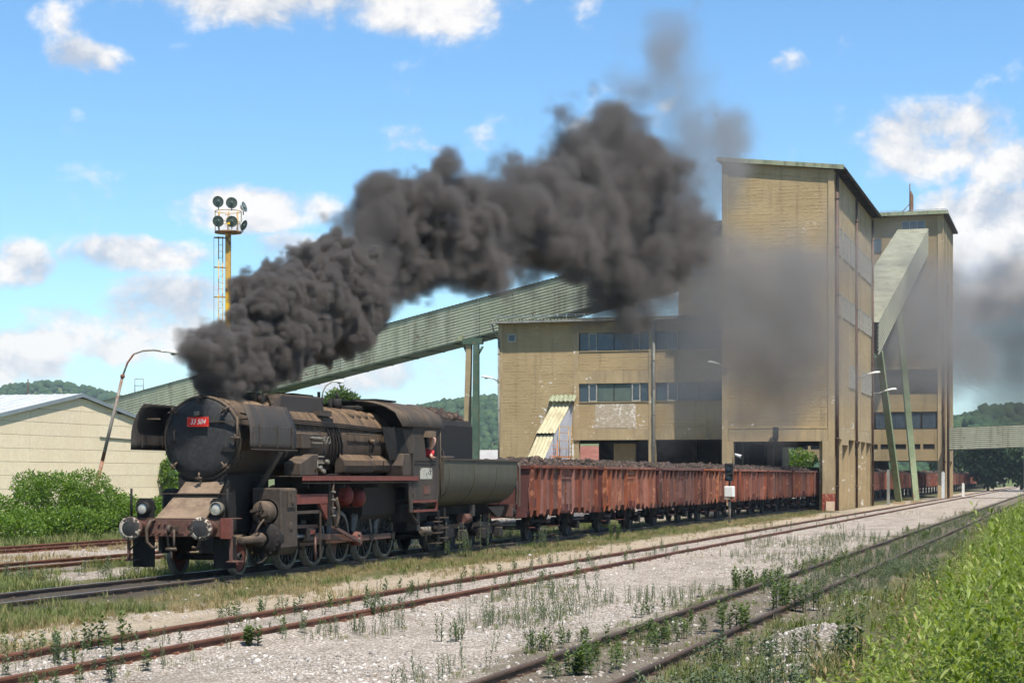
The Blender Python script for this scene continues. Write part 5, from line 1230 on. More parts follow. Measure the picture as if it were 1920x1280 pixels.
    # red air reservoirs lying across the frame
    for x, z, r in ((8.15, 1.80, .27), (9.05, 1.72, .25)):
        o = L_(MB().lathe([(-1.22, 0), (-1.20, r * .5), (-1.14, r * .85), (-1.05, r), (1.05, r), (1.14, r * .85), (1.2, 0)], (x, 0, z), (0, 1, 0), 26), 'air_reservoir', M_RESRED)
        for y in (-.9, .9): MB().lathe([(y - .03, r + .004), (y - .03, r + .015), (y + .03, r + .015), (y + .03, r + .004)], (x, 0, z), (0, 1, 0), 26).build('strap', M_UNDER, o)
    # firebox bottom, ashpan and cab supports
    L_(MB().prism([(-.62, 2.3), (-1.05, 2.28), (-.95, 1.25), (-.62, .9), (.62, .9), (.95, 1.25), (1.05, 2.28), (.62, 2.3)], 'x', 9.5, 12.0), 'ashpan', M_SOOT2)
    L_(MB().box(12.0, 14.3, -1.1, 1.1, 1.0, 1.5), 'drag_box', M_UNDER)
    L_(MB().pipe([(12.2, -1.3, 1.35), (12.35, -1.4, 1.1), (12.6, -1.45, .95)], .05, 8), 'injector_pipe', M_CYL)
    inj = L_(MB().tube((12.9, -1.42, .72), (13.7, -1.42, .66), .08, 10), 'injector', M_CYL)
    for x in (13.0, 13.3, 13.6): MB().tube((x, -1.42, .58), (x, -1.42, .84), .06, 8).build('injector_valve', M_TYRE, inj)
    L_(MB().box(12.6, 12.85, -1.4, -1.1, .75, 1.4), 'ash_door', M_DEFL)
M_RESRED = dusty('dusty_red_tank', (.11, .015, .012), (.15, .06, .045), .6, .3, 1.0, amount=.7, side=.2)
build_running_gear()
def build_cab():
    x0, x1 = 12.05, 14.4; y = 1.50
    # side walls with the window opening
    for s in (-1, 1):
        Y0, Y1 = s * y, s * (y - .03)
        a, b_ = min(Y0, Y1), max(Y0, Y1)
        w = L_(MB().box(x0, x1 - .25, a, b_, 1.62, 2.86), 'cab_side', M_CAB)
        L_(MB().add([(x0, a, 2.862), (13.1, a, 2.862), (12.9, a, 3.72), (12.05, a, 3.72), (x0, b_, 2.862), (13.1, b_, 2.862), (12.9, b_, 3.72), (12.05, b_, 3.72)], [(3, 2, 1, 0), (4, 5, 6, 7), (0, 1, 5, 4), (1, 2, 6, 5), (2, 3, 7, 6), (3, 0, 4, 7)]), 'cab_side', M_CAB)
        L_(MB().box(12.9, x1, a + .001, b_ - .001, 3.55, 3.72), 'window_header', M_CAB)
        L_(MB().box(x1 - .25, x1 - .19, a, b_, 1.7, 3.55), 'cab_pillar', M_CAB)
        if s < 0:
            L_(MB().box(12.1, 13.95, a - .012, a - .002, 2.72, 2.75), 'window_sill', M_SOOT); L_(MB().box(12.1, 13.95, a - .012, a - .002, 2.63, 2.66), 'window_sill', M_SOOT)
            L_(MB().box(12.9, 13.35, a - .22, a - .002, 3.42, 3.60), 'sun_visor', M_APRON)
            L_(MB().box(12.60, 13.62, a - .008, a - .002, 2.22, 2.54), 'inscription_patch', M_SIGN)
            L_(MB().box(12.88, 13.40, a - .012, a - .002, 1.78, 2.02), 'works_plate', M_BEAM)
    # roof: barrel vault with overhang at the front sides
    rows = []
    for i in range(15):
        t = -1 + 2 * i / 14; yy = 1.58 * math.sin(t * R(90)) if False else 1.58 * t
        zz = 3.70 + .74 * math.sqrt(max(0, 1 - abs(t) ** 2.2))
        rows.append([(xx, yy, zz - (.02 if xx < 11.4 else 0)) for xx in (11.0, 11.8, 12.6, 13.4, 14.2, 14.75)])
    rf = L_(MB().sheet(rows, .03), 'cab_roof', M_CAB)
    for xx in (11.75, 13.2): MB().sheet([[(xx, r_[0][1] * 1.002, r_[0][2] + .012 + .02), (xx + .06, r_[0][1] * 1.002, r_[0][2] + .012 + .02)] for r_ in rows], .02).build('roof_strip', M_CAB, rf)
    MB().box(12.0, 13.6, -.4, .4, 4.45, 4.50).build('roof_hatch', M_SOOT, rf)
    # cab front sheets, slanting side windows
    L_(MB().prism([(-1.5, 2.3), (-1.5, 3.66), (-1.2, 3.95), (-.6, 4.3), (.6, 4.3), (1.2, 3.95), (1.5, 3.66), (1.5, 2.3)], 'x', 11.95, 12.0), 'cab_front', M_SOOT)
    L_(MB().add([(10.55, -1.12, 3.66), (11.95, -1.5, 3.66), (11.95, -1.5, 2.75), (11.0, -1.18, 2.75), (10.58, -1.09, 3.66), (11.98, -1.47, 3.66), (11.98, -1.47, 2.75), (11.03, -1.15, 2.75)], [(0, 1, 2, 3), (7, 6, 5, 4), (0, 4, 5, 1), (1, 5, 6, 2), (2, 6, 7, 3), (3, 7, 4, 0)]), 'slanted_front_sheet', M_SOOT)
    L_(MB().add([(11.5, -1.38, 3.6), (11.95, -1.52, 3.6), (12.0, -1.54, 2.95), (11.8, -1.46, 2.95), (11.5, -1.35, 3.6), (11.95, -1.49, 3.6), (12.0, -1.51, 2.95), (11.8, -1.43, 2.95)], [(0, 1, 2, 3), (7, 6, 5, 4), (0, 4, 5, 1), (1, 5, 6, 2), (2, 6, 7, 3), (3, 7, 4, 0)]), 'weather_board', M_CAB)
    # chest on the running board before the cab
    L_(MB().prism([(11.28, 2.31), (12.02, 2.31), (12.02, 2.55), (11.85, 2.93), (11.35, 2.93), (11.20, 2.6)], 'y', -1.48, -.95), 'tool_chest', M_CYL, bevel=.02)
    L_(MB().box(12.02, 14.2, -1.48, 1.48, 1.58, 1.62), 'cab_floor', M_UNDER)
    L_(MB().box(12.1, 13.0, -.9, .9, 1.62, 3.4), 'backhead', M_SOOT, bevel=.05)
    # rear edge post and steps
    for yy in (-1.53,): L_(MB().tube((14.28, yy, 1.65), (14.28, yy, 3.6), .022, 6), 'handrail', M_CYL)
    L_(MB().pipe([(14.45, -1.53, 1.72), (14.45, -1.57, 1.8), (14.45, -1.57, 3.0), (14.45, -1.53, 3.08), (14.3, -1.53, 3.08)], .02, 6), 'handrail', M_CYL)
    st = L_(MB().prism([(11.70, 2.15), (11.95, 2.15), (12.02, 1.28), (11.80, 1.28)], 'y', -1.50, -1.46), 'step_plate', M_CAB)
    L_(MB().box(12.03, 14.05, -1.52, -1.30, 1.55, 1.615), 'cab_step', M_REDBR); L_(MB().box(12.03, 14.05, -1.52, -1.30, 1.28, 1.34), 'cab_step', M_REDBR)
    L_(MB().box(14.02, 14.07, -1.52, -1.46, 1.34, 1.55), 'step_hanger', M_REDBR)
    for z in (1.8, 2.02): L_(MB().box(11.95, 12.04, -1.52, -1.40, z, z + .03), 'side_rung', M_CYL)
    for z in (.95, .62, .32): L_(MB().box(14.0, 14.5, -1.52, -1.28, z, z + .03), 'cab_step', M_CYL)
    L_(MB().box(14.22, 14.28, -1.50, -1.46, .3, 1.3), 'step_hanger', M_UNDER)
build_cab()
# ------------------------------------------------------------------ lumps of coal
def lump_template(n=0, seed=0):
    rs = np.random.RandomState(seed)
    v = np.array([(1, 0, 0), (-1, 0, 0), (0, 1, 0), (0, -1, 0), (0, 0, 1), (0, 0, -1), (.6, .6, .6), (-.6, -.6, .5), (.6, -.6, -.5), (-.6, .6, -.6)], float)
    v *= rs.uniform(.7, 1.15, (len(v), 1)); v += rs.uniform(-.15, .15, v.shape)
    bm = bmesh.new()
    for q in v: bm.verts.new(q)
    r_ = bmesh.ops.convex_hull(bm, input=bm.verts); bmesh.ops.triangulate(bm, faces=bm.faces[:])
    bm.verts.ensure_lookup_table(); loose = [x for x in bm.verts if not x.link_faces]
    for x in loose: bm.verts.remove(x)
    bm.verts.index_update(); bm.verts.ensure_lookup_table()
    V = np.array([x.co[:] for x in bm.verts]); F = np.array([[x.index for x in f.verts] for f in bm.faces]); bm.free()
    return V, F
LUMPS = [lump_template(seed=k) for k in range(4)]
def heap_mesh(name, L, W_, crown, seed, n_lump, lump, parent=None):
    """heap of coal: bumpy ground surface and loose lumps, one mesh"""
    rs = np.random.RandomState(seed); nx, ny = int(L / .16), int(W_ / .16)
    x, y = np.meshgrid(np.linspace(0, L, nx), np.linspace(-W_ / 2, W_ / 2, ny), indexing='ij')
    def hh(x, y):
        ed = np.minimum(np.minimum(x, L - x) / .9, (W_ / 2 - np.abs(y)) / .8); ed = np.clip(ed, 0, 1)
        return crown * (ed ** .7) * (.55 + .75 * fbm(x * .55 + seed * 9, y * .6 + seed * 5, 3)) + .14 * (fbm(x * 3 + seed, y * 3, 3) - .45) * (ed ** .5)
    V = np.stack([x, y, hh(x, y)], -1).reshape(-1, 3)
    i, j = np.meshgrid(np.arange(nx - 1), np.arange(ny - 1), indexing='ij'); a = (i * ny + j).ravel()
    F = np.concatenate([np.stack([a, a + ny, a + ny + 1], 1), np.stack([a, a + ny + 1, a + 1], 1)])
    Vs, Fs = [V], [F]; base = len(V)
    for k, (lv, lf) in enumerate(LUMPS):
        n = n_lump // 4; px = rs.uniform(.05, L - .05, n); py = rs.uniform(-W_ / 2 + .05, W_ / 2 - .05, n); s = lump * rs.uniform(.4, 1.6, n) ** 1.4
        P, Fq, _ = scatter(lv, lf, np.stack([px, py, hh(px, py) + s * .2], 1), rs.uniform(0, 6.28, n), s, rs.uniform(0, 1, n))
        Vs.append(P); Fs.append(Fq + base); base += len(P)
    return np_mesh(name, np.concatenate(Vs), np.concatenate(Fs), M_COAL, parent)
# ------------------------------------------------------------------ tender
def bogie_wheel(parent, x, y, r, mat):
    o = MB().lathe([(-.05, .05), (-.06, .12), (-.03, r * .5), (-.05, r * .84), (-.07, r * .86), (-.07, r * .98), (.05, r), (.055, r * 1.05), (.085, r * 1.05), (.085, .0)], (0, 0, 0), (0, 1, 0), 28).build('wheel', mat, parent)
    o.location = (x, y, r); 
    if y > 0: o.rotation_euler = (0, 0, math.pi)
    return o
def build_tender():
    T = empty('tender', (51.55, 19.4, 0), 0, 'round bottomed olive black tender with a tall coal bunker behind the cab', 'tender')
    L = 7.55
    prof = [(1.50, 2.80), (1.50, 2.45)] + [(.62 + .88 * math.cos(R(t)), 2.28 - .90 * math.sin(R(t))) for t in (0, 18, 36, 54, 72, 90)]
    half = prof + [(-a, b) for a, b in reversed(prof)]
    def tub(x): return [(x, -a, b) for a, b in half]
    tb = MB().sheet([tub(x) for x in (0, 1.6, 3.8, 5.8, L)], 0).build('water_tub', M_TENDER, T)
    for x in (0.002, L - .002): MB().prism([(-a, b) for a, b in half], 'x', x - .01, x + .01).build('tub_end', M_TENDER, tb)
    for x in (.5, 2.9, 5.2):
        MB().sheet([[(x, q[1] * 1.004, q[2] - .003) for q in tub(0)], [(x + .05, q[1] * 1.004, q[2] - .003) for q in tub(0)]], -.006).build('tub_seam', M_TENDER, tb)
    MB().box(-.02, L + .02, -1.54, -1.47, 2.78, 2.83).build('rim', M_CYL, tb); MB().box(-.02, L + .02, 1.47, 1.54, 2.78, 2.83).build('rim', M_SOOT, tb)
    MB().box(0, L, -1.46, 1.46, 2.74, 2.79).build('tub_deck', M_SOOT, tb)
    # coal bunker
    b = MB().prism([(-.98, 2.80), (-.98, 3.86), (-.86, 4.06), (.86, 4.06), (.98, 3.86), (.98, 2.80)], 'x', .0, 4.35); b.build('coal_bunker', M_SOOT, T, .04)
    MB().box(4.36, 4.44, -.9, .9, 2.80, 3.9).build('bunker_rear', M_SOOT, T)
    MB().box(4.9, 5.35, -.35, .35, 2.80, 2.95).build('water_filler', M_CYL, T, .03)
    MB().box(5.9, 7.0, -1.35, -.55, 2.80, 2.86).build('filler_lid', M_TYRE, T)
    MB().tube((.3, -1.3, 2.85), (1.4, -1.32, 2.86), .05, 8).build('fire_iron', M_CYL, T)
    # underframe and bogies
    MB().box(.1, L - .1, -.5, .5, 1.10, 1.38).build('centre_sill', M_UNDER, T)
    MB().box(3.55, 3.75, -1.25, -1.1, 1.05, 1.40).build('hanger', M_DEFL, T)
    MB().tube((3.0, -1.05, .98), (3.6, -1.05, .98), .17, 16).build('brake_cylinder', M_BEAM, T)
    MB().prism([(5.2, 1.32), (7.1, 1.32), (6.7, 1.0), (6.3, .95)], 'y', -1.2, -1.12).build('side_bracket', M_SOOT2, T)
    for xb in (1.75, 5.55):
        B = empty('bogie', (xb, 0, 0), parent=T)
        for s in (-1, 1):
            MB().prism([(-1.35, .62), (-1.2, .50), (-.35, .42), (.35, .42), (1.2, .50), (1.35, .62), (1.25, .82), (-1.25, .82)], 'y', s * 1.02 - .04, s * 1.02 + .04).build('side_frame', M_UNDER, B)
            for xw in (-.92, .92):
                bogie_wheel(B, xw, s * .76, .465, M_WHEEL)
                MB().box(xw - .16, xw + .16, s * 1.16 - .13, s * 1.16 + .13, .30, .64).build('axle_box', M_SOOT2, B, .03)
                lf = MB()
                for k in range(5): lf.box(xw - .46 + k * .08, xw + .46 - k * .08, s * 1.10 - .05, s * 1.10 + .05, .70 + k * .03, .727 + k * .03)
                lf.build('leaf_spring', M_SOOT2, B)
        for xw in (-.92, .92): MB().tube((xw, -1.1, .465), (xw, 1.1, .465), .07, 10).build('axle', M_UNDER, B)
        MB().box(-.2, .2, -1.0, 1.0, .55, 1.09).build('bolster', M_UNDER, B)
    # rear: buffers, ladder, beam
    MB().box(L, L + .12, -1.3, 1.3, .95, 1.36).build('rear_beam', M_BEAM, T)
    for s in (-1, 1): MB().lathe([(0, .10), (.3, .10), (.3, .20), (.36, .20), (.38, 0)], (L + .12, s * .875, 1.1), X, 16).build('buffer', M_SOOT, T)
    MB().pipe([(L - .05, -1.53, 2.75), (L, -1.58, 2.6), (L, -1.58, 1.3), (L, -1.5, 1.25)], .022, 6).build('handrail', M_TYRE, T)
    MB().pipe([(L + .1, -1.35, 1.35), (L + .12, -1.45, 1.4), (L + .12, -1.45, 2.15), (L + .12, -1.2, 2.25)], .02, 6).build('handrail', M_TYRE, T)
    MB().box(L - .3, L, -1.42, -1.15, .55, .58).build('step', M_UNDER, T); MB().box(L - .3, L, -1.42, -1.15, .9, .93).build('step', M_UNDER, T)
    for z in (1.05, .75, .45): MB().box(.02, .5, -1.5, -1.22, z, z + .03).build('step', M_CYL, T)
    MB().box(.3, .35, -1.45, -1.4, .42, 1.35).build('step_hanger', M_UNDER, T)
    c = heap_mesh('coal_heap', 4.2, 1.7, .30, 3, 220, .13); c.location = (51.6, 19.4, 3.98); tag(c, 'heap of coal lumps showing above the tender bunker', 'coal heap')
build_tender()
# ------------------------------------------------------------------ coal wagons
M_WAG = pbr('rust_red_wagon_paint', (.255, .082, .047), (.165, .055, .035), .9, .8, streak=3.0, streak_c=(.075, .036, .027), bump=.25, bscale=18, rnd=.30, spots=.66, spots_c=(.36, .14, .075), spot_scale=3)
M_WAG2 = pbr('shaded_wagon_red', (.11, .036, .028), (.085, .030, .025), 1.2, .85, rnd=.15)  # darkened wagon red: gap shade put into end walls; also sole bars, fittings
M_WAGV = [M_WAG, pbr('faded_orange_wagon_paint', (.33, .112, .058), (.22, .072, .042), 1.1, .8, streak=2.4, streak_c=(.10, .042, .03), bump=.25, bscale=18, rnd=.22, spots=.64, spots_c=(.40, .17, .09), spot_scale=2.4),
          pbr('grimy_brown_wagon_paint', (.185, .070, .046), (.125, .050, .036), .8, .85, streak=3.4, streak_c=(.055, .032, .025), bump=.3, bscale=18, rnd=.25, spots=.67, spots_c=(.30, .12, .07), spot_scale=3.4)]
WL = 8.9; PITCH = 10.3; WX0 = 60.9
def make_wagon():
    T = empty('coal_wagon', (WX0, 19.4, 0)); T['category'] = 'coal wagon'; T['group'] = 'coal wagons behind the tender'
    zb, zt, y = 1.12, 2.68, 1.42
    for s in (-1, 1):
        a, b_ = sorted((s * y, s * (y - .04)))
        # side in panels between ribs; door in the middle
        xs = [0, .82, 1.64, 2.46, 3.55, 5.35, 6.44, 7.26, 8.08, WL]
        for k in range(9):
            if k == 4: continue
            bot = zb - (.13 if k % 3 == 1 else .0)
            MB().box(xs[k] + .002, xs[k + 1] - .002, a, b_, bot, zt - .1).build('side_panel', M_WAG, T)
        dd = MB().box(xs[4] + .01, xs[5] - .01, a - (.03 if s < 0 else 0), b_ + (.03 if s > 0 else 0), zb - .08, zt - .35).build('side_door', M_WAG, T)
        MB().box(xs[4] + .01, xs[5] - .01, a - .015, b_ + .015, zt - .34, zt - .1).build('door_header', M_WAG, T)
        if s < 0:
            MB().box(4.42, 4.48, a - .06, a - .031, zb - .05, zt - .37).build('door_post', M_WAG, dd)
            for z in (zt - .47, zt - .30): MB().box(3.7, 5.2, a - .075, a - .035, z, z + .05).build('door_bar', M_WAG, dd)
            for x in (3.8, 4.3, 4.6, 5.1): MB().box(x, x + .07, a - .09, a - .032, zb - .14, zb + .16).build('door_latch', M_WAG2, dd)
            MB().box(.35, .62, a - .03, a - .002, zb + .12, zb + .42).build('label_frame', M_WAG2, T)
        for x in xs:
            w = .05; yo = s * (y + .13)
            p = [(s * y, zt - .1), (yo, zt - .1), (yo, zb + .05), (s * (y + .05), zb - .22), (s * y, zb - .22)]
            MB().prism(p, 'x', max(x - w / 2, 0.0), min(x + w / 2, WL)).build('side_rib', M_WAG, T)
        MB().box(-.02, WL + .02, min(s * (y - .06), s * (y + .15)), max(s * (y - .06), s * (y + .15)), zt - .1, zt).build('top_rail', M_WAG, T, .012)
        MB().box(-.05, WL + .05, min(s * (y - .3), s * (y - .15)), max(s * (y - .3), s * (y - .15)), .92, zb).build('sole_bar', M_WAG2, T)
        for xw in (1.75, WL - 1.75):
            bogie_wheel(T, xw, s * .76, .47, M_WHEEL)
            MB().box(xw - .15, xw + .15, s * 1.12 - .12, s * 1.12 + .12, .33, .63).build('axle_box', M_UNDER, T, .03)
            MB().box(xw - .62, xw + .62, s * 1.10 - .05, s * 1.10 + .05, .68, .76).build('leaf_spring', M_UNDER, T)
            MB().prism([(xw - .28, .95), (xw + .28, .95), (xw + .12, .35), (xw - .12, .35)], 'y', s * .97 - .01, s * .97 + .01).build('axle_guard', M_UNDER, T)
    for xe, d in ((0, -1), (WL, 1)):
        a, b_ = sorted((xe, xe - d * .05))
        MB().box(a, b_, -1.39, 1.39, zb - .05, zt - .1).build('end_wall', M_WAG2, T)
        MB().box(min(xe, xe + d * .09), max(xe, xe + d * .09), -1.45, 1.45, zt - .12, zt - .002).build('end_rail', M_WAG2, T)
        for yy in (-1.0, -.35, .35, 1.0): MB().box(min(xe + d * .002, xe + d * .08), max(xe + d * .002, xe + d * .08), yy - .05, yy + .05, zb - .1, zt - .13).build('end_post', M_WAG2, T)
        MB().box(min(xe, xe + d * .14), max(xe, xe + d * .14), -1.3, 1.3, .88, zb - .06).build('buffer_beam', M_WAG2, T)
        for s in (-1, 1): MB().lathe([(0, .09), (.33, .10), (.33, .2), (.38, .2), (.40, 0)], (xe + d * .14, s * .875, 1.05), (d, 0, 0), 16).build('buffer', M_UNDER, T)
        MB().tube((xe, -1.36, 1.15), (xe, -1.36, 1.9), .02, 6).build('handrail', M_WAG2, T)
    MB().box(.06, WL - .06, -1.37, 1.37, zb, zb + .06).build('floor', M_WAG2, T)
    for xw in (1.75, WL - 1.75): MB().tube((xw, -1.1, .47), (xw, 1.1, .47), .07, 10).build('axle', M_UNDER, T)
    MB().pipe([(2.6, -1.2, 1.0), (2.65, -1.25, .55), (2.9, -1.25, .5), (4.3, -1.25, .5), (4.6, -1.2, .9)], .022, 6).build('safety_rail', M_WAG2, T)
    MB().tube((4.0, -.5, .85), (4.8, -.5, .85), .18, 14).build('air_reservoir', M_UNDER, T)
    MB().box(.5, 1.0, -1.3, -1.1, .5, .53).build('shunter_step', M_WAG2, T)
    return T
def make_far_wagon():
    """same wagon for the far end of the train: fewer, larger parts"""
    T = empty('coal_wagon', (0, 19.4, 0)); T['category'] = 'coal wagon'; T['group'] = 'coal wagons behind the tender'
    zb, zt, y = 1.12, 2.68, 1.42
    b = MB().box(0, WL, -y, -y + .05, zb, zt).box(0, WL, y - .05, y, zb, zt).box(0, .05, -y + .06, y - .06, zb, zt - .01).box(WL - .05, WL, -y + .06, y - .06, zb, zt - .01)
    b.build('body', M_WAG, T)
    for x in [0.03, .82, 1.64, 2.46, 3.55, 5.35, 6.44, 7.26, 8.08, WL - .03]: MB().box(x - .03, x + .03, -y - .13, -y - .001, zb - .1, zt - .02).build('side_rib', M_WAG, T)
    MB().box(3.7, 5.2, -y - .09, -y - .002, zt - .4, zt - .15).build('door_header', M_WAG2, T)
    MB().box(.1, WL - .1, -1.2, 1.2, .85, zb).build('underframe', M_UNDER, T)
    for xw in (1.75, WL - 1.75):
        for s in (-1, 1): bogie_wheel(T, xw, s * .76, .47, M_WHEEL)
    return T
ORD = ['first', 'second', 'third', 'fourth', 'fifth', 'sixth', 'seventh', 'eighth', 'ninth', 'tenth']
def build_train():
    near = make_wagon(); far = None; heaps = [None] * 3; hf = [None] * 2
    for k in range(35):
        x = WX0 + k * PITCH
        if k < 9: o = near if k == 0 else copy_tree(near)
        else:
            if far is None: far = make_far_wagon(); o = far
            else: o = copy_tree(far)
        o.location = (x, 19.4, 0); var = M_WAGV[(0, 1, 2, 1, 0, 2, 1, 0, 2)[k % 9]]
        for ch in o.children_recursive:                      # each wagon has weathered differently
            if ch.type == 'MESH' and ch.data.materials and ch.data.materials[0] == M_WAG: ch.material_slots[0].link = 'OBJECT'; ch.material_slots[0].material = var
        if k < 7: o['label'] = 'rust red open coal wagon with ribbed sides, %s behind the tender' % ORD[k]
        elif k < 9: o['label'] = 'coal wagon in deep shade inside the loading tower, %s behind the tender' % ORD[k]
        elif k < 16: o['label'] = 'rust red coal wagon under the steep gallery or the tallest tower'
        elif k == 34: o['label'] = 'last rust red coal wagon of the train, next to the white trailer'
        else: o['label'] = 'rust red coal wagon in the distant end of the train right of the towers'
        if k < 9:
            h = heaps[k % 3]
            if h is None: h = heap_mesh('coal_heap', WL - .1, 2.72, .37, 11 + k, 800, .085); heaps[k % 3] = h
            else: h = h.copy(); COL.objects.link(h)
            h.location = (x + .05, 19.4, 2.52); 
            tag(h, ('heap of brown coal filling the %s wagon behind the tender' % ORD[k]), 'coal heap', 'coal heaps in the wagons')
        else:
            h = hf[k % 2]
            if h is None: h = heap_mesh('coal_heap', WL - .1, 2.72, .37, 21 + k, 80, .14); hf[k % 2] = h
            else: h = h.copy(); COL.objects.link(h)
            h.location = (x + .05, 19.4, 2.52)
            tag(h, 'heap of brown coal in a distant wagon ' + ('under the steep gallery or tallest tower' if k < 16 else 'right of the towers'), 'coal heap', 'coal heaps in the wagons')
build_train()
# ------------------------------------------------------------------ engine driver at the cab window
def build_driver():
    M_SKIN = pbr('skin', (.60, .35, .26), (.52, .28, .20), 8, .55); M_SHIRT = pbr('red_shirt', (.62, .045, .05), (.5, .03, .035), 6, .8); M_HAIR = pbr('grey_hair', (.20, .18, .165), (.12, .11, .10), 20, .8)
    M_TROU = pbr('dark_trousers', (.03, .032, .04), None, 5, .85)
    T = empty('person', (50.42, 18.28, 1.62), 0, 'engine driver in a red shirt leaning out of the cab window', 'person')
    def skin(name, pts, edges, rad, mat, parent, root=0, sub=2):
        me = bpy.data.meshes.new(name); me.from_pydata([Vector(p) for p in pts], edges, []); o = bpy.data.objects.new(name, me); link(o, parent)
        md = o.modifiers.new('skin', 'SKIN'); md.use_smooth_shade = True
        for i, r_ in enumerate(rad):
            sv = me.skin_vertices[0].data[i]; sv.radius = (r_, r_) if not isinstance(r_, tuple) else r_; sv.use_root = (i == root)
        sd = o.modifiers.new('sub', 'SUBSURF'); sd.levels = sub; sd.render_levels = sub
        me.materials.append(mat); return o
    # local: x along track, -y out of the window; he looks towards the front (-x), leaning out
    pts = [(.15, .05, .80), (.12, -.02, 1.02), (.06, -.16, 1.25), (.02, -.27, 1.40), (-.01, -.37, 1.49), (-.02, -.41, 1.56), (-.03, -.44, 1.66), (-.02, -.44, 1.76), (.0, -.43, 1.82),
           (-.06, -.38, 1.36), (-.16, -.45, 1.24), (-.02, -.44, 1.22), (.12, -.43, 1.225),
           (.12, -.12, 1.36), (.24, -.14, 1.18), (.16, -.34, 1.22),
           (.12, -.05, .42), (.16, -.04, .04), (.22, .16, .42), (.22, .16, .04), (.06, -.05, .02), (.12, .16, .02)]
    ed = [(0, 1), (1, 2), (2, 3), (3, 4), (4, 5), (5, 6), (6, 7), (7, 8), (3, 9), (9, 10), (10, 11), (11, 12), (3, 13), (13, 14), (14, 15), (0, 16), (16, 17), (0, 18), (18, 19), (17, 20), (19, 21)]
    rad = [.15, .14, .155, .12, .07, .075, .118, .125, .07, .062, .05, .042, .032, .062, .05, .04, .075, .05, .075, .05, .05, .05]
    body = skin('body', pts, ed, rad, M_SKIN, T)
    # fingers resting on the sill
    for k in range(4):
        skin('finger', [(.10, -.45 + k * .02, 1.235), (.15, -.465 + k * .022, 1.24), (.19, -.47 + k * .022, 1.22)], [(0, 1), (1, 2)], [.010, .009, .008], M_SKIN, T, 0, 1)
    skin('thumb', [(.09, -.41, 1.24), (.12, -.39, 1.265), (.15, -.39, 1.26)], [(0, 1), (1, 2)], [.012, .011, .009], M_SKIN, T, 0, 1)
    sh = skin('shirt', [(.14, .03, .92), (.12, -.03, 1.05), (.06, -.16, 1.25), (.02, -.27, 1.40), (.0, -.33, 1.455), (-.06, -.38, 1.36), (-.12, -.42, 1.28), (.12, -.12, 1.36), (.19, -.13, 1.26)],
              [(0, 1), (1, 2), (2, 3), (3, 4), (3, 5), (5, 6), (3, 7), (7, 8)], [.20, .20, .215, .175, .085, .10, .08, .10, .08], M_SHIRT, T)
    skin('trousers', [(.15, .05, .86), (.15, .05, .75), (.12, -.05, .42), (.16, -.04, .10), (.22, .16, .42), (.22, .16, .10)], [(0, 1), (1, 2), (2, 3), (1, 4), (4, 5)], [.16, .16, .09, .065, .09, .065], M_TROU, T)
    # hair, ears, nose, eyes, mouth
    hd = Vector((-.025, -.44, 1.70))
    MB().lathe([(-.02, .098), (.03, .102), (.07, .088), (.10, .05), (.11, 0)], hd + Vector((.012, .0, .03)), (.25, 0, 1), 16).build('hair', M_HAIR, T)
    f = Vector((-.88, -.45, -.05)).normalized(); r_ = f.cross(Vector((0, 0, 1))).normalized()
    MB().lathe([(0, .022), (.03, .014), (.035, 0)], hd + f * .085 + Vector((0, 0, -.015)), f + Vector((0, 0, -.5)), 8).build('nose', M_SKIN, T)
    for s in (-1, 1):
        MB().lathe([(0, .014), (.006, .010), (.008, 0)], hd + f * .082 + r_ * s * .034 + Vector((0, 0, .015)), f, 8).build('eye', M_BLACK, T)
        MB().lathe([(0, .03), (.012, .022), (.014, 0)], hd + r_ * s * .088 + Vector((0, 0, -.01)), r_ * s, 10).build('ear', M_SKIN, T)
    MB().cbox(hd + f * .084 + Vector((0, 0, -.055)), (.045, .008, .008), Matrix((r_, f, (0, 0, 1))).transposed()).build('mouth', pbr('lips', (.36, .12, .10), None, 4, .5), T)
build_driver()
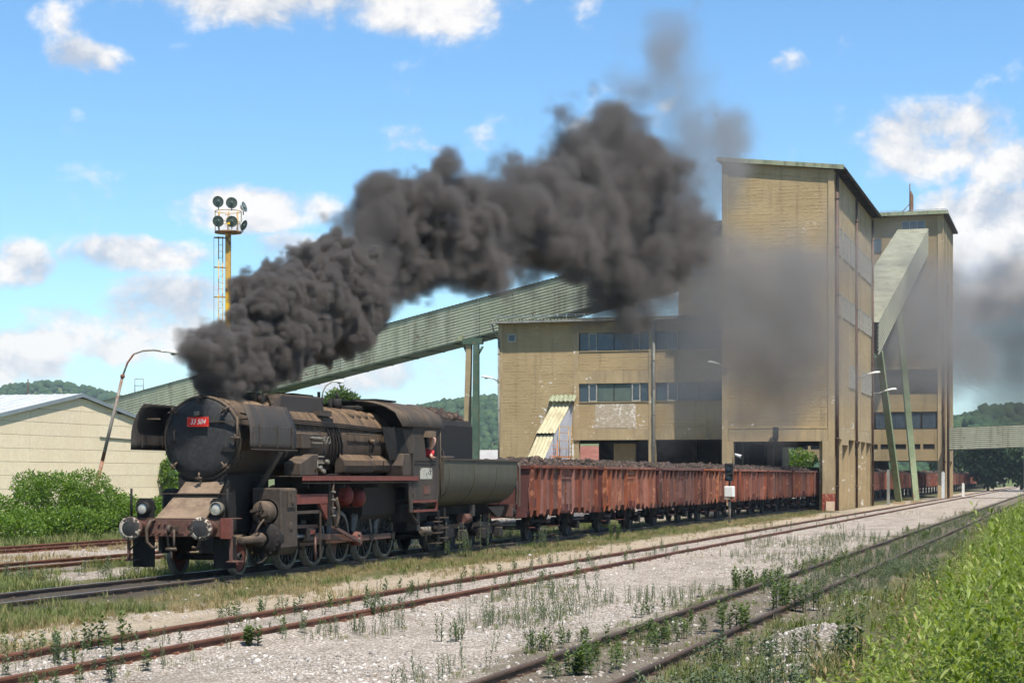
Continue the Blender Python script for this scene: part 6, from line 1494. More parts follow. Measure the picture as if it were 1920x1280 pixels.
# white lorry trailer / far van on the yard beyond the train
def build_far_bits():
    T = empty('parked_trailer', (438, 15.6, -.15), 0, 'small white box trailer parked beyond the end of the train', 'trailer')
    MB().box(0, 11, 0, 2.5, 1.0, 3.9).build('box_body', M_WHITEBOX, T, .05); MB().box(.3, 10, .3, 2.2, .7, .99).build('chassis', M_UNDER, T)
    for x in (1.6, 8.2, 9.4):
        for y in (.2, 2.3): MB().disc((x, y, .48), (0, 1, 0), .48, .28, 18).build('wheel', M_UNDER, T)
    MB().box(11.1, 12.9, .1, 2.4, .6, 2.9).build('tractor_cab', M_WHITEBOX, T, .15)
    for i, (x, y, h, lab) in enumerate(((300, 7.6, 8.5, 'pale utility pole at the far right edge, nearer of two'), (345, 5.6, 8, 'pale utility pole at the far right edge, farther of two'))):
        P = empty('utility_pole', (x, y, -.2), 0, lab, 'utility pole')
        MB().tube((0, 0, 0), (0, 0, h), .16, 8, .11).build('pole', M_PIPEG, P); MB().box(-.06, .06, -.9, .9, h - .5, h - .38).build('cross_arm', M_PIPEG, P)
        for yy in (-.8, 0, .8): MB().tube((0, yy, h - .38), (0, yy, h - .2), .05, 6).build('insulator', M_WHITEBOX, P)
        MB().pipe([(0, 0, h - 1), (0, -.7, h - .7), (0, -1.3, h - .65)], .04, 6).build('lamp_arm', M_PIPEG, P)
    hs = [(640, 12.0, .3, 8, 'small pink roofed house at the foot of the right hand wooded hill'), (620, 34.0, .5, 7, 'small white house at the foot of the wooded hill behind the train end')]
    for x, y, rz, w, lab in hs:
        z = float(ground_h(x, y) + hill_h(np.array(float(x)), np.array(float(y)))); H = empty('house', (x, y, z - .3), rz, lab, 'house')
        MB().box(0, 7, -w / 2, w / 2, 0, 3.2).build('wall', M_WHITEBOX, H)
        b = MB(); b.add([(-.5, -w / 2 - .5, 3.2), (7.5, -w / 2 - .5, 3.2), (7.5, w / 2 + .5, 3.2), (-.5, w / 2 + .5, 3.2), (3.5, -w / 2 - .5, 5.6), (3.5, w / 2 + .5, 5.6)], [(0, 3, 5, 4), (1, 4, 5, 2), (0, 4, 1), (3, 2, 5)]); b.build('roof', pbr('pale_pink_tiles', (.42, .27, .22), (.36, .22, .17), .8, .85), H)
        for yy in (-w / 4, w / 4): MB().box(-.04, -.002, yy - .5, yy + .5, 1.0, 2.2).build('window', M_GLASS, H)
        MB().box(3.0, 3.6, 1.0, 1.6, 4.8, 6.2).build('chimney', M_REDPAINT, H)
build_far_bits()
# ------------------------------------------------------------------ vegetation
def leaf_material(name, c1, c2, c3, trans=.35, rough=.5):
    m = bpy.data.materials.new(name); m.use_nodes = True; g = NT(m.node_tree)
    out = g.n('ShaderNodeOutputMaterial'); b = g.n('ShaderNodeBsdfPrincipled'); t = g.n('ShaderNodeBsdfTranslucent'); mx = g.n('ShaderNodeMixShader')
    at = g.n('ShaderNodeAttribute', attribute_name='tint'); tc = g.n('ShaderNodeTexCoord')
    n = g.noise(tc.outputs['Object'], .6, 3, .6)
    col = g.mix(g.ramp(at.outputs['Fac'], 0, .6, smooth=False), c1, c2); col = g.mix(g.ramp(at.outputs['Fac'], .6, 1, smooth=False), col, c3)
    col = g.mix(g.ramp(n, .35, .65, 0, .35), col, tuple(q * .6 for q in c1))
    g.l(col, b.inputs['Base Color']); b.inputs['Roughness'].default_value = rough; b.inputs['Specular IOR Level'].default_value = .25
    g.l(g.mix(1.0, col, (1.0, 1.05, .45), 'MULTIPLY'), t.inputs[0])
    mx.inputs[0].default_value = trans; g.l(b.outputs[0], mx.inputs[1]); g.l(t.outputs[0], mx.inputs[2]); g.l(mx.outputs[0], out.inputs[0])
    return m
M_GRASS = leaf_material('meadow_grass', (.10, .135, .034), (.19, .22, .065), (.33, .28, .125), .3, .6)
M_DRY = leaf_material('dry_grass', (.25, .19, .085), (.42, .31, .16), (.15, .17, .055), .25, .7)
M_WEED = leaf_material('grey_green_weed', (.105, .135, .07), (.16, .19, .105), (.075, .11, .04), .25, .6)
M_LEAFY = leaf_material('dark_leafy_weed', (.065, .10, .028), (.11, .155, .042), (.18, .21, .075), .3, .45)
M_BANK = leaf_material('lush_bank_plants', (.12, .17, .024), (.25, .32, .055), (.43, .47, .17), .45, .40)
M_BUSH = leaf_material('bush_leaves', (.07, .135, .014), (.14, .235, .024), (.22, .32, .055), .38, .42)
M_TREE = leaf_material('pale_tree_leaves', (.07, .12, .03), (.12, .18, .05), (.17, .24, .08), .4, .45)
M_WOOD = leaf_material('forest_crowns', (.022, .050, .016), (.036, .072, .022), (.055, .092, .030), 0.0, .9)
M_BARK = pbr('bark', (.10, .075, .05), (.16, .13, .09), 4, .9, bump=.6)
rs = np.random.RandomState(21)
def blade(h, w, lean, yaw, bx=0, by=0, seg=2):
    """one bent grass blade -> verts, tris"""
    c, s = math.cos(yaw), math.sin(yaw); V = []; F = []
    for k in range(seg):
        t = k / seg; off = lean * t * t; ww = w * (1 - t * .55)
        for q in (-1, 1): V.append((bx + c * off - s * q * ww, by + s * off + c * q * ww, h * t * (1 - .15 * lean * t)))
    V.append((bx + c * lean, by + s * lean, h * (1 - .25 * abs(lean) / max(h, .01) * .5)))
    for k in range(seg - 1): a = 2 * k; F += [(a, a + 1, a + 3), (a, a + 3, a + 2)]
    a = 2 * (seg - 1); F.append((a, a + 1, a + 2))
    return V, F
def leaf(p, d, up, L, w, bend=.25):
    """lanceolate leaf of four triangles"""
    p = np.array(p); d = np.array(d) / np.linalg.norm(d); s = np.cross(d, up); s = s / (np.linalg.norm(s) + 1e-9); n = np.cross(s, d)
    m = p + d * L * .45 + n * L * .04; e = p + d * L - np.array((0, 0, 1)) * L * bend
    return [p, m + s * w - n * w * .25, m + n * 0.0, m - s * w - n * w * .25, e], [(0, 1, 2), (0, 2, 3), (1, 4, 2), (2, 4, 3)]
def merge(parts):
    V = []; F = []
    for v, f in parts:
        b = len(V); V += [tuple(q) for q in v]; F += [tuple(i + b for i in t) for t in f]
    return np.array(V, float), np.array(F, int)
def tuft(n, h, w, spread, r):
    return merge([blade(h * r.uniform(.5, 1.1), w, spread * r.uniform(.1, 1.0), r.uniform(0, 6.28), r.normal(0, .05), r.normal(0, .05)) for _ in range(n)])
def herb(h, n, L, w, r, up0=.3, up1=.9, bend=.2, stems=1, spread=.1):
    parts = []
    for s_ in range(stems):
        a = r.uniform(0, 6.28); bx, by = math.cos(a) * spread * (s_ > 0), math.sin(a) * spread * (s_ > 0); hh = h * r.uniform(.7, 1.05); lx, ly = r.normal(0, .08, 2) * h
        parts.append(([(bx - .006, by, 0), (bx + .006, by, 0), (bx + lx, by + ly, hh)], [(0, 1, 2)])); parts.append(([(bx, by - .006, 0), (bx, by + .006, 0), (bx + lx, by + ly, hh)], [(0, 1, 2)]))
        for k in range(n):
            t = (k + .6) / n; a = k * 2.4 + r.uniform(-.3, .3); z = hh * (.12 + .88 * t); u = up0 + (up1 - up0) * t
            sc = 1 - .45 * abs(t - .35)
            parts.append(leaf((bx + lx * t, by + ly * t, z), (math.cos(a), math.sin(a), u + r.normal(0, .15)), (0, 0, 1), L * sc * r.uniform(.75, 1.2), w * sc, bend * r.uniform(.3, 1.3)))
    return merge(parts)
def scatter_many(name, temps, pos, scale, mat, tint_base=None, tilt=.12, flat=None, parent=None, kind='stuff'):
    Vs, Fs, Ts = [], [], []; base = 0; n = len(pos); idx = rs.randint(0, len(temps), n)
    tb = rs.uniform(0, 1, n) if tint_base is None else tint_base
    for k, (tv, tf) in enumerate(temps):
        q = np.where(idx == k)[0]
        if len(q) == 0: continue
        P, F, own = scatter(tv, tf, pos[q], rs.uniform(0, 6.28, len(q)), scale[q], rs.normal(0, tilt, len(q)))
        nt = len(tv); Vs.append(P); Fs.append(F + base); base += len(P)
        Ts.append(np.clip(tb[q][own] + rs.uniform(-.25, .25, len(P)), 0, 1))
    o = np_mesh(name, np.concatenate(Vs), np.concatenate(Fs), mat, parent, np.concatenate(Ts)); 
    if kind: tag(o, kind=kind)
    return o
def place(n, x0, x1, y0, y1, power=1.0, mask=None):
    """random ground points with density falling with distance"""
    u = rs.uniform(0, 1, n); 
    x = x0 * (x1 / x0) ** u if power == 1.0 else (x0 ** (1 - power) + u * (x1 ** (1 - power) - x0 ** (1 - power))) ** (1 / (1 - power))
    y = rs.uniform(y0, y1, n)
    if mask is not None: k = mask(x, y) > rs.uniform(0, 1, n); x, y = x[k], y[k]
    return np.stack([x, y, ground_h(x, y) - .01], 1)
R_ = random.Random(4); rr = np.random.RandomState(5)
TUFTS = [tuft(11, .24, .0075, .16, rr) for _ in range(4)]
SPIKY = [herb(.45, 16, .075, .010, rr, .7, 1.6, .05, 2, .06) for _ in range(4)]
LEAFY = [herb(.40, 12, .12, .030, rr, .3, .9, .25, 2, .08) for _ in range(4)]
BANKP = [herb(1.0, 34, .135, .0135, rr, .1, 1.3, .35, 1, 0) for _ in range(6)]
BROAD = [herb(.7, 16, .11, .034, rr, .2, .8, .35, 1, 0) for _ in range(4)]
clump = lambda sc, th, sx=1.0: (lambda x, y: np.clip((fbm(x * sc * sx + 3, y * sc + 8, 3) - th) * 9, 0, 1))
off_rail = lambda p: p[np.min(np.abs(p[:, 1:2] - np.array([c + s * .7525 for c in TRACKS.values() for s in (-1, 1)])[None]), axis=1) > .09]
def veg(name, temps, pts, smin, smax, mat, **kw):
    pts = off_rail(pts); return scatter_many(name, temps, pts, rs.uniform(smin, smax, len(pts)), mat, **kw)
def build_ground_cover():
    # verge between the loco track and the middle track
    p = place(12500, 21, 135, 15.4, 18.35, 1.35, lambda x, y: np.clip(.12 + (fbm(x * .3, y * .8, 3) - .42) * 5, 0, 1)); veg('verge_grass', TUFTS, p, .22, .72, M_DRY)
    p = place(6500, 21, 130, 16.0, 18.5, 1.35, clump(.4, .42)); veg('verge_green_grass', TUFTS, p, .3, .9, M_GRASS)
    p = place(3600, 18, 120, 13.4, 16.2, 1.4, clump(.35, .47)); veg('sparse_dry_grass', TUFTS, p, .25, .75, M_DRY)
    # weeds on the white ballast, in drifts
    p = place(3600, 16, 140, 7.2, 11.3, 1.35, clump(.33, .49, .5)); veg('ballast_weeds', SPIKY, p, .25, .9, M_WEED)
    p = place(3400, 16, 140, 7.0, 11.3, 1.35, clump(.33, .49, .5)); veg('ballast_grass', TUFTS, p, .2, .6, M_GRASS)
    p = place(500, 16, 110, 11.0, 14.2, 1.35, clump(.6, .40)); veg('middle_track_weeds', SPIKY + LEAFY, p, .45, 1.0, M_WEED)
    p = place(280, 16, 60, 11.0, 14.2, 1.35, clump(.6, .40)); veg('middle_track_leafy_weeds', LEAFY, p, .4, .95, M_LEAFY)
    # near track bed
    p = place(6500, 15, 140, 4.3, 7.3, 1.4, lambda x, y: np.clip(.22 + (fbm(x * .5, y * 1.1, 3) - .42) * 5 + sstep(30, 60, x) * .4, 0, 1)); veg('near_track_low_grass', TUFTS, p, .15, .55, M_GRASS)
    p = place(1500, 20, 140, 5.4, 7.4, 1.3, lambda x, y: np.clip((fbm(x * .5, y * .9, 3) - .46) * 9 + sstep(34, 60, x) * .5, 0, 1)); veg('near_track_weeds', LEAFY, p, .35, .9, M_LEAFY)
    p = place(2000, 30, 150, 4.0, 6.1, 1.2, lambda x, y: np.clip(sstep(5.9, 5.2, y - (x - 36) * .012) * sstep(30, 40, x), 0, 1)); veg('rail_side_weeds', LEAFY + SPIKY, p, .3, .8, M_WEED)
    p = place(4200, 14, 150, 2.4, 4.7, 1.35, lambda x, y: np.clip(.15 + (fbm(x * .4, y * .9, 3) - .40) * 6, 0, 1)); veg('bank_foot_grass', TUFTS, p, .4, 1.0, M_GRASS)
    p = place(900, 14, 70, 2.8, 4.6, 1.35, clump(.5, .44)); veg('bank_foot_weeds', SPIKY + LEAFY, p, .5, 1.1, M_WEED)
    # the lush bank at the right
    edge = lambda x: np.interp(x, [8, 22, 34, 56, 130], [2.2, 2.6, 3.0, 3.8, 5.0])
    dens = lambda x, y: np.clip((edge(x) - y) * 1.1 + (fbm(x * .5, y * .7, 3) - .5) * 2.2, 0, 1)
    p = place(8800, 9.5, 160, -3.0, 5.6, 1.25, dens); h = np.clip((edge(p[:, 0]) - p[:, 1]) * .55, .35, 1.0) * (.55 + .75 * fbm(p[:, 0] * .45, p[:, 1] * .6, 3) ** .8 * 1.3) * rs.uniform(.6, 1.3, len(p))
    scatter_many('bank_plants', BANKP, p, h, M_BANK, tilt=.16)
    p = place(2600, 8.5, 45, -1.2, 3.4, 1.25, dens); scatter_many('bank_broadleaf_plants', BROAD, p, rs.uniform(.5, 1.0, len(p)), M_BANK, tilt=.18)
    p = place(5200, 9, 120, -2.5, 4.4, 1.3, dens); scatter_many('bank_grass', TUFTS, p, rs.uniform(.8, 1.9, len(p)), M_BANK, tilt=.25)
    p = place(420, 10, 90, -2.0, 4.2, 1.3, dens); scatter_many('bank_dry_stalks', SPIKY, p, rs.uniform(1.0, 2.0, len(p)), M_DRY, tilt=.2)
    # left of the locomotive
    p = place(9000, 33, 95, 20.8, 25.3, 1.3, lambda x, y: np.clip(.3 + (fbm(x * .4, y * .8, 3) - .42) * 6, 0, 1)); veg('siding_grass', TUFTS, p, .45, 1.35, M_GRASS)
    p = place(1200, 33, 80, 21.4, 25.0, 1.3, clump(.45, .45)); veg('siding_weeds', SPIKY + LEAFY, p, .6, 1.3, M_WEED)
    p = place(2500, 40, 100, 27.4, 31.8, 1.3, clump(.5, .45)); veg('far_siding_grass', TUFTS, p, .5, 1.2, M_DRY)
    p = place(2500, 40, 110, 33.6, 37.5, 1.2); veg('bush_foot_grass', TUFTS, p, .8, 2.0, M_GRASS)
    p = place(2500, 22, 130, 18.5, 20.4, 1.3, clump(.5, .46)); veg('loco_track_grass', TUFTS, p, .2, .6, M_DRY)
build_ground_cover()
# larger single weeds one can point at
def single_weed(x, y, h, kind, mat, label, n=1, spread=.2):
    parts = []
    for k in range(n):
        if kind == 'spike': v, f = herb(h * rr.uniform(.75, 1.0), 30, .10, .016, rr, .9, 2.2, .02, 1, 0)
        elif kind == 'bush': v, f = herb(h * rr.uniform(.7, 1.0), 22, .13, .035, rr, .3, 1.0, .25, 2, .1)
        else: v, f = herb(h * rr.uniform(.6, 1.0), 18, .10, .014, rr, .7, 1.5, .05, 2, .08)
        v = v + np.array([rr.normal(0, spread), rr.normal(0, spread), 0]); parts.append((v, f))
    V, F = merge(parts)
    T = empty('weed_plant', (x, y, float(ground_h(x, y)) - .02), 0, label, 'weed', 'larger weeds by the tracks')
    np_mesh('foliage', V, F, mat, T, rs.uniform(0, 1, len(V)))
    b = MB()
    for k in range(n): MB().tube((parts[k][0][0][0], parts[k][0][0][1], -.02), (parts[k][0][0][0], parts[k][0][0][1], h * .45), .008, 5).build('stem', M_LEAFY, T)
single_weed(53.3, 18.05, 1.25, 'spike', M_WEED, 'tall clump of upright pale green weeds beside the cab steps', 12, .30)
single_weed(55.6, 18.0, 1.35, 'spike', M_WEED, 'single tall leaning weed spike beside the tender wheels', 2, .12)
single_weed(60.6, 17.4, .75, 'spike', M_WEED, 'feathery pale weed clump below the first coal wagon', 7, .25)
single_weed(28.3, 5.0, .62, 'bush', M_LEAFY, 'dark green bushy weed on the inner side of the nearest right hand rail', 5, .14)
single_weed(21.6, 5.75, .50, 'bush', M_LEAFY, 'dark leafy weed between the rails of the nearest track at bottom centre', 3, .10)
single_weed(39.3, 6.75, .60, 'bush', M_LEAFY, 'dark leafy weed leaning over the far rail of the nearest track', 6, .22)
single_weed(33.2, 5.0, .75, 'bush', M_LEAFY, 'broad dark weed clump where the nearest rail vanishes into growth', 9, .32)
single_weed(22.6, 12.9, .62, 'bush', M_LEAFY, 'leafy weed inside the rusty middle track at the lower left', 3, .12)
single_weed(20.8, 12.6, .55, 'x', M_WEED, 'thin stalky weed inside the rusty middle track at the far left', 3, .14)
single_weed(29.8, 11.6, .52, 'x', M_WEED, 'fine leaved weed standing against the near rusty rail at left centre', 4, .12)
single_weed(26.2, 8.9, .5, 'x', M_WEED, 'fine leaved weed on white ballast at the bottom left of centre', 4, .12)
single_weed(24.2, 11.4, .40, 'bush', M_LEAFY, 'low dark weed just outside the near rusty rail at left', 3, .10)
single_weed(70.5, 17.5, .8, 'bush', M_LEAFY, 'yellow green leafy weed below the second coal wagon', 4, .15)
single_weed(22.5, 2.6, 1.0, 'bush', M_LEAFY, 'tall broad leaved weed at the bottom edge in front of the bank', 3, .12)
# loose limestone ballast
def build_stones():
    tv = [lump_template(seed=40 + k) for k in range(4)]
    P = [place(26000, 14, 75, 7.2, 14.0, 1.7, lambda x, y: np.clip(.5 + (fbm(x * .4, y * .6, 3) - .42) * 4, 0, 1)), place(3500, 24, 90, 14, 18.2, 1.9, lambda x, y: np.clip((fbm(x * .5, y * .7, 3) - .40) * 4, 0, 1)),
         place(3800, 18, 42, 3.1, 4.6, 1.2, lambda x, y: np.clip((ground_h(x, y) + .14) * 8, 0, 1) * (y > 3.1) * np.clip((4.7 - y) * 2, 0, 1)), place(2600, 34, 85, 22.3, 24.6, 1.3), place(1800, 42, 90, 28, 34, 1.3), place(2000, 15, 45, 4.4, 7.1, 1.4)]
    p = np.concatenate(P); p = off_rail(p); s = .026 * rs.uniform(.6, 1.0, len(p)) ** 2 * (1 + 1.8 * rs.uniform(0, 1, len(p)) ** 5)
    sc = np.stack([s * rs.uniform(.8, 1.4, len(p)), s, s * rs.uniform(.5, .9, len(p))], 1); p[:, 2] += .012
    m = leaf_material('limestone_ballast', (.24, .20, .165), (.42, .375, .325), (.62, .575, .52), 0.0, .9)
    scatter_many('ballast_stones', tv, p, sc, m, tilt=.4)
build_stones()
# ------------------------------------------------------------------ bushes and trees
def crown_leaves(blobs, n, L, w, r, shell=.55):
    """leaves spread through overlapping lobes; denser towards their surfaces"""
    vol = np.array([b[3] * b[4] * b[5] for b in blobs]) ** .67; pick = r.choice(len(blobs), n, p=vol / vol.sum()); B = np.array(blobs)[pick]
    d = r.normal(0, 1, (n, 3)); d /= np.linalg.norm(d, axis=1)[:, None]; rad = shell + (1.08 - shell) * r.uniform(0, 1, n) ** .6
    P = B[:, :3] + d * B[:, 3:6] * rad[:, None]; 
    o = d + r.normal(0, .55, (n, 3)) + np.array((0, 0, -.15)); o /= np.linalg.norm(o, axis=1)[:, None]
    s = np.cross(o, r.normal(0, 1, (n, 3))); s /= np.linalg.norm(s, axis=1)[:, None] + 1e-9
    LL = (L * r.uniform(.6, 1.3, n))[:, None]; W_ = (w * r.uniform(.7, 1.2, n))[:, None]
    V = np.stack([P, P + o * LL * .5 + s * W_, P + o * LL, P + o * LL * .5 - s * W_], 1).reshape(-1, 3)
    b = np.arange(n)[:, None] * 4; F = np.concatenate([b + np.array([[0, 1, 2]]), b + np.array([[0, 2, 3]])], 1).reshape(-1, 3)
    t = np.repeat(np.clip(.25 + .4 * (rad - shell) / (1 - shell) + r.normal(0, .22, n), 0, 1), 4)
    return V, F, t
def lobes(r, n, R0, H, flat=1.0):
    out = [(0, 0, H * .5, R0 * .72, R0 * .72, H * .45)]
    for k in range(n):
        a = r.uniform(0, 6.28); q = r.uniform(.35, .85) * R0; z = H * r.uniform(.25, .88); s = R0 * r.uniform(.26, .46)
        out.append((math.cos(a) * q, math.sin(a) * q, z * (1 - .25 * q / R0), s, s, s * flat * .85))
    return out
def bush(name, loc, R0, H, n, mat, label, cat='bush', L=.11, w=.035, trunk=0.0, nl=11, seed=0, flat=1.0, group=None):
    r = np.random.RandomState(seed + 100); T = empty(name, loc, 0, label, cat, group); bl = lobes(r, nl, R0, H, flat)
    if trunk: bl = [(a, b, c + trunk, d, e, f) for a, b, c, d, e, f in bl]
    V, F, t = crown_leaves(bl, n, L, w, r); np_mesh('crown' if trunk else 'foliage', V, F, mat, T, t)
    b = MB(); top = trunk + H * .5
    b.tube((0, 0, -.05), (0, 0, max(trunk, .3)), R0 * .055 + .03, 8, R0 * .04 + .02)
    for q in bl[1:9]: b.tube((0, 0, max(trunk, .3) * .8), (q[0] * .85, q[1] * .85, q[2]), R0 * .025 + .015, 6, .012)
    b.build('trunk' if trunk else 'stems', M_BARK, T)
    return T
gz = lambda x, y: float(ground_h(x, y))
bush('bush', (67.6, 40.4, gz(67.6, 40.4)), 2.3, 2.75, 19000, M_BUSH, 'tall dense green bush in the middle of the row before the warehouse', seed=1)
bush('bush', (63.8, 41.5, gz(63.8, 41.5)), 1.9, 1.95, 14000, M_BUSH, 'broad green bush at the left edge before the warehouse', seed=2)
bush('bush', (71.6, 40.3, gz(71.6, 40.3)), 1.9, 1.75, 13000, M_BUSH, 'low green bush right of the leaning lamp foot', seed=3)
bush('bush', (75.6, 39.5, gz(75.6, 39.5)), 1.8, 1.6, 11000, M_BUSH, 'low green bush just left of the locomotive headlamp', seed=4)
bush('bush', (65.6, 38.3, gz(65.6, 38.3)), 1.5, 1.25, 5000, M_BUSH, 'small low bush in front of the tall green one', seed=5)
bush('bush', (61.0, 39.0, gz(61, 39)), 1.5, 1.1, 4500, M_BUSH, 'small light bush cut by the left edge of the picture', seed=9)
bush('shrub', (85.5, 42.2, gz(85, 42)), 1.1, 3.1, 2600, M_TREE, 'pale wispy shrub between the warehouse wall and the locomotive', 'shrub', .13, .028, seed=6, nl=14)
bush('climbing_plant', (121.5, 63.2, -.2), .9, 4.6, 2600, M_BUSH, 'dark climbing plant on the right corner of the warehouse', 'plant', .2, .07, seed=7, nl=14)
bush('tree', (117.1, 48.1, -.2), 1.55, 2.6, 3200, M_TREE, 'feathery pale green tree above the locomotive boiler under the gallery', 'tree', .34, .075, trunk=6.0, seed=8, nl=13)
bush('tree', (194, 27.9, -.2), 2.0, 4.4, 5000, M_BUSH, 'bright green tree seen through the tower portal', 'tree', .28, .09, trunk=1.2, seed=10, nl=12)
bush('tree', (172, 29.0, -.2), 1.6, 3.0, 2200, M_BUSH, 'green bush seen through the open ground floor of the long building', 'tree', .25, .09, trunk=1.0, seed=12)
# wooded hills
def build_forest():
    bm = bmesh.new(); bmesh.ops.create_icosphere(bm, subdivisions=1, radius=1); bm.verts.ensure_lookup_table()
    base = np.array([v.co[:] for v in bm.verts]); F = np.array([[v.index for v in f.verts] for f in bm.faces]); bm.free(); temps = []
    for k in range(4):
        r = np.random.RandomState(60 + k); d = base.copy()
        for j in range(12):
            c = r.normal(0, 1, 3); c /= np.linalg.norm(c); d *= (1 + .28 * np.exp(-((base - c) ** 2).sum(1) / .12) * r.uniform(.3, 1.3))[:, None]
        d *= (1 - .10 * r.uniform(0, 1, (len(d), 1))); d[:, 2] *= 1.05; temps.append((d, F))
    n = 130000; x = rs.uniform(640, 1500, n); az = rs.uniform(-.10, .66, n); y = np.tan(az) * x; h = hill_h(x, y)
    k = (h > 6) | ((x < 900) & (h > 2)); x, y, h = x[k], y[k], h[k]
    px, py = x * math.cos(YAW) + y * math.sin(YAW), x * math.sin(YAW) - y * math.cos(YAW)
    q = 960 + 3450 * py / px; k = ((q > -60) & (q < 330)) | ((q > 570) & (q < 970)) | ((q > 1150) & (q < 1370) & (rs.rand(len(q)) < .3)) | ((q > 1480) & (q < 1545)) | ((q > 1625) & (q < 1960)); x, y, h = x[k], y[k], h[k]
    s = rs.uniform(1.6, 3.9, len(x)) * np.interp(x, [700, 1300], [.85, 1.15]); print('forest crowns', len(x))
    k = slice(0, 9500); 
    pos = np.stack([x, y, h + s * .35], 1)[k]
    o = scatter_many('hillside_forest', temps, pos, s[k], M_WOOD, tilt=.3); o.data.polygons.foreach_set('use_smooth', np.ones(len(o.data.polygons), bool))
build_forest()
# nearer belt of trees behind the yard at the right
for i, (x, y, r0, h, lab) in enumerate(((330, 14.5, 4.2, 8, 'rounded tree behind the train end, nearest the tallest tower'), (352, 9.5, 4.6, 8.6, 'rounded tree behind the train end, between the poles'), (392, 24, 5, 8, 'broad tree low behind the farthest wagons'))):
    bush('tree', (x, y, -.2), r0, h, 2600, M_WOOD, lab, 'tree', .9, .32, trunk=.8, seed=30 + i, nl=14)
# ------------------------------------------------------------------ smoke
def smoke_material(name, col, dens, aniso=0.0):
    m = bpy.data.materials.new(name); m.use_nodes = True; g = NT(m.node_tree)
    out = g.n('ShaderNodeOutputMaterial'); v = g.n('ShaderNodeVolumePrincipled'); g.l(v.outputs[0], out.inputs['Volume'])
    v.inputs['Color'].default_value = (*col, 1); v.inputs['Density'].default_value = dens; v.inputs['Anisotropy'].default_value = aniso
    v.inputs['Density Attribute'].default_value = 'density'
    return m
def grid_noise(shape, cell, rs_):
    """smooth value noise on a voxel grid"""
    n = [int(math.ceil(s / cell)) + 3 for s in shape]; a = rs_.rand(*n); off = rs_.rand(3)
    for ax, s in enumerate(shape):
        t = np.arange(s) / cell + off[ax]; i = np.floor(t).astype(int); f = t - i; f = f * f * f * (f * (f * 6 - 15) + 10)
        sh = [1, 1, 1]; sh[ax] = s; f = f.reshape(sh)
        a = np.take(a, i, axis=ax) * (1 - f) + np.take(a, i + 1, axis=ax) * f
    return a
def smoke(name, puffs, voxel, mat, label, bump=(.5, 1.0), soft=.35, seed=0, pad=1.2, soft_grow=(0, 0), voids=.9):
    """puffs: (x, y, z, radius, density). Billowing volume of the union of puffs, cauliflowered by noise"""
    rs_ = np.random.RandomState(seed); P = np.array(puffs, float)
    lo = (P[:, :3] - P[:, 3:4] * 1.25).min(0) - pad; hi = (P[:, :3] + P[:, 3:4] * 1.25).max(0) + pad; lo[2] = max(lo[2], -.15)
    dim = np.ceil((hi - lo) / voxel).astype(int) + 1; hi = lo + (dim - 1) * voxel
    # domain warp
    sdf = np.full(dim, -9.0, np.float32); den = np.zeros(dim, np.float32)
    wl = bump[1]
    wx, wy, wz = [((grid_noise(dim, wl * 1.6 / voxel, rs_) - .5) * wl * .9 + (grid_noise(dim, wl * .6 / voxel, rs_) - .5) * wl * .4).astype(np.float32) for _ in range(3)]
    ax = [lo[k] + np.arange(dim[k]) * voxel for k in range(3)]
    for x, y, z, r, d in P:
        m = r * 1.3 + wl
        sl = tuple(slice(max(0, int((c - m - lo[k]) / voxel)), min(dim[k], int((c + m - lo[k]) / voxel) + 2)) for k, c in enumerate((x, y, z)))
        gx = ax[0][sl[0]][:, None, None] + wx[sl] - x; gy = ax[1][sl[1]][None, :, None] + wy[sl] - y; gz_ = ax[2][sl[2]][None, None, :] + wz[sl] - z
        s = (r - np.sqrt(gx * gx + gy * gy + gz_ * gz_)).astype(np.float32)
        w = s > sdf[sl]; den[sl] = np.where(w, d, den[sl]); sdf[sl] = np.maximum(s, sdf[sl])
    # billows: ridged noise in three octaves
    b = np.zeros(dim, np.float32); amp = 1.0; cell = wl * .8
    while cell > voxel * 1.7 and amp > .1:
        n = grid_noise(dim, cell / voxel, rs_); b += (amp * (np.abs(n - .5) * 2 - .45)).astype(np.float32); amp *= .70; cell *= .5
    f = sdf + bump[0] * b
    big = grid_noise(dim, wl * 2.2 / voxel, rs_); 
    big2 = grid_noise(dim, wl * .9 / voxel, rs_); sf = (soft + soft_grow[0] * np.clip(ax[0] - soft_grow[1], 0, None))[:, None, None]
    t = np.clip(f / sf, 0, 1); D = (t * t * (3 - 2 * t)) * den * np.clip(1 + voids * ((big - .5) * 2.2 + (big2 - .5) * 1.2), .12, None); D[D < 1e-4] = 0
    D[0], D[-1], D[:, 0], D[:, -1], D[:, :, -1] = 0, 0, 0, 0, 0
    # carry the voxels on a point mesh and rasterise them into a volume with geometry nodes
    nx, ny, nz = [int(q) for q in dim]
    me = bpy.data.meshes.new(name); N = nx * ny * nz
    me.vertices.add(N); at = me.attributes.new('dens', 'FLOAT', 'POINT'); at.data.foreach_set('value', D.astype(np.float32).ravel())
    gxx, gyy, gzz = np.meshgrid(ax[0], ax[1], ax[2], indexing='ij'); me.vertices.foreach_set('co', np.stack([gxx, gyy, gzz], -1).astype(np.float32).ravel())
    me.materials.append(mat); o = bpy.data.objects.new(name, me); link(o); tag(o, label, kind='stuff')
    ng = bpy.data.node_groups.new(name + '_rasteriser', 'GeometryNodeTree')
    ng.interface.new_socket('Geometry', in_out='INPUT', socket_type='NodeSocketGeometry'); ng.interface.new_socket('Geometry', in_out='OUTPUT', socket_type='NodeSocketGeometry')
    N_ = ng.nodes; gi = N_.new('NodeGroupInput'); go = N_.new('NodeGroupOutput'); vc = N_.new('GeometryNodeVolumeCube'); sm = N_.new('GeometryNodeSetMaterial'); sm.inputs['Material'].default_value = mat
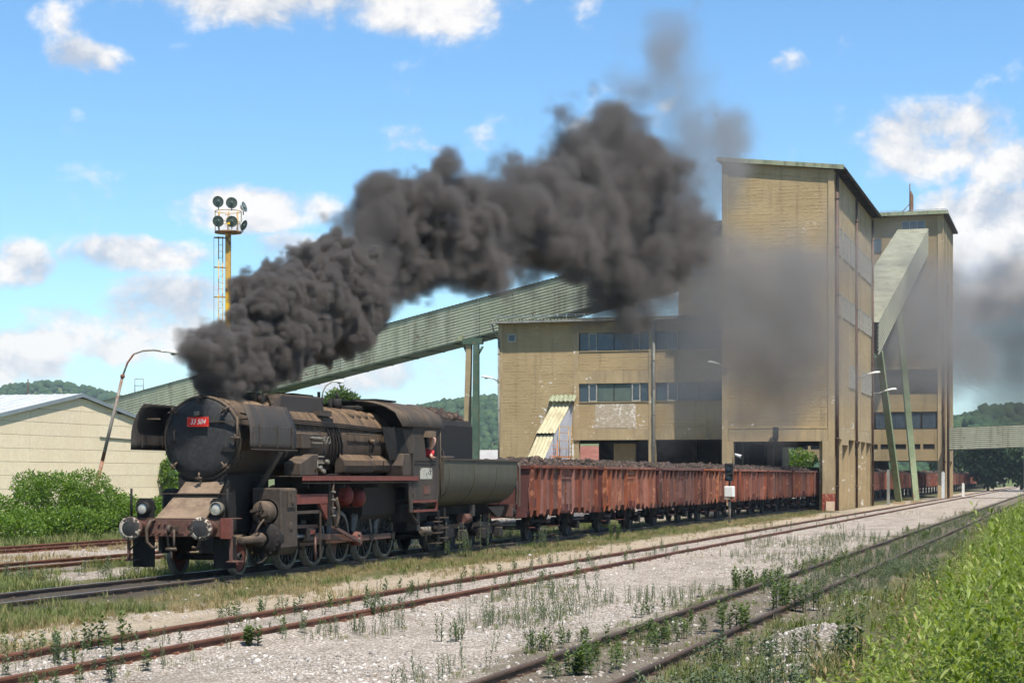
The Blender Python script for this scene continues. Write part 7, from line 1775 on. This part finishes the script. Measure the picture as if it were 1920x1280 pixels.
    vc.inputs['Min'].default_value = tuple(lo - voxel / 2); vc.inputs['Max'].default_value = tuple(hi + voxel / 2)
    for k, q in zip(('X', 'Y', 'Z'), (nx, ny, nz)): vc.inputs['Resolution ' + k].default_value = q
    vc.inputs['Background'].default_value = 0
    pos = N_.new('GeometryNodeInputPosition'); sub = N_.new('ShaderNodeVectorMath'); sub.operation = 'SUBTRACT'; sub.inputs[1].default_value = tuple(lo)
    dv = N_.new('ShaderNodeVectorMath'); dv.operation = 'SCALE'; dv.inputs['Scale'].default_value = 1 / voxel
    sp = N_.new('ShaderNodeSeparateXYZ'); L = ng.links.new
    L(pos.outputs[0], sub.inputs[0]); L(sub.outputs[0], dv.inputs[0]); L(dv.outputs[0], sp.inputs[0])
    def mth(op, a, b):
        nd = N_.new('ShaderNodeMath'); nd.operation = op
        for i, q in enumerate((a, b)):
            if hasattr(q, 'is_output'): L(q, nd.inputs[i])
            else: nd.inputs[i].default_value = q
        return nd.outputs[0]
    def f2i(s_, n):
        nd = N_.new('FunctionNodeFloatToInt'); nd.rounding_mode = 'ROUND'; L(s_, nd.inputs[0])
        im = N_.new('FunctionNodeIntegerMath'); im.operation = 'MINIMUM'; L(nd.outputs[0], im.inputs[0]); im.inputs[1].default_value = n - 1
        ix = N_.new('FunctionNodeIntegerMath'); ix.operation = 'MAXIMUM'; L(im.outputs[0], ix.inputs[0]); ix.inputs[1].default_value = 0
        return ix.outputs[0]
    def imul(a, k, b):
        nd = N_.new('FunctionNodeIntegerMath'); nd.operation = 'MULTIPLY_ADD'; L(a, nd.inputs[0]); nd.inputs[1].default_value = k; L(b, nd.inputs[2]); return nd.outputs[0]
    ii, jj, kk = f2i(sp.outputs[0], nx), f2i(sp.outputs[1], ny), f2i(sp.outputs[2], nz)
    idx = imul(imul(ii, ny, jj), nz, kk)
    na = N_.new('GeometryNodeInputNamedAttribute'); na.data_type = 'FLOAT'; na.inputs[0].default_value = 'dens'
    si = N_.new('GeometryNodeSampleIndex'); si.data_type = 'FLOAT'; si.domain = 'POINT'
    L(gi.outputs[0], si.inputs['Geometry']); L(na.outputs[0], si.inputs['Value']); L(idx, si.inputs['Index'])
    L(si.outputs[0], vc.inputs['Density']); L(vc.outputs[0], sm.inputs['Geometry']); L(sm.outputs[0], go.inputs[0])
    md = o.modifiers.new('rasterise', 'NODES'); md.node_group = ng
    print(name, dim, 'voxels', N)
    return o
def along(path, n, jitter, rs_, rj=.25):
    """sub-puffs along a poly-line of (x, y, z, r, density)"""
    P = np.array(path, float); out = []
    t = np.linspace(0, len(P) - 1, n)
    for q in t:
        i = min(int(q), len(P) - 2); f = q - i; c = P[i] * (1 - f) + P[i + 1] * f
        d = rs_.normal(0, 1, 3); d /= np.linalg.norm(d); k = rs_.uniform(.2, 1.0)
        out.append((*(c[:3] + d * c[3] * jitter * k), c[3] * rs_.uniform(1 - rj - .25 * k, 1.05 - .45 * k * jitter), c[4] * rs_.uniform(.75, 1.2)))
    return out
def burst(puffs, k, dens0, rs_, frac=(.35, .62), reach=.85, up=.25, grow=1.0):
    """children on the surface of every puff give the boiling outline"""
    out = []; puffs = [(x, y, z, r * grow) for x, y, z, r in puffs]
    n = len(puffs)
    for i in range(n):                                   # fill the gaps between neighbours
        for j in range(i):
            a, b = np.array(puffs[i]), np.array(puffs[j]); dist = np.linalg.norm(a[:3] - b[:3])
            if (a[3] + b[3]) * .8 < dist < (a[3] + b[3]) * 1.5: puffs.append(tuple((a + b) / 2 * np.array((1, 1, 1, .95))))
    for x, y, z, r in puffs:
        dens = dens0(x) if callable(dens0) else dens0
        out.append((x, y, z, r, dens))
        for _ in range(k):
            d = rs_.normal(0, 1, 3); d[2] += up; d /= np.linalg.norm(d); q = r * rs_.uniform(*frac)
            out.append((x + d[0] * r * reach, y + d[1] * r * reach, z + d[2] * r * reach, q, dens * rs_.uniform(.7, 1.15)))
    return out
def build_smoke():
    rs_ = np.random.RandomState(12)
    A = [(39.65, 19.4, 4.3, .34), (39.4, 19.2, 4.45, .36), (40.0, 19.3, 4.4, .4), (39.75, 19.4, 4.5, .36), (40.2, 19.4, 4.7, .5), (40.7, 19.4, 4.9, 0.65), (39.2, 19.3, 5.1, 0.58), (38.2, 19.2, 5.0, 0.32), (42.3, 19.5, 5.0, 0.50), (43.5, 19.6, 5.8, 0.80), (41.6, 19.5, 5.8, 0.47), (46.9, 19.9, 6.7, 1.03), (43.4, 19.7, 6.8, 0.71), (46.6, 19.9, 7.7, 0.76), (49.2, 20.1, 7.6, 0.89), (42.3, 19.6, 7.1, 0.37), (45.3, 19.8, 6.5, 0.88), (44.6, 19.8, 7.7, 0.42), (49.6, 20.1, 8.4, 0.62), (47.9, 20.0, 8.6, 0.42)]
    B = [(50.6, 20.15, 8.1, .8), (51.3, 20.2, 8.7, .85), (52.6, 20.3, 8.3, .75), (49.8, 20.1, 8.9, .45), (52.0, 20.3, 9.1, 1.00), (53.6, 20.3, 10.7, 0.80), (55.0, 20.4, 11.9, 0.51), (56.8, 20.5, 10.7, 1.22), (60.7, 20.7, 10.7, 1.49), (58.4, 20.6, 12.3, 0.65), (51.7, 20.2, 7.9, 0.72), (55.8, 20.5, 9.1, 0.95), (52.9, 20.3, 9.9, 0.98), (67.2, 21.0, 12.5, 1.53), (67.9, 21.0, 14.0, 0.74), (70.4, 21.0, 14.9, 0.55), (73.8, 21.2, 13.9, 1.67), (72.2, 21.2, 12.0, 1.64), (64.3, 20.9, 10.4, 1.18), (79.7, 21.4, 15.8, 1.67), (78.0, 21.3, 17.9, 0.75), (85.4, 21.6, 18.4, 1.58), (86.6, 21.6, 20.3, 0.98), (90.6, 21.8, 16.9, 2.29), (84.0, 21.5, 13.9, 2.01), (94.6, 21.9, 18.9, 1.82), (93.3, 21.9, 20.5, 1.33), (89.0, 21.7, 13.5, 1.99), (98.2, 22.0, 14.6, 2.33), (102.8, 22.1, 17.6, 2.28), (95.8, 21.9, 12.3, 1.28), (103.8, 22.0, 20.5, 1.23), (77.9, 21.4, 13.4, 1.64), (109.1, 22.3, 15.6, 2.25), (102.1, 22.1, 12.3, 1.09), (60, 20.7, 9.5, 1.0), (66, 21, 10.7, 1.2), (72, 21.2, 11.3, 1.2), (80, 21.4, 12.4, 1.5), (88, 21.7, 11.4, 1.7), (94, 21.9, 11.2, 1.5)]
    C = [(99.6, 22.0, 25.8, 1.41), (105.3, 22.0, 26.1, 1.61), (110.2, 22.2, 24.9, 1.30), (114.1, 22.3, 23.2, 1.54), (119.5, 22.3, 24.8, 1.12), (130, 22.6, 26.7, 1.47), (115.8, 22.3, 20.9, 1.63), (96.3, 22.0, 23.5, 1.14), (98.2, 22, 27.2, 1.2), (93.5, 21.9, 22.2, 1.2), (102, 22, 24, 1.6), (107.5, 22, 23.2, 1.7), (112, 22, 21.5, 1.9), (119, 22, 22.5, 1.6), (124, 22, 25.3, 1.5)]
    D = [(107.4, 21.0, 15.6, 2.52), (106.3, 20.0, 13.0, 2.34), (114.2, 21.0, 18.0, 1.87), (117.5, 19.5, 15.1, 3.25), (119, 19.3, 12.4, 3.8), (116.5, 19.0, 10.5, 2.71), (112.5, 20.0, 12.3, 2.63), (107.4, 21.0, 10.3, 1.89), (122.0, 15.4, 12.2, 3.17), (123.0, 13.8, 14.6, 2.66), (124.0, 12.3, 12.1, 1.96), (122.0, 13.4, 9.7, 1.83), (121.0, 16.8, 9.7, 1.93), (121.0, 16.8, 15.9, 2.98), (121.0, 16.8, 13.5, 2.98), (119.0, 17.5, 12.1, 3.63), (122, 14.5, 17, 2.6), (124, 12.3, 9.5, 2.2), (125.5, 11.3, 15.5, 2.4), (126, 10.4, 11.5, 2.4), (118, 20.2, 8.2, 2.2), (110, 22.4, 8.5, 2.4), (106, 23.0, 6.8, 2.0), (112, 22, 18, 2.6), (126, 10, 8, 2), (109, 22, 14, 2.6), (113, 22, 11, 2.6), (104, 22.4, 9.5, 1.8)]
    E_ = [(309.5, 13.8, 31.2, 4.35), (310.5, 10.5, 27.8, 6.52), (311.3, 8.0, 19.9, 6.09), (309.5, 13.8, 23.4, 4.78), (311.6, 7.2, 33.0, 5.22), (308.6, 16.7, 26.0, 2.78), (312.3, 4.7, 26.0, 7.83), (310.9, 9.2, 14.7, 4.35), (309.0, 15.5, 17.3, 3.13), (313, -8, 27, 8), (314, -20, 31, 8)]
    m1 = smoke_material('dark_coal_smoke', (.205, .185, .17), 1.0); m2 = smoke_material('thin_coal_smoke', (.33, .315, .305), 1.0)
    smoke('chimney_smoke', burst(A, 6, 9.0, rs_, grow=1.22), .062, m1, 'dense black smoke boiling out of the locomotive chimney', (.26, .50), .16, 1)
    smoke('smoke_plume', burst(B, 6, lambda x: float(np.interp(x, [50, 62, 80, 95, 103, 110], [4.5, 3.2, 2.2, 1.6, .9, .4])), rs_, grow=1.2, frac=(.28, .6), reach=.95), .155, m1, 'long dark smoke plume drifting back over the coal train', (.62, 1.35), .32, 2, soft_grow=(.030, 55), voids=1.0)
    smoke('thin_smoke_top', burst(C, 6, .17, rs_, grow=1.5), .30, m2, 'thin blue grey smoke above the dark plume', (1.0, 2.2), 1.6, 3)
    smoke('smoke_haze', burst([(x, y, z - 1.2, r) for x, y, z, r in D], 3, .16, rs_, grow=1.45), .42, m2, 'thin grey smoke hanging before the loading tower', (1.2, 3.0), 2.4, 4)
    F = [(176, 14, 17, 3.6), (186, 14, 21, 4), (192, 13, 16, 4), (182, 15, 12, 3), (200, 13, 19, 3.6), (196, 14.5, 12.5, 3), (188, 15, 25, 3), (176, 16, 11, 3), (205, 12, 13, 3)]
    smoke('gallery_haze', burst(F, 3, .12, rs_, grow=1.4), .7, m2, 'thin grey smoke drifting across the steep gallery and tallest tower', (1.6, 4.5), 3.0, 6)
    smoke('distant_smoke', burst(E_, 4, .085, rs_, grow=2.0), .85, m1, 'dark smoke of another engine behind the tallest tower', (3.0, 7.0), 6.0, 5)
build_smoke()
# ------------------------------------------------------------------ thin summer air over the whole place
def build_haze():
    m = bpy.data.materials.new('summer_air'); m.use_nodes = True; g = NT(m.node_tree)
    out = g.n('ShaderNodeOutputMaterial'); v = g.n('ShaderNodeVolumePrincipled'); g.l(v.outputs[0], out.inputs['Volume'])
    v.inputs['Color'].default_value = (.72, .84, 1.0, 1); v.inputs['Density'].default_value = .00014; v.inputs['Anisotropy'].default_value = .2
    o = MB().box(-60, 2300, -1100, 1700, -2.0, 110).build('haze', m); tag(o, 'faint blue summer haze over the yard and hills', kind='stuff')
build_haze()
